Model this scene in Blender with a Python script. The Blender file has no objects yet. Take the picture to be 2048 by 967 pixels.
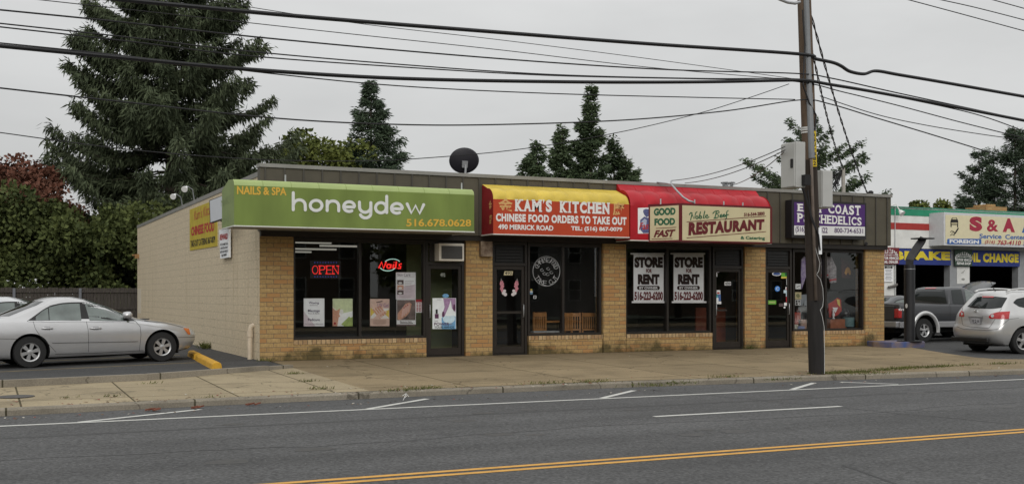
import bpy, bmesh, math, random
import numpy as np
from mathutils import Vector, Matrix
from mathutils.bvhtree import BVHTree

R = math.radians
scene = bpy.context.scene
COL = scene.collection
random.seed(7)
rng = np.random.default_rng(11)

# ------------------------------------------------------------------ camera
FPX = 2238.0                      # focal length in photo pixels (2048 wide)
TH = math.atan(1058 / FPX)        # facade normal is this far left of the view axis
VV = np.array([math.sin(TH), math.cos(TH), 0.0])
RR = np.array([math.cos(TH), -math.sin(TH), 0.0])
KK = np.array([0, 0, 1.0])
CAM = np.array([-5.49, -24.56, 1.47])
cd = bpy.data.cameras.new('camera')
cd.sensor_width = 36.0
cd.lens = 36.0 * FPX / 2048
cd.shift_y = (588 - 483.5) / 2048
cd.clip_start = 0.1
cd.clip_end = 2000
cam = bpy.data.objects.new('camera', cd)
COL.objects.link(cam)
cam.location = CAM
cam.rotation_euler = (R(90), 0, -TH)
scene.camera = cam

# ------------------------------------------------------------------ sky: overcast
SUN_EL, SUN_AZ = R(26), R(200)
world = bpy.data.worlds.new('World')
scene.world = world
world.use_nodes = True
nt = world.node_tree
nt.nodes.clear()
def N(t, **kw):
    n = nt.nodes.new(t)
    for k, v in kw.items(): setattr(n, k, v)
    return n
wo = N('ShaderNodeOutputWorld'); bg = N('ShaderNodeBackground')
sky = N('ShaderNodeTexSky', sky_type='NISHITA', sun_disc=False, sun_elevation=SUN_EL, sun_rotation=SUN_AZ)
tc = N('ShaderNodeTexCoord'); sp = N('ShaderNodeSeparateXYZ')
nt.links.new(tc.outputs['Generated'], sp.inputs[0])
mx = N('ShaderNodeMath', operation='MAXIMUM'); mx.inputs[1].default_value = 0.0
nt.links.new(sp.outputs['Z'], mx.inputs[0])
# overcast luminance: brighter towards the zenith, as under thin overcast
ma = N('ShaderNodeMath', operation='MULTIPLY_ADD'); ma.inputs[1].default_value = 6.2; ma.inputs[2].default_value = 5.0
nt.links.new(mx.outputs[0], ma.inputs[0])
nz = N('ShaderNodeTexNoise'); nz.inputs['Scale'].default_value = 2.6; nz.inputs['Detail'].default_value = 5
mp = N('ShaderNodeMapping'); mp.inputs['Scale'].default_value = (1, 1, 3.2)
nt.links.new(tc.outputs['Generated'], mp.inputs[0]); nt.links.new(mp.outputs[0], nz.inputs['Vector'])
nm = N('ShaderNodeMapRange'); nm.inputs[1].default_value = .3; nm.inputs[2].default_value = .7
nm.inputs[3].default_value = .9; nm.inputs[4].default_value = 1.13
nt.links.new(nz.outputs['Fac'], nm.inputs[0])
mu = N('ShaderNodeMath', operation='MULTIPLY')
gx_ = N('ShaderNodeMath', operation='MULTIPLY_ADD'); gx_.inputs[1].default_value = .13; gx_.inputs[2].default_value = .97   # cloud thinner towards +X
nt.links.new(sp.outputs['X'], gx_.inputs[0]); mg = N('ShaderNodeMath', operation='MULTIPLY'); nt.links.new(gx_.outputs[0], mg.inputs[0]); nt.links.new(nm.outputs[0], mg.inputs[1])
nt.links.new(ma.outputs[0], mu.inputs[0]); nt.links.new(mg.outputs[0], mu.inputs[1])
cc = N('ShaderNodeCombineColor')
cl = N('ShaderNodeMix', data_type='RGBA', blend_type='MULTIPLY'); cl.inputs[0].default_value = 1
cl.inputs[7].default_value = (0.995, 1.0, 0.993, 1)
for i in range(3): nt.links.new(mu.outputs[0], cc.inputs[i])
nt.links.new(cc.outputs[0], cl.inputs[6])
mix = N('ShaderNodeMix', data_type='RGBA'); mix.inputs[0].default_value = 0.97
nt.links.new(sky.outputs[0], mix.inputs[6]); nt.links.new(cl.outputs[2], mix.inputs[7])
nt.links.new(mix.outputs[2], bg.inputs['Color'])
bg.inputs['Strength'].default_value = 0.1
nt.links.new(bg.outputs[0], wo.inputs[0])

sl = bpy.data.lights.new('sun', 'SUN'); sl.energy = 1.2; sl.angle = R(40); sl.color = (1, .97, .93)
so = bpy.data.objects.new('sun', sl); COL.objects.link(so)
so.rotation_euler = (R(90) - SUN_EL, 0, -R(20))     # from behind the camera, a little to its left
scene.view_settings.view_transform = 'Standard'
scene.view_settings.look = 'None'
scene.view_settings.exposure = 0.08
scene.view_settings.gamma = 1.0
scene.view_settings.use_curve_mapping = False
scene.cycles.max_bounces = 8
scene.cycles.transparent_max_bounces = 12
scene.cycles.use_denoising = True

# ------------------------------------------------------------------ measuring helpers
def ray(x, y): return VV + (x - 1024) / FPX * RR + (588 - y) / FPX * KK
class Pl:
    """a real plane in the scene; p() finds where a line of sight meets it"""
    def __init__(s, pt, n):
        s.pt = np.array(pt, float); n = np.array(n, float); s.n = n / np.linalg.norm(n)
        if s.n @ (CAM - s.pt) < 0: s.n = -s.n
    def p(s, x, y, off=0.0):
        d = ray(x, y); q = s.pt + s.n * off
        t = ((q - CAM) @ s.n) / (d @ s.n)
        return CAM + t * d
def PY(Y): return Pl((0, Y, 0), (0, -1, 0))
def PX(X): return Pl((X, 0, 0), (-1, 0, 0))
def PZ(Z): return Pl((0, 0, Z), (0, 0, 1))
def fx(px, Y=0.0): return float(PY(Y).p(px, 588)[0])
def zoomf(ox, oy, s): return lambda x, y: (ox + x / s, oy + y / s)
ident = lambda x, y: (x, y)

# ------------------------------------------------------------------ materials
MATS = {}
def mat(name, col, rough=.7, var=.12, scale=6, bump=0, bscale=None, metal=0, spec=.4, coat=0, detail=4, col2=None, emit=0, stretch=None):
    if name in MATS: return MATS[name]
    m = bpy.data.materials.new(name); m.use_nodes = True; MATS[name] = m
    t = m.node_tree; b = t.nodes['Principled BSDF']
    b.inputs['Roughness'].default_value = rough; b.inputs['Metallic'].default_value = metal
    b.inputs['Specular IOR Level'].default_value = spec
    if coat: b.inputs['Coat Weight'].default_value = coat; b.inputs['Coat Roughness'].default_value = .05
    c = np.array(col, float)
    if var or col2 is not None or bump:
        tx = t.nodes.new('ShaderNodeTexCoord'); n = t.nodes.new('ShaderNodeTexNoise')
        n.inputs['Scale'].default_value = scale; n.inputs['Detail'].default_value = detail
        src = tx.outputs['Object']
        if stretch:
            mpn = t.nodes.new('ShaderNodeMapping'); mpn.inputs['Scale'].default_value = stretch
            t.links.new(src, mpn.inputs[0]); src = mpn.outputs[0]
        t.links.new(src, n.inputs['Vector'])
        cr = t.nodes.new('ShaderNodeValToRGB')
        a = c * (1 - var) if col2 is None else c
        e = np.minimum(c * (1 + var), 1) if col2 is None else np.array(col2, float)
        cr.color_ramp.elements[0].position = .3; cr.color_ramp.elements[1].position = .7
        cr.color_ramp.elements[0].color = (*a, 1); cr.color_ramp.elements[1].color = (*e, 1)
        t.links.new(n.outputs['Fac'], cr.inputs[0]); t.links.new(cr.outputs[0], b.inputs['Base Color'])
        if bump:
            n2 = t.nodes.new('ShaderNodeTexNoise'); n2.inputs['Scale'].default_value = bscale or scale * 4; n2.inputs['Detail'].default_value = 4
            t.links.new(src, n2.inputs['Vector'])
            bp = t.nodes.new('ShaderNodeBump'); bp.inputs['Strength'].default_value = bump; bp.inputs['Distance'].default_value = .02
            t.links.new(n2.outputs['Fac'], bp.inputs['Height']); t.links.new(bp.outputs[0], b.inputs['Normal'])
    else:
        b.inputs['Base Color'].default_value = (*c, 1)
    if emit:
        b.inputs['Emission Color'].default_value = (*c, 1); b.inputs['Emission Strength'].default_value = emit
    return m

def nodes(m):
    t = m.node_tree
    def n(ty, **kw):
        q = t.nodes.new(ty)
        for k, v in kw.items(): setattr(q, k, v)
        return q
    return t, n, t.links.new

def ramp(t, stops):
    c = t.nodes.new('ShaderNodeValToRGB'); e = c.color_ramp.elements
    while len(e) < len(stops): e.new(.5)
    for i, (p, q) in enumerate(stops):
        e[i].position = p; e[i].color = (q, q, q, 1) if not hasattr(q, '__len__') else (*q, 1)
    return c

def masonry(name, c1, c2, mortar, bw, bh, ms, offset=.5, bump=.5, moss=None, streak=None, rough=.85, chip=None, third=None):
    """bricks or blocks on walls that face X or Y: u = x + y, v = z (world units)"""
    m = bpy.data.materials.new(name); m.use_nodes = True; MATS[name] = m
    t, n, L = nodes(m); b = t.nodes['Principled BSDF']; b.inputs['Roughness'].default_value = rough
    b.inputs['Specular IOR Level'].default_value = .25
    g = n('ShaderNodeNewGeometry'); s = n('ShaderNodeSeparateXYZ'); L(g.outputs['Position'], s.inputs[0])
    ad = n('ShaderNodeMath', operation='ADD'); L(s.outputs[0], ad.inputs[0]); L(s.outputs[1], ad.inputs[1])
    cb = n('ShaderNodeCombineXYZ'); L(ad.outputs[0], cb.inputs[0]); L(s.outputs[2], cb.inputs[1])
    br = n('ShaderNodeTexBrick'); br.offset = offset
    L(cb.outputs[0], br.inputs['Vector']); br.inputs['Scale'].default_value = 1
    br.inputs['Brick Width'].default_value = bw; br.inputs['Row Height'].default_value = bh
    br.inputs['Mortar Size'].default_value = ms; br.inputs['Mortar Smooth'].default_value = .25
    br.inputs['Color1'].default_value = (*c1, 1); br.inputs['Color2'].default_value = (*c2, 1); br.inputs['Mortar'].default_value = (*mortar, 1)
    col = br.outputs['Color']
    nz = n('ShaderNodeTexNoise'); nz.inputs['Scale'].default_value = 18; nz.inputs['Detail'].default_value = 6; L(g.outputs['Position'], nz.inputs['Vector'])
    r1 = ramp(t, [(.3, .8), (.7, 1.2)]); L(nz.outputs['Fac'], r1.inputs[0])
    mm = n('ShaderNodeMix', data_type='RGBA', blend_type='MULTIPLY'); mm.inputs[0].default_value = 1
    L(col, mm.inputs[6]); L(r1.outputs[0], mm.inputs[7]); col = mm.outputs[2]
    if third is not None:          # a share of odd-coloured bricks
        br2 = n('ShaderNodeTexBrick'); br2.offset = offset
        L(cb.outputs[0], br2.inputs['Vector']); br2.inputs['Scale'].default_value = 1
        br2.inputs['Brick Width'].default_value = bw; br2.inputs['Row Height'].default_value = bh; br2.inputs['Mortar Size'].default_value = 0
        br2.inputs['Color1'].default_value = (0, 0, 0, 1); br2.inputs['Color2'].default_value = (1, 1, 1, 1); br2.inputs['Bias'].default_value = 0
        pw = n('ShaderNodeMath', operation='SUBTRACT'); pw.inputs[0].default_value = 1.0; L(br.outputs['Fac'], pw.inputs[1])
        r3 = ramp(t, [(.62, 0), (.9, .9)]); L(br2.outputs['Color'], r3.inputs[0])
        m3 = n('ShaderNodeMath', operation='MULTIPLY'); L(r3.outputs[0], m3.inputs[0]); L(pw.outputs[0], m3.inputs[1])
        mt = n('ShaderNodeMix', data_type='RGBA'); L(m3.outputs[0], mt.inputs[0]); L(col, mt.inputs[6]); mt.inputs[7].default_value = (*third, 1)
        col = mt.outputs[2]
    if streak is not None:         # rust and dirt runs down the wall, each a mark of its own
        mp2 = n('ShaderNodeMapping'); mp2.inputs['Scale'].default_value = (2.6, 2.6, .16); L(g.outputs['Position'], mp2.inputs[0])
        n3 = n('ShaderNodeTexNoise'); n3.inputs['Scale'].default_value = 1.6; n3.inputs['Detail'].default_value = 6; L(mp2.outputs[0], n3.inputs['Vector'])
        r4 = ramp(t, [(.57, 0), (.78, .4)]); L(n3.outputs['Fac'], r4.inputs[0])
        ms2 = n('ShaderNodeMix', data_type='RGBA'); L(r4.outputs[0], ms2.inputs[0]); L(col, ms2.inputs[6]); ms2.inputs[7].default_value = (*streak, 1)
        col = ms2.outputs[2]
    if moss is not None:
        n4 = n('ShaderNodeTexNoise'); n4.inputs['Scale'].default_value = 1.3; n4.inputs['Detail'].default_value = 8; n4.inputs['Roughness'].default_value = .65
        L(g.outputs['Position'], n4.inputs['Vector'])
        zr = n('ShaderNodeMapRange'); L(s.outputs[2], zr.inputs[0]); zr.inputs[1].default_value = .0; zr.inputs[2].default_value = .62; zr.inputs[3].default_value = .16; zr.inputs[4].default_value = -.3
        a2 = n('ShaderNodeMath', operation='ADD'); L(n4.outputs['Fac'], a2.inputs[0]); L(zr.outputs[0], a2.inputs[1])
        r5 = ramp(t, [(.5, 0), (.66, .8)]); L(a2.outputs[0], r5.inputs[0])
        mo = n('ShaderNodeMix', data_type='RGBA'); L(r5.outputs[0], mo.inputs[0]); L(col, mo.inputs[6]); mo.inputs[7].default_value = (*moss, 1)
        col = mo.outputs[2]
    if chip is not None:           # open joints: dark bits of the joint lines only
        n6 = n('ShaderNodeTexNoise'); n6.inputs['Scale'].default_value = .9; n6.inputs['Detail'].default_value = 5; L(g.outputs['Position'], n6.inputs['Vector'])
        r6 = ramp(t, [(.58, 0), (.68, .55)]); L(n6.outputs['Fac'], r6.inputs[0])
        m6 = n('ShaderNodeMath', operation='MULTIPLY'); L(r6.outputs[0], m6.inputs[0]); L(br.outputs['Fac'], m6.inputs[1])
        mc = n('ShaderNodeMix', data_type='RGBA'); L(m6.outputs[0], mc.inputs[0]); L(col, mc.inputs[6]); mc.inputs[7].default_value = (*chip, 1)
        col = mc.outputs[2]
    L(col, b.inputs['Base Color'])
    iv = n('ShaderNodeMath', operation='MULTIPLY_ADD'); iv.inputs[1].default_value = -1; iv.inputs[2].default_value = 1; L(br.outputs['Fac'], iv.inputs[0])
    ad2 = n('ShaderNodeMath', operation='MULTIPLY_ADD'); ad2.inputs[1].default_value = .35; L(nz.outputs['Fac'], ad2.inputs[0]); L(iv.outputs[0], ad2.inputs[2])
    bp = n('ShaderNodeBump'); bp.inputs['Strength'].default_value = bump; bp.inputs['Distance'].default_value = .012
    L(ad2.outputs[0], bp.inputs['Height']); L(bp.outputs[0], b.inputs['Normal'])
    return m

def glass(name, tint, refl=.06, rough=.01):
    m = bpy.data.materials.new(name); m.use_nodes = True; MATS[name] = m
    t, n, L = nodes(m); t.nodes.remove(t.nodes['Principled BSDF']); o = t.nodes['Material Output']
    tr = n('ShaderNodeBsdfTransparent'); tr.inputs[0].default_value = (*tint, 1)
    gl = n('ShaderNodeBsdfGlossy'); gl.inputs['Roughness'].default_value = rough; gl.inputs[0].default_value = (.9, .93, .92, 1)
    fr = n('ShaderNodeFresnel'); fr.inputs['IOR'].default_value = 1.5
    ad = n('ShaderNodeMath', operation='ADD', use_clamp=True); ad.inputs[1].default_value = refl; L(fr.outputs[0], ad.inputs[0])
    mxn = n('ShaderNodeMixShader'); L(ad.outputs[0], mxn.inputs[0]); L(tr.outputs[0], mxn.inputs[1]); L(gl.outputs[0], mxn.inputs[2])
    L(mxn.outputs[0], o.inputs[0])
    return m

def leafmat(name, c1, c2, scale=.5):
    m = bpy.data.materials.new(name); m.use_nodes = True; MATS[name] = m
    t, n, L = nodes(m); b = t.nodes['Principled BSDF']; b.inputs['Roughness'].default_value = .7; b.inputs['Specular IOR Level'].default_value = .15
    g = n('ShaderNodeNewGeometry'); nz = n('ShaderNodeTexNoise'); nz.inputs['Scale'].default_value = scale; nz.inputs['Detail'].default_value = 3
    L(g.outputs['Position'], nz.inputs['Vector'])
    ad = n('ShaderNodeMath', operation='MULTIPLY_ADD'); ad.inputs[1].default_value = .45; L(g.outputs['Random Per Island'], ad.inputs[0])
    sb = n('ShaderNodeMath', operation='MULTIPLY_ADD'); sb.inputs[1].default_value = 1.3; sb.inputs[2].default_value = -.38; L(nz.outputs['Fac'], sb.inputs[0])
    L(sb.outputs[0], ad.inputs[2])
    c = ramp(t, [(.1, c1), (.9, c2)]); L(ad.outputs[0], c.inputs[0]); L(c.outputs[0], b.inputs['Base Color'])
    return m

# ------------------------------------------------------------------ mesh helpers
class MB:
    def __init__(s): s.v = []; s.f = []; s.m = []; s.marks = []
    def mark(s): s.marks.append((len(s.v), len(s.f)))   # what follows becomes a part of its own
    def add(s, vs, fs, mi=0):
        o = len(s.v); s.v += [tuple(map(float, q)) for q in vs]
        for f in fs: s.f.append([i + o for i in f]); s.m.append(mi)
        return s
    def poly(s, pts, mi=0): return s.add(pts, [list(range(len(pts)))], mi)
    def box(s, x0, x1, y0, y1, z0, z1, mi=0):
        v = [(x, y, z) for x in (x0, x1) for y in (y0, y1) for z in (z0, z1)]
        return s.add(v, [(0, 1, 3, 2), (4, 6, 7, 5), (0, 4, 5, 1), (2, 3, 7, 6), (0, 2, 6, 4), (1, 5, 7, 3)], mi)
    def obox(s, c, ax, ay, az, mi=0):           # oriented box: centre and three half-axis vectors
        c = np.array(c, float); ax = np.array(ax, float); ay = np.array(ay, float); az = np.array(az, float)
        v = [c + a * ax + b * ay + d * az for a in (-1, 1) for b in (-1, 1) for d in (-1, 1)]
        return s.add(v, [(0, 1, 3, 2), (4, 6, 7, 5), (0, 4, 5, 1), (2, 3, 7, 6), (0, 2, 6, 4), (1, 5, 7, 3)], mi)
    def slab(s, front, n, depth, mi=0):         # polygon 'front' thickened along -n
        n = np.array(n, float); a = [np.array(p, float) for p in front]; b = [p - n * depth for p in a]; k = len(a)
        fs = [list(range(k)), list(range(2 * k - 1, k - 1, -1))] + [[i, k + i, k + (i + 1) % k, (i + 1) % k] for i in range(k)]
        return s.add(a + b, fs, mi)
    def tube(s, pts, r, n=8, mi=0, caps=True):
        P = [np.array(p, float) for p in pts]; k = len(P)
        rs = r if hasattr(r, '__len__') else [r] * k
        ref = None; rings = []
        for i, p in enumerate(P):
            t = P[min(i + 1, k - 1)] - P[max(i - 1, 0)]; t = t / (np.linalg.norm(t) + 1e-9)
            if ref is None:
                ref = np.array([0, 0, 1.]) if abs(t[2]) < .9 else np.array([1., 0, 0])
            a = np.cross(t, ref); a /= (np.linalg.norm(a) + 1e-9); b = np.cross(a, t); ref = b
            rings.append([p + rs[i] * (math.cos(q) * a + math.sin(q) * b) for q in [2 * math.pi * j / n for j in range(n)]])
        v = [q for rg in rings for q in rg]
        fs = [[i * n + j, i * n + (j + 1) % n, (i + 1) * n + (j + 1) % n, (i + 1) * n + j] for i in range(k - 1) for j in range(n)]
        if caps: fs += [list(range(n))[::-1], [(k - 1) * n + j for j in range(n)]]
        return s.add(v, fs, mi)
    def lathe(s, prof, c, axis='z', n=24, mi=0, caps=True):  # profile [(radius, height)] about an axis through c
        v = []; c = np.array(c, float)
        for r_, h_ in prof:
            for j in range(n):
                q = 2 * math.pi * j / n; a, b = r_ * math.cos(q), r_ * math.sin(q)
                v.append(c + (np.array([a, b, h_]) if axis == 'z' else np.array([a, h_, b]) if axis == 'y' else np.array([h_, a, b])))
        k = len(prof)
        fs = [[i * n + j, i * n + (j + 1) % n, (i + 1) * n + (j + 1) % n, (i + 1) * n + j] for i in range(k - 1) for j in range(n)]
        if caps: fs += [list(range(n))[::-1], [(k - 1) * n + j for j in range(n)]]
        return s.add(v, fs, mi)
    def build(s, name, mats, parent=None, smooth=False, local=False, angle=None, bevel=0):
        if s.marks:
            M_ = [(0, 0)] + s.marks + [(len(s.v), len(s.f))]; out = None
            for (va, fa), (vb, fb) in zip(M_, M_[1:]):
                if fb > fa:
                    q = MB(); q.v = s.v[va:vb]; q.f = [[i - va for i in f] for f in s.f[fa:fb]]; q.m = s.m[fa:fb]
                    out = q.build(name, mats, parent, smooth, local, angle, bevel)
            return out
        me = bpy.data.meshes.new(name)
        v = np.array(s.v, float)
        o = bpy.data.objects.new(name, me)
        if parent is not None:
            o.parent = parent
            if not local:
                off = np.zeros(3); q = parent
                while q is not None: off += np.array(q.location); q = q.parent
                v = v - off
        elif not local:
            c = np.array([(v[:, 0].min() + v[:, 0].max()) / 2, (v[:, 1].min() + v[:, 1].max()) / 2, v[:, 2].min()])
            o.location = c; v = v - c
        me.from_pydata(v.tolist(), [], s.f)
        for q in (mats if isinstance(mats, (list, tuple)) else [mats]): me.materials.append(q)
        me.polygons.foreach_set('material_index', s.m)
        if smooth:
            me.polygons.foreach_set('use_smooth', [True] * len(me.polygons))
            if angle: me.set_sharp_from_angle(angle=R(angle))
        me.update()
        COL.objects.link(o)
        if bevel:
            md = o.modifiers.new('bevel', 'BEVEL'); md.width = bevel; md.segments = 2; md.limit_method = 'ANGLE'
        return o

def props(o, label=None, cat=None, group=None, kind=None):
    if label: o['label'] = label
    if cat: o['category'] = cat
    if group: o['group'] = group
    if kind: o['kind'] = kind
    return o
def thing(name, label, cat, loc=(0, 0, 0), group=None, rz=0, rot=None):
    o = bpy.data.objects.new(name, None); o.empty_display_size = .3
    o.location = loc; o.rotation_euler = rot or (0, 0, rz); COL.objects.link(o)
    return props(o, label, cat, group)
def solo(mb, name, mats, label, cat, group=None, **kw): return props(mb.build(name, mats, **kw), label, cat, group)
def struct(mb, name, mats, **kw): return props(mb.build(name, mats, **kw), kind='structure')

# ------------------------------------------------------------------ lettering
_tc = {}
def text_geo(body, bold=0.0, shear=0.0, space=1.0):
    key = (body, bold, shear, space)
    if key in _tc: return _tc[key]
    cu = bpy.data.curves.new('t', 'FONT'); cu.body = body; cu.offset = bold; cu.shear = shear; cu.space_character = space; cu.resolution_u = 4
    ob = bpy.data.objects.new('t', cu); COL.objects.link(ob)
    dg = bpy.context.evaluated_depsgraph_get(); dg.update()
    me = bpy.data.meshes.new_from_object(ob.evaluated_get(dg))
    v = np.array([q.co[:2] for q in me.vertices]) if len(me.vertices) else np.zeros((0, 2))
    f = [list(p.vertices) for p in me.polygons]
    bpy.data.objects.remove(ob); bpy.data.curves.remove(cu); bpy.data.meshes.remove(me)
    if len(v):
        lo, hi = v.min(0), v.max(0); v = (v - lo) / np.maximum(hi - lo, 1e-6)
    _tc[key] = (v, f); return _tc[key]
SER = {'K': [(.16, 0), (.16, 1), (.84, 0), (.84, 1)], 'A': [(.1, 0), (.9, 0)], 'M': [(.1, 0), (.9, 0), (.12, 1), (.88, 1)], 'I': [(.5, 0), (.5, 1)],
       'T': [(.5, 0)], 'H': [(.16, 0), (.16, 1), (.84, 0), (.84, 1)], 'N': [(.14, 0), (.14, 1), (.86, 1)], 'E': [(.1, 0), (.1, 1)],
       'P': [(.16, 0), (.1, 1)], 'Y': [(.5, 0), (.12, 1), (.88, 1)], 'D': [(.08, 0), (.08, 1)], 'L': [(.16, 1), (.1, 0)]}
WID = {'I': .42, 'M': 1.15, "'": .3, ' ': .5, 'S': .78, 'E': .8, 'T': .88, 'L': .78}
def serif_geo(body, bold=.03):
    V = []; F = []; x = 0
    for ch in body:
        w = WID.get(ch, .92)
        if ch == "'":
            V += [(x + .05, 1.02, 0), (x + .25, 1.02, 0), (x + .22, .82, 0), (x + .05, .66, 0), (x + .11, .82, 0)]; F.append(list(range(len(V) - 5, len(V))))
        elif ch != ' ':
            v, f = text_geo(ch, bold); o = len(V)
            ww = w * (.5 if ch == 'I' else 1); xo = x + (w - ww) / 2
            V += [(xo + a * ww, b, 0) for a, b in v]; F += [[i + o for i in q] for q in f]
            for li, (sx, sy) in enumerate(SER.get(ch, [])):
                o = len(V); h = .12; W_ = .2; ly = .0012 * (li + 1); y0 = 0 if sy == 0 else 1 - h; cx = x + sx * w
                V += [(cx - W_, y0, ly), (cx + W_, y0, ly), (cx + W_, y0 + h, ly), (cx - W_, y0 + h, ly)]; F.append([o, o + 1, o + 2, o + 3])
        x += w + .13
    v = np.array(V); lo, hi = v.min(0), v.max(0); hi[2] = lo[2] + 1
    return (v - lo) / (hi - lo), F
def put(mb, geo, pl, z, x0, x1, y0, y1, mi=0, off=.004):
    """lay lettering on plane pl; y0 = (top, bottom) at its left end, y1 at its right end"""
    v, f = geo
    if not len(v): return
    tl, bl = pl.p(*z(x0, y0[0]), off), pl.p(*z(x0, y0[1]), off)
    tr, br_ = pl.p(*z(x1, y1[0]), off), pl.p(*z(x1, y1[1]), off)
    P = [(1 - q[0]) * ((1 - q[1]) * bl + q[1] * tl) + q[0] * ((1 - q[1]) * br_ + q[1] * tr) + (pl.n * q[2] if len(q) > 2 else 0) for q in v]
    mb.add(P, f, mi)
def T(mb, body, pl, z, x0, x1, y0, y1=None, mi=0, off=.004, bold=0.02, shear=0, space=1.0):
    put(mb, text_geo(body, bold, shear, space), pl, z, x0, x1, y0, y1 or y0, mi, off)
def rect(mb, pl, z, x0, x1, y0, y1=None, mi=0, off=.002):
    y1 = y1 or y0
    mb.poly([pl.p(*z(x0, y0[1]), off), pl.p(*z(x1, y1[1]), off), pl.p(*z(x1, y1[0]), off), pl.p(*z(x0, y0[0]), off)], mi)
def blob(mb, pl, z, pts, mi=0, off=.003): mb.poly([pl.p(*z(x, y), off) for x, y in pts], mi)
def ell(mb, pl, z, cx, cy, rx, ry, mi=0, off=.003, n=20, a0=0, a1=360, rot=0):
    c, s_ = math.cos(R(rot)), math.sin(R(rot)); q = []
    for i in range(n):
        t = R(a0 + (a1 - a0) * i / n); a, b = rx * math.cos(t), ry * math.sin(t)
        q.append((cx + a * c - b * s_, cy + a * s_ + b * c))
    blob(mb, pl, z, q, mi, off)
def arc(cx, cy, rx, ry, a0, a1, n=14):
    return [(cx + rx * math.cos(R(a0 + (a1 - a0) * i / n)), cy + ry * math.sin(R(a0 + (a1 - a0) * i / n))) for i in range(n + 1)]
_lay = [0]
def stroke(mb, pl, z, pts, w, mi=0, off=.004, cap=True):
    P = [np.array(p, float) for p in pts]; k = len(P); Lq = []; Rq = []
    for i, p in enumerate(P):
        t = P[min(i + 1, k - 1)] - P[max(i - 1, 0)]; t /= (np.linalg.norm(t) + 1e-9); nn = np.array([-t[1], t[0]])
        Lq.append(p + nn * w / 2); Rq.append(p - nn * w / 2)
    for i in range(k - 1): _lay[0] = (_lay[0] + 1) % 41; blob(mb, pl, z, [Lq[i], Lq[i + 1], Rq[i + 1], Rq[i]], mi, off + .0002 * _lay[0])
    if cap:
        for p in (P[0], P[-1]): _lay[0] = (_lay[0] + 1) % 41; ell(mb, pl, z, p[0], p[1], w / 2, w / 2, mi, off + .0002 * _lay[0], 12)
def rrect(mb, pl, z, x0, x1, y0, y1, r, mi=0, off=.003):
    q = []
    for cx, cy, a in ((x1 - r, y0 + r, -90), (x1 - r, y1 - r, 0), (x0 + r, y1 - r, 90), (x0 + r, y0 + r, 180)): q += arc(cx, cy, r, r, a, a + 90, 5)
    blob(mb, pl, z, q, mi, off)

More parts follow.
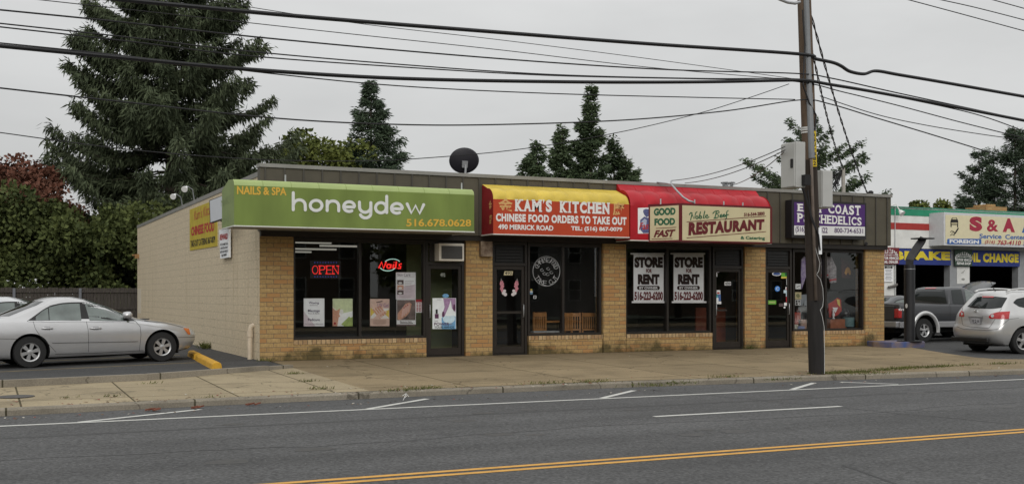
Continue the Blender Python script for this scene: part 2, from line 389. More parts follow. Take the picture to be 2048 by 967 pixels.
# ================================================================== materials in use
def asphalt(name, base, fleck=.5):
    m = bpy.data.materials.new(name); m.use_nodes = True; MATS[name] = m
    t, n, L = nodes(m); b = t.nodes['Principled BSDF']; b.inputs['Roughness'].default_value = .85; b.inputs['Specular IOR Level'].default_value = .3
    g = n('ShaderNodeNewGeometry')
    n1 = n('ShaderNodeTexNoise'); n1.inputs['Scale'].default_value = .35; n1.inputs['Detail'].default_value = 6; L(g.outputs['Position'], n1.inputs['Vector'])
    n2 = n('ShaderNodeTexNoise'); n2.inputs['Scale'].default_value = 30; n2.inputs['Detail'].default_value = 4; L(g.outputs['Position'], n2.inputs['Vector'])
    vo = n('ShaderNodeTexVoronoi'); vo.inputs['Scale'].default_value = 26; L(g.outputs['Position'], vo.inputs['Vector'])
    # wheel tracks and patches: long noise along the road
    mp = n('ShaderNodeMapping'); mp.inputs['Scale'].default_value = (.06, 1.1, 1); L(g.outputs['Position'], mp.inputs[0])
    n3 = n('ShaderNodeTexNoise'); n3.inputs['Scale'].default_value = 1; n3.inputs['Detail'].default_value = 4; L(mp.outputs[0], n3.inputs['Vector'])
    r1 = ramp(t, [(.3, base * .86), (.7, base * 1.14)]); L(n1.outputs['Fac'], r1.inputs[0])
    r2 = ramp(t, [(.28, .5), (.72, 1.55)]); L(n2.outputs['Fac'], r2.inputs[0])
    r3 = ramp(t, [(.3, .8), (.7, 1.14)]); L(n3.outputs['Fac'], r3.inputs[0])
    a = n('ShaderNodeMix', data_type='RGBA', blend_type='MULTIPLY'); a.inputs[0].default_value = 1; L(r1.outputs[0], a.inputs[6]); L(r2.outputs[0], a.inputs[7])
    a2 = n('ShaderNodeMix', data_type='RGBA', blend_type='MULTIPLY'); a2.inputs[0].default_value = 1; L(a.outputs[2], a2.inputs[6]); L(r3.outputs[0], a2.inputs[7])
    sc = n('ShaderNodeSeparateColor'); L(vo.outputs['Color'], sc.inputs[0])
    r4 = ramp(t, [(.9, 0), (.97, fleck)]); L(sc.outputs[0], r4.inputs[0])
    rd = ramp(t, [(.1, 1), (.3, 0)]); L(vo.outputs['Distance'], rd.inputs[0])
    mm = n('ShaderNodeMath', operation='MULTIPLY'); L(r4.outputs[0], mm.inputs[0]); L(rd.outputs[0], mm.inputs[1])
    a3 = n('ShaderNodeMix', data_type='RGBA'); L(mm.outputs[0], a3.inputs[0]); L(a2.outputs[2], a3.inputs[6]); a3.inputs[7].default_value = (.34, .33, .31, 1)
    # fine cracks
    wv = n('ShaderNodeTexVoronoi', feature='DISTANCE_TO_EDGE'); wv.inputs['Scale'].default_value = .22
    nd = n('ShaderNodeTexNoise'); nd.inputs['Scale'].default_value = 1.2; nd.inputs['Detail'].default_value = 5; L(g.outputs['Position'], nd.inputs['Vector'])
    vm = n('ShaderNodeVectorMath', operation='MULTIPLY_ADD'); vm.inputs[1].default_value = (1.3, 1.3, 0); L(nd.outputs['Color'], vm.inputs[0]); L(g.outputs['Position'], vm.inputs[2]); L(vm.outputs[0], wv.inputs['Vector'])
    rc = ramp(t, [(.001, .5), (.004, 0)]); L(wv.outputs['Distance'], rc.inputs[0])
    a4 = n('ShaderNodeMix', data_type='RGBA'); L(rc.outputs[0], a4.inputs[0]); L(a3.outputs[2], a4.inputs[6]); a4.inputs[7].default_value = (base * .45, base * .45, base * .45, 1)
    L(a4.outputs[2], b.inputs['Base Color'])
    bp = n('ShaderNodeBump'); bp.inputs['Strength'].default_value = .35; bp.inputs['Distance'].default_value = .01; L(n2.outputs['Fac'], bp.inputs['Height']); L(bp.outputs[0], b.inputs['Normal'])
    return m
def concrete(name, c, slab=None):
    m = bpy.data.materials.new(name); m.use_nodes = True; MATS[name] = m
    t, n, L = nodes(m); b = t.nodes['Principled BSDF']; b.inputs['Roughness'].default_value = .9; b.inputs['Specular IOR Level'].default_value = .2
    g = n('ShaderNodeNewGeometry'); c = np.array(c)
    n1 = n('ShaderNodeTexNoise'); n1.inputs['Scale'].default_value = .8; n1.inputs['Detail'].default_value = 9; n1.inputs['Roughness'].default_value = .65; L(g.outputs['Position'], n1.inputs['Vector'])
    n2 = n('ShaderNodeTexNoise'); n2.inputs['Scale'].default_value = 45; n2.inputs['Detail'].default_value = 3; L(g.outputs['Position'], n2.inputs['Vector'])
    r1 = ramp(t, [(.3, c * .7), (.5, c), (.72, c * 1.12)]); L(n1.outputs['Fac'], r1.inputs[0])
    r2 = ramp(t, [(.25, .8), (.75, 1.2)]); L(n2.outputs['Fac'], r2.inputs[0])
    a = n('ShaderNodeMix', data_type='RGBA', blend_type='MULTIPLY'); a.inputs[0].default_value = 1; L(r1.outputs[0], a.inputs[6]); L(r2.outputs[0], a.inputs[7]); col = a.outputs[2]
    # stains with outlines of their own (old gum, oil)
    vo = n('ShaderNodeTexVoronoi'); vo.inputs['Scale'].default_value = 1.7; L(g.outputs['Position'], vo.inputs['Vector'])
    rs = ramp(t, [(.03, .45), (.06, 0)]); L(vo.outputs['Distance'], rs.inputs[0])
    a2 = n('ShaderNodeMix', data_type='RGBA'); L(rs.outputs[0], a2.inputs[0]); L(col, a2.inputs[6]); a2.inputs[7].default_value = (*(c * .45), 1); col = a2.outputs[2]
    if slab:
        br = n('ShaderNodeTexBrick'); br.offset = 0; br.inputs['Scale'].default_value = 1; br.inputs['Brick Width'].default_value = slab[0]; br.inputs['Row Height'].default_value = slab[1]
        br.inputs['Mortar Size'].default_value = .016; br.inputs['Mortar Smooth'].default_value = .2
        mp = n('ShaderNodeMapping'); mp.inputs['Location'].default_value = (slab[2], slab[3], 0); mp.inputs['Rotation'].default_value = (0, 0, slab[4] if len(slab) > 4 else 0); L(g.outputs['Position'], mp.inputs[0]); L(mp.outputs[0], br.inputs['Vector'])
        br.inputs['Color1'].default_value = (.9, .9, .9, 1); br.inputs['Color2'].default_value = (1.08, 1.08, 1.08, 1); br.inputs['Mortar'].default_value = (.25, .25, .2, 1)
        a3 = n('ShaderNodeMix', data_type='RGBA', blend_type='MULTIPLY'); a3.inputs[0].default_value = 1; L(col, a3.inputs[6]); L(br.outputs['Color'], a3.inputs[7]); col = a3.outputs[2]
    wv = n('ShaderNodeTexVoronoi', feature='DISTANCE_TO_EDGE'); wv.inputs['Scale'].default_value = .3
    nd = n('ShaderNodeTexNoise'); nd.inputs['Scale'].default_value = 1.6; nd.inputs['Detail'].default_value = 6; L(g.outputs['Position'], nd.inputs['Vector'])
    vm = n('ShaderNodeVectorMath', operation='MULTIPLY_ADD'); vm.inputs[1].default_value = (1.2, 1.2, 0); L(nd.outputs['Color'], vm.inputs[0]); L(g.outputs['Position'], vm.inputs[2]); L(vm.outputs[0], wv.inputs['Vector'])
    rc = ramp(t, [(.002, .75), (.006, 0)]); L(wv.outputs['Distance'], rc.inputs[0])
    a4 = n('ShaderNodeMix', data_type='RGBA'); L(rc.outputs[0], a4.inputs[0]); L(col, a4.inputs[6]); a4.inputs[7].default_value = (*(c * .28), 1)
    L(a4.outputs[2], b.inputs['Base Color'])
    bp = n('ShaderNodeBump'); bp.inputs['Strength'].default_value = .25; bp.inputs['Distance'].default_value = .01; L(n2.outputs['Fac'], bp.inputs['Height']); L(bp.outputs[0], b.inputs['Normal'])
    return m

m_road = asphalt('road_asphalt', .083, .6)
m_lot = asphalt('lot_asphalt', .055, .25)
m_walk = concrete('pavement_concrete', (.255, .198, .118), (2.35, 2.3, .3, 1.8))
m_walk2 = concrete('lot_walk_concrete', (.325, .268, .175), (1.55, 1.6, .35, .1))
m_kerb = concrete('kerb_concrete', (.27, .24, .19), (2.6, 50, 0, 20))
m_white = mat('white_road_paint', (.62, .62, .58), .7, .16, 9, .1, 60, col2=(.5, .5, .47))
m_yellowp = mat('yellow_road_paint', (.62, .33, .065), .7, .14, 7, .1, 60)
m_ground = mat('ground_soil', (.05, .06, .03), .95, .3, .4)
m_brick = masonry('tan_brick', (.445, .3, .13), (.365, .238, .1), (.22, .165, .1), .305, .1, .0075, moss=(.045, .042, .018), bump=.6, third=(.42, .225, .09))
m_rowlock = masonry('rowlock_brick', (.5, .36, .2), (.33, .2, .1), (.14, .11, .07), .105, .6, .009, offset=0, bump=.6)
m_block = masonry('cream_block', (.6, .507, .362), (.578, .49, .348), (.43, .365, .26), .405, .203, .006, bump=.3, streak=(.3, .22, .12), chip=(.05, .04, .03))
m_fascia = mat('olive_metal', (.082, .072, .05), .55, .12, 3, .05, 20, spec=.4)
m_fasciarib = mat('fascia_rib', (.062, .057, .046), .5, .1, 3)
m_cope = mat('coping_metal', (.24, .235, .215), .55, .15, 2)
m_bronze = mat('dark_bronze', (.02, .016, .013), .4, .15, 4, spec=.5)
m_glass = glass('window_glass', (.985, .99, .99), .035)
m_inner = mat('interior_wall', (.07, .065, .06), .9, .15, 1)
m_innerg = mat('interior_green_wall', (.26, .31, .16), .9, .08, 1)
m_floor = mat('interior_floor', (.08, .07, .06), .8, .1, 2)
m_roof = mat('roof_felt', (.06, .06, .06), .95)
m_black = mat('black_ink', (.012, .011, .012), .6, 0)
m_wht = mat('white_ink', (.75, .75, .73), .6, .03)
m_paper = mat('white_paper', (.84, .85, .86), .7, .03, 8)
m_cream = mat('cream_sign_face', (.62, .55, .34), .45, .05, 3)
m_maroon = mat('maroon_ink', (.13, .012, .016), .5, 0)
m_dgreen = mat('dark_green_ink', (.02, .115, .055), .5, 0)
m_redink = mat('red_ink', (.45, .03, .03), .5, 0)
m_gold = mat('gold_ink', (.66, .39, .05), .5, .04)
m_tan = mat('tan_ink', (.64, .37, .14), .5, .05)
m_silverink = mat('pale_grey_ink', (.68, .7, .68), .5, .03)
m_steel = mat('galvanised_steel', (.42, .43, .44), .45, .1, 12, metal=.6)
m_greypaint = mat('grey_enclosure', (.42, .42, .4), .5, .06, 4)

# ================================================================== ground, road, pavements
g = MB(); g.poly([(-700, -700, -.45), (700, -700, -.45), (700, 700, -.45), (-700, 700, -.45)]); struct(g, 'ground', m_ground)
KX = [(-80, -7.55), (-5.3, -7.5), (-2.5, -7.25), (.7, -7.12), (4.6, -7.05), (8.9, -7.3), (14.4, -7.75), (80, -7.9)]
def pz(y): return .12 / 7.4 * min(y, 0)
g = MB(); g.poly([(-200, -21.7, -.22), (200, -21.7, -.22), (200, -6.5, -.22), (-200, -6.5, -.22)]); struct(g, 'road', m_road)
g = MB()
for (xa, ya), (xb, yb) in zip(KX, KX[1:]):
    n_ = max(2, int((xb - xa) / 2.6))
    for i in range(n_):
        x0, x1 = xa + (xb - xa) * i / n_, xa + (xb - xa) * (i + 1) / n_
        y0, y1 = ya + (yb - ya) * i / n_, ya + (yb - ya) * (i + 1) / n_
        f0 = [(x0, y0, -.24), (x1, y1, -.24), (x1, y1, -.145), (x0, y0, -.145)]
        t0 = [(x0, y0, -.145), (x1, y1, -.145), (x1, y1 + .025, -.118), (x0, y0 + .025, -.118)]
        u0 = [(x0, y0 + .025, -.118), (x1, y1 + .025, -.118), (x1, y1 + .17, -.118), (x0, y0 + .17, -.118)]
        for q in (f0, t0, u0): g.poly(q)
struct(g, 'kerb', m_kerb)
LK = [(-80, -4.75), (-5.24, -4.25), (-2.83, -3.75), (-.34, -2.35), (.25, -1.95)]    # front foot of the kerb round the left car park
g = MB()
walk = [(.25, -1.95), (.25, .2), (18.05, .2), (18.05, -1.0), (17.45, -2.2), (16.9, -3.5), (16.5, -4.6), (16.6, -5.25), (17.6, -5.6), (22, -5.75), (80, -5.9)]
kl = [(x, y + .165) for x, y in KX if x > .3]
g.poly([(x, y, pz(y)) for x, y in walk] + [(x, y, pz(y)) for x, y in kl[::-1]] + [(.25, -6.975, pz(-6.975))])
struct(g, 'pavement', m_walk)
g = MB()
g.poly([(x, y, pz(y)) for x, y in LK] + [(.25, -6.975, pz(-6.975))] + [(x, y + .165, pz(y)) for x, y in KX[:3][::-1]])
struct(g, 'car_park_pavement', m_walk2)
g = MB(); g.poly([(-200, -21.7, -.1), (200, -21.7, -.1), (200, -26, -.08), (-200, -26, -.08)][::-1]); struct(g, 'far_pavement', m_walk)
g = MB(); g.box(-200, 200, -21.85, -21.7, -.3, -.096); struct(g, 'far_kerb', m_kerb)
def lz(x): return -.04 + .013 * (max(x, -12) + 4.6)
g = MB()
fr_ = [(-12.0, -4.42)] + [(x, y + .1) for x, y in LK[1:-1]] + [(.1, -2.0)]
g.poly([(x, y, lz(x)) for x, y in fr_] + [(.1, 40, lz(.1)), (-12, 40, lz(-12))]); g.poly([(-80, -4.65, lz(-12)), (-12, -4.42, lz(-12)), (-12, 40, lz(-12)), (-80, 40, lz(-12))]); struct(g, 'left_car_park', m_lot)
g = MB()
g.poly([(x, y - .06, pz(y) - .012) for x, y in walk[3:]] + [(80, 0, -.012), (18.05, 0, -.012)]); g.poly([(18.05, 0, -.012), (80, 0, -.012), (80, 40, -.012), (18.05, 40, -.012)]); struct(g, 'right_car_park', m_lot)
# raised edging kerb between the left car park and the pavement
g = MB()
for (xa, ya), (xb, yb) in zip(LK, LK[1:]):
    d = np.array([xb - xa, yb - ya]); Ld = np.linalg.norm(d); d /= Ld; nn = np.array([-d[1], d[0]])
    a, b_ = np.array([xa, ya]), np.array([xb, yb])
    za, zb = pz(ya) - .02, pz(yb) - .02
    top = .05 if xb < 0 else .03
    for k in range(max(1, int(Ld / 3))):
        kk = max(1, int(Ld / 3)); p0 = a + d * Ld * k / kk + d * .004; p1 = a + d * Ld * (k + 1) / kk - d * .004
        g.slab([(*p0, za), (*p1, zb), (*p1, top - .02), (*p1, top), (*p0, top), (*p0, top - .02)], (-nn[0], -nn[1], 0), .16)
struct(g, 'car_park_kerb', m_kerb)
# painted markings, 4 mm above the road
zr = -.216
def rstrip(g, pts, w, mi=0, z=zr):
    P = [np.array(p, float) for p in pts]
    for a, b_ in zip(P, P[1:]):
        d = (b_ - a) / np.linalg.norm(b_ - a); nn = np.array([-d[1], d[0]]) * w / 2
        g.poly([(*(a + nn), z), (*(b_ + nn), z), (*(b_ - nn), z), (*(a - nn), z)], mi)
g = MB(); rstrip(g, [(-150, -8.83), (150, -8.75)], .105); struct(g, 'edge_line', m_white)
g = MB()
for a, b_ in (((-4.34, -8.75), (-2.6, -7.75)), ((-.36, -8.74), (1.0, -7.62)), ((3.62, -8.72), (4.85, -7.7)), ((7.5, -8.72), (8.85, -7.72)), ((9.43, -7.78), (10.05, -8.66))): rstrip(g, [a, b_], .11, z=zr + .001)
struct(g, 'parking_marks', m_white)
g = MB()
for k in range(-8, 9): rstrip(g, [(2.9 + k * 12.2, -11.41), (6.22 + k * 12.2, -11.41)], .11)
struct(g, 'lane_dashes', m_white)
g = MB(); rstrip(g, [(-150, -14.63), (150, -14.63)], .1); rstrip(g, [(-150, -14.83), (150, -14.83)], .1); struct(g, 'centre_lines', m_yellowp)
g = MB(); [g.poly([(-9, y, lz(-9) + .004), (-1.2, y + dy, lz(-1.2) + .004), (-1.2, y + dy + .1, lz(-1.2) + .004), (-9, y + .1, lz(-9) + .004)]) for y, dy in ((-1.1, 1.2), (2.0, 1.2))]; struct(g, 'bay_lines', mat('worn_yellow_line', (.25, .19, .09), .8, .3, 5))
# oily patch in the lane and darker seam
g = MB(); rstrip(g, [(-80, -10.15), (80, -10.1)], .1, z=-.2185); struct(g, 'road_seam', mat('tar_seam', (.056, .056, .056), .8, .1, 3))
g = MB(); rg_ = random.Random(5)
for k in range(26):
    x, y = rg_.uniform(-4, 16), rg_.choice((-9.9, -10.4, -12.6, -13.1)) + rg_.gauss(0, .15); r_ = rg_.uniform(.05, .16)
    g.poly([(x + r_ * rg_.uniform(.7, 1.3) * 1.5 * math.cos(a_ * .524), y + r_ * rg_.uniform(.7, 1.3) * math.sin(a_ * .524), -.2187 + k * 5e-5) for a_ in range(12)])
struct(g, 'oil_spots', mat('oil_spot', (.055, .054, .052), .6, .2, 9))
g = MB(); x = -8.0; pts = []
while x < 24: pts.append((x, -12.2 + .12 * math.sin(x * .9) + rg_.gauss(0, .05))); x += .45
rstrip(g, pts, .018, z=-.2178); pts = [(5.2 + rg_.gauss(0, .04) + .1 * k, -7.6 - .45 * k) for k in range(22)]; rstrip(g, pts, .016, z=-.2174)
struct(g, 'road_cracks', mat('tar_thin', (.028, .028, .028), .6))
g = MB(); q = [PZ(-.2185).p(x, y) for x, y in ((1686, 930), (1712, 938), (1745, 950), (1790, 966), (1830, 980))]; rstrip(g, [p[:2] for p in q], .04, z=-.2185); struct(g, 'road_crack_seal', mat('tar_crack', (.02, .02, .02), .6))

# ================================================================== the row of shops
B = thing('shop_building', 'low row of four tan brick shops with dark metal fascia and cream block side wall', 'building', (0, 0, 0))
m = MB(); m.box(-.004, .2, .012, 21.5, -.1, 4.06); m.build('side_wall', m_block, B)
m = MB(); m.box(-.02, .24, .02, 21.52, 4.062, 4.17)
m.build('side_coping', m_cope, B)
m = MB(); m.box(.2, 18, 21.3, 21.5, -.1, 4.06); m.build('rear_wall', m_block, B)
m = MB(); m.box(17.8, 18, .35, 21.3, -.1, 4.06); m.build('end_wall', m_block, B)
m = MB(); m.box(.2, 17.8, .1, 21.3, 3.85, 3.97); m.build('roof', m_roof, B)
piers = [(520, 587), (932, 985), (1207, 1252), (1490, 1531), (1731, 1768)]
PXS = [(fx(a), fx(b)) for a, b in piers]; PXS[0] = (0.0, PXS[0][1]); PXS[-1] = (PXS[-1][0], 17.98)
for a, b in PXS:
    m = MB(); m.box(a, b, 0, .4, -.12, 2.86); m.build('brick_pier', m_brick, B)
# fascia with standing seams, its coping and the dark soffit beam under it
m = MB(); m.box(-.03, 18.08, -.16, .09, 2.86, 4.24)
m.build('fascia', m_fascia, B)
m = MB(); x = .08
while x < 18.05: m.box(x - .017, x + .017, -.185, -.1605, 2.87, 4.24); x += .425
m.build('fascia_seams', m_fasciarib, B)
m = MB(); m.box(-.05, 18.1, -.2, .12, 4.243, 4.325); m.build('fascia_coping', m_cope, B)
m = MB(); m.box(.0, 18.0, -.12, .3, 2.74, 2.857); m.build('soffit_beam', m_bronze, B)
YG = .14
shops = [dict(w=(587, 850), mull=722, d=(857, 930)), dict(w=(1058, 1205), mull=1129, d=(986, 1056)),
         dict(w=(1253, 1425), mull=1338, d=(1428, 1489)), dict(w=(1589, 1730), mull=1655, d=(1532, 1586))]
def leaf_handle(parent, x, y): 
    h = MB(); h.tube([(x, y + .05, .92), (x, y, .92), (x, y, 1.22), (x, y + .05, 1.22)], .013, 8); return h.build('handle', m_steel, parent, smooth=True)
for i, s in enumerate(shops):
    a, b = fx(s['w'][0]), fx(s['w'][1])
    if i == 0: b = fx(853)
    k = MB(); ka, kb = a + .001, b - .001
    k.box(ka, kb, .004, .3, -.12, .352); kw = k.build('knee_wall', m_brick, B)
    k = MB(); k.box(ka - (.0 if i else -.0), kb, -.012, .3, .354, .452); k.build('sill_course', m_rowlock, B)
    fr = MB(); z0, z1 = .455, 2.735; w_ = .055
    mx_ = fx(s['mull'])
    fr.box(a, b, .06, .2, z0, z0 + w_); fr.box(a, b, .06, .2, z1 - .09, z1)
    for q, ww in ((a + w_ / 2, w_), (mx_, .06), (b - w_ / 2, w_)): fr.box(q - ww / 2, q + ww / 2, .058, .202, z0 + w_ + .001, z1 - .091)
    W = fr.build('window', m_bronze, B)
    for p, q in ((a + w_, mx_ - .03), (mx_ + .03, b - w_)):
        m = MB(); m.poly([(p, YG, z0 + w_), (q, YG, z0 + w_), (q, YG, z1 - .09), (p, YG, z1 - .09)]); m.build('pane', m_glass, W)
    # door, transom above it
    a, b = fx(s['d'][0]), fx(s['d'][1])
    if i == 0: a = fx(853) + .002
    fr = MB(); dz = 2.16
    fr.box(a, a + .06, .05, .2, .0, 2.735); fr.box(b - .06, b, .05, .2, .0, 2.735); fr.box(a + .061, b - .061, .05, .2, dz, dz + .07); fr.box(a + .061, b - .061, .05, .2, 2.67, 2.735); fr.box(a + .061, b - .061, .03, .2, .0, .03)
    D = fr.build('door_frame', m_bronze, B)
    m = MB(); p, q = a + .066, b - .066
    m.box(p, p + .07, .08, .13, .04, dz - .006); m.box(q - .07, q, .08, .13, .04, dz - .006); m.box(p + .071, q - .071, .08, .13, .04, .2); m.box(p + .071, q - .071, .08, .13, dz - .09, dz - .006)
    if i in (1, 2): m.box(p + .071, q - .071, .095, .12, 1.0, 1.06) if i == 1 else m.box(p + .071, p + .4, .06, .09, 1.02, 1.07)
    m.build('door_leaf', mat('door_bronze', (.026, .021, .017), .4, .1), D)
    m = MB(); m.poly([(p + .07, .105, .2), (q - .07, .105, .2), (q - .07, .105, dz - .09), (p + .07, .105, dz - .09)]); m.build('door_pane', m_glass, D)
    m = MB(); m.poly([(p, .12, dz + .07), (q, .12, dz + .07), (q, .12, 2.67), (p, .12, 2.67)])
    if i: 
        for j in range(5): m.box(p + .05, q - .05, .085, .115, dz + .1 + j * .075, dz + .15 + j * .075)
    m.build('transom', m_glass if not i else mat('dark_louver', (.018, .018, .018), .4), D)
    leaf_handle(D, (q - .035) if i in (1, 3) else (p + .035), .03)
# rooms behind the glass
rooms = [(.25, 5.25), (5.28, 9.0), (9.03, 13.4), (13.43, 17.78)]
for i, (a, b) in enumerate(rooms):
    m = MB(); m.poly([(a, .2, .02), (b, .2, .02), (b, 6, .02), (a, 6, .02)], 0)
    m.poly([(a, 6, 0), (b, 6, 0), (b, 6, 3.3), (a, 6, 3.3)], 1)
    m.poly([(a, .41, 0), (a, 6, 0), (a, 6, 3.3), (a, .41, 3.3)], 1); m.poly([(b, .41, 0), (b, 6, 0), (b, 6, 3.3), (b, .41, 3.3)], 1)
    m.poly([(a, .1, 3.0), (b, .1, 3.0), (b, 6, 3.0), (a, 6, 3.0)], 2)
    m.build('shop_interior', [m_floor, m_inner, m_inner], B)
# green partition seen through the first door; brown panel behind the third
m = MB(); m.box(4.0, 5.2, 1.6, 1.66, .03, 2.7); m.build('green_partition', m_innerg, B)
m = MB(); m.box(12.3, 13.3, 1.2, 1.25, .03, 1.1); m.build('counter_front', mat('red_brown_panel', (.2, .05, .025), .6, .2), B)
# lit tube lights in the first shop
for k, (xa, xb, yy, dep) in enumerate(((580, 662, 484, .9), (640, 718, 491, 1.7), (580, 672, 497, 2.5), (580, 622, 503, 3.6))):
    p, q = PY(dep).p(xa, yy), PY(dep).p(xb, yy + 1); m = MB(); m.box(p[0], q[0], dep - .05, dep + .05, p[2] - .02, p[2] + .02)
    solo(m, 'tube_light', mat('lit_tube', (1, .98, .86), .5, 0, emit=.2),
         ['lit ceiling tube light nearest the glass, behind the left pane above the OPEN sign', 'lit ceiling tube light beside the window mullion above the OPEN sign', 'lit ceiling tube light in the middle of the nail salon ceiling', 'lit ceiling tube light deepest inside the nail salon'][k], 'light', 'tube lights inside the nail salon')
# pipe, alarm box, wall bits
pp = PX(-.09)
b0, b1 = pp.p(500, 724), pp.p(500, 664)
m = MB(); y_ = float(b0[1]); m.tube([(-.09, y_, -.05), (-.09, y_, .66), (-.07, y_, .75), (.0, y_, .78)], .055, 12); m.tube([(-.09, y_, .52), (-.09, y_, .66)], .072, 12)
m.build('drain_pipe', mat('cream_pipe', (.58, .49, .37), .6, .1), B, smooth=True, angle=40)
m = MB(); p = PX(0).p(278, 512)
m.box(-.16, 0, p[1] - .08, p[1] + .08, p[2] - .08, p[2] + .08); m.box(-.26, -.161, p[1] - .05, p[1] + .05, p[2] + .02, p[2] + .06); m.build('wall_lamp', mat('rusty_lamp', (.3, .16, .06), .7, .3), B)
c = PX(0).p(279, 600); m = MB(); m.box(-.008, 0, c[1] - .5, c[1] + .5, c[2] - .5, c[2] + .45); m.build('painted_patch', mat('pale_patch', (.6, .54, .43), .8, .05), B)
a, b = PY(-.1).p(961, 482), PY(-.1).p(984, 513)
m = MB(); m.box(a[0], b[0], -.14, -.002, b[2], a[2]); solo(m, 'alarm_box', mat('rusty_box', (.12, .075, .05), .6, .4, 9, col2=(.32, .25, .18)), 'small rusty metal box high on the brick pier between the first and second shops', 'alarm box', bevel=.008)
# satellite dish
c = PY(1.2).p(929, 322); D = thing('satellite_dish', 'dark round satellite dish standing on the shop roof behind the fascia', 'satellite dish', (c[0], 1.2, 3.97))
m = MB(); prof = []
nrm = np.array([.22, .93, .3]); nrm /= np.linalg.norm(nrm)
ua = np.cross(nrm, [0, 0, 1]); ua /= np.linalg.norm(ua); ub = np.cross(ua, nrm)
ctr = np.array(c)
V = [ctr + nrm * 0]; Fc = []
for ri in range(1, 8):
    rr = .345 * ri / 7
    for j in range(32):
        q = 2 * math.pi * j / 32; V.append(ctr + ua * rr * 1.1 * math.cos(q) + ub * rr * .95 * math.sin(q) + nrm * .55 * rr * rr)
for j in range(32): Fc.append([0, 1 + j, 1 + (j + 1) % 32])
for ri in range(6):
    for j in range(32): a_, b_ = 1 + ri * 32, 1 + (ri + 1) * 32; Fc.append([a_ + j, b_ + j, b_ + (j + 1) % 32, a_ + (j + 1) % 32])
m.add(V, Fc); dd = m.build('reflector', mat('dish_black', (.018, .017, .022), .5, .1), D, smooth=True)
sd = dd.modifiers.new('thick', 'SOLIDIFY'); sd.thickness = .012
m = MB(); m.tube([(c[0], 1.2, 3.97), (c[0], 1.12, c[2] - .1)], .028, 10); m.obox(ctr - nrm * .05 - np.array([0, 0, .07]), ua * .07, ub * .08, nrm * .035); m.tube([ctr + nrm * .1 - ub * .3, ctr + nrm * .38 - ub * .22], .012, 8)
m.build('mount', m_steel, D)

# ================================================================== awnings and fascia signs
def frame_box(mb, pl, z, x0, x1, y0, y1, depth, mi=0, off=0):
    P = [pl.p(*z(x0, y0[1]), off), pl.p(*z(x1, y1[1]), off), pl.p(*z(x1, y1[0]), off), pl.p(*z(x0, y0[0]), off)]
    mb.slab(P, pl.n, depth, mi)
def awning(name, label, loc, xs, depth, zb, zf, zt, m_front, m_top, m_side, mside2=None, round_=True, puff=0, rear=None, sr=None):
    """box awning: vertical front, rounded top running back to the fascia"""
    A = thing(name, label, 'awning', loc)
    x0, x1 = xs; yf, yb = -depth, -.165
    n = 9; prof = []
    if round_:
        rad = zt - zf
        for i in range(n + 1):
            q = R(90 * i / n); prof.append((yf + rad * (1 - math.cos(q)) * 1.15, zf + rad * math.sin(q)))
    else: prof = [(yf, zf), (yf + .035, zf + (zt - zf) * .6), (yf + .13, zt)]
    ry, rz_ = rear if rear else (yb, zt + .05)
    prof.append((ry, rz_))
    k = 72; mb = MB(); V = []; F = []
    for i in range(k + 1):
        x = x0 + (x1 - x0) * i / k
        for j, (y, z) in enumerate(prof):
            w = puff * (abs(math.sin(math.pi * i / 8)) - .6) * (1 if 0 < j < len(prof) - 2 else 0)
            V.append((x, y - w, z + w * .6))
    q = len(prof)
    for i in range(k):
        for j in range(q - 1): F.append([i * q + j, (i + 1) * q + j, (i + 1) * q + j + 1, i * q + j + 1])
    mb.add(V, F); mb.build('top_fabric', m_top, A, smooth=True)
    mb = MB(); mb.poly([(x0, yf, zb), (x1, yf, zb), (x1, yf, zf), (x0, yf, zf)]); mb.build('front_fabric', m_front, A)
    mb = MB()
    for i in range(8, k, 8):
        mb.mark(); mb.tube([(x0 + (x1 - x0) * i / k, V[i * q + j][1], V[i * q + j][2] - .002) for j in range(q)], .009 if round_ else .005, 5)
        if not round_: mb.box(x0 + (x1 - x0) * i / k - .006, x0 + (x1 - x0) * i / k + .006, yf - .0015, yf - .0001, zb, zf)
    mb.build('seam', m_front if not round_ else m_top, A)
    for x in (x0, x1):
        mb = MB(); mb.poly([(x, yb, zb), (x, yf, zb), (x, yf, zf)] + [(x, y, z) for y, z in prof[1:]] + ([(x, yb, sr)] if sr else [])); mb.build('side_fabric', m_side, A)
    mb = MB(); mb.poly([(x0 + .004, yf + .004, zb + .012), (x1 - .004, yf + .004, zb + .012), (x1 - .004, yb, zb + .012), (x0 + .004, yb, zb + .012)]); mb.build('underside', mside2 or m_side, A)
    mb = MB()
    for (a, b) in (((x0, yf, zb), (x1, yf, zb)), ((x0, yf, zb), (x0, yb, zb)), ((x1, yf, zb), (x1, yb, zb))): mb.tube([a, b], .016, 6)
    mb.build('frame', mat('white_rail', (.6, .6, .57), .5, .05), A)
    return A
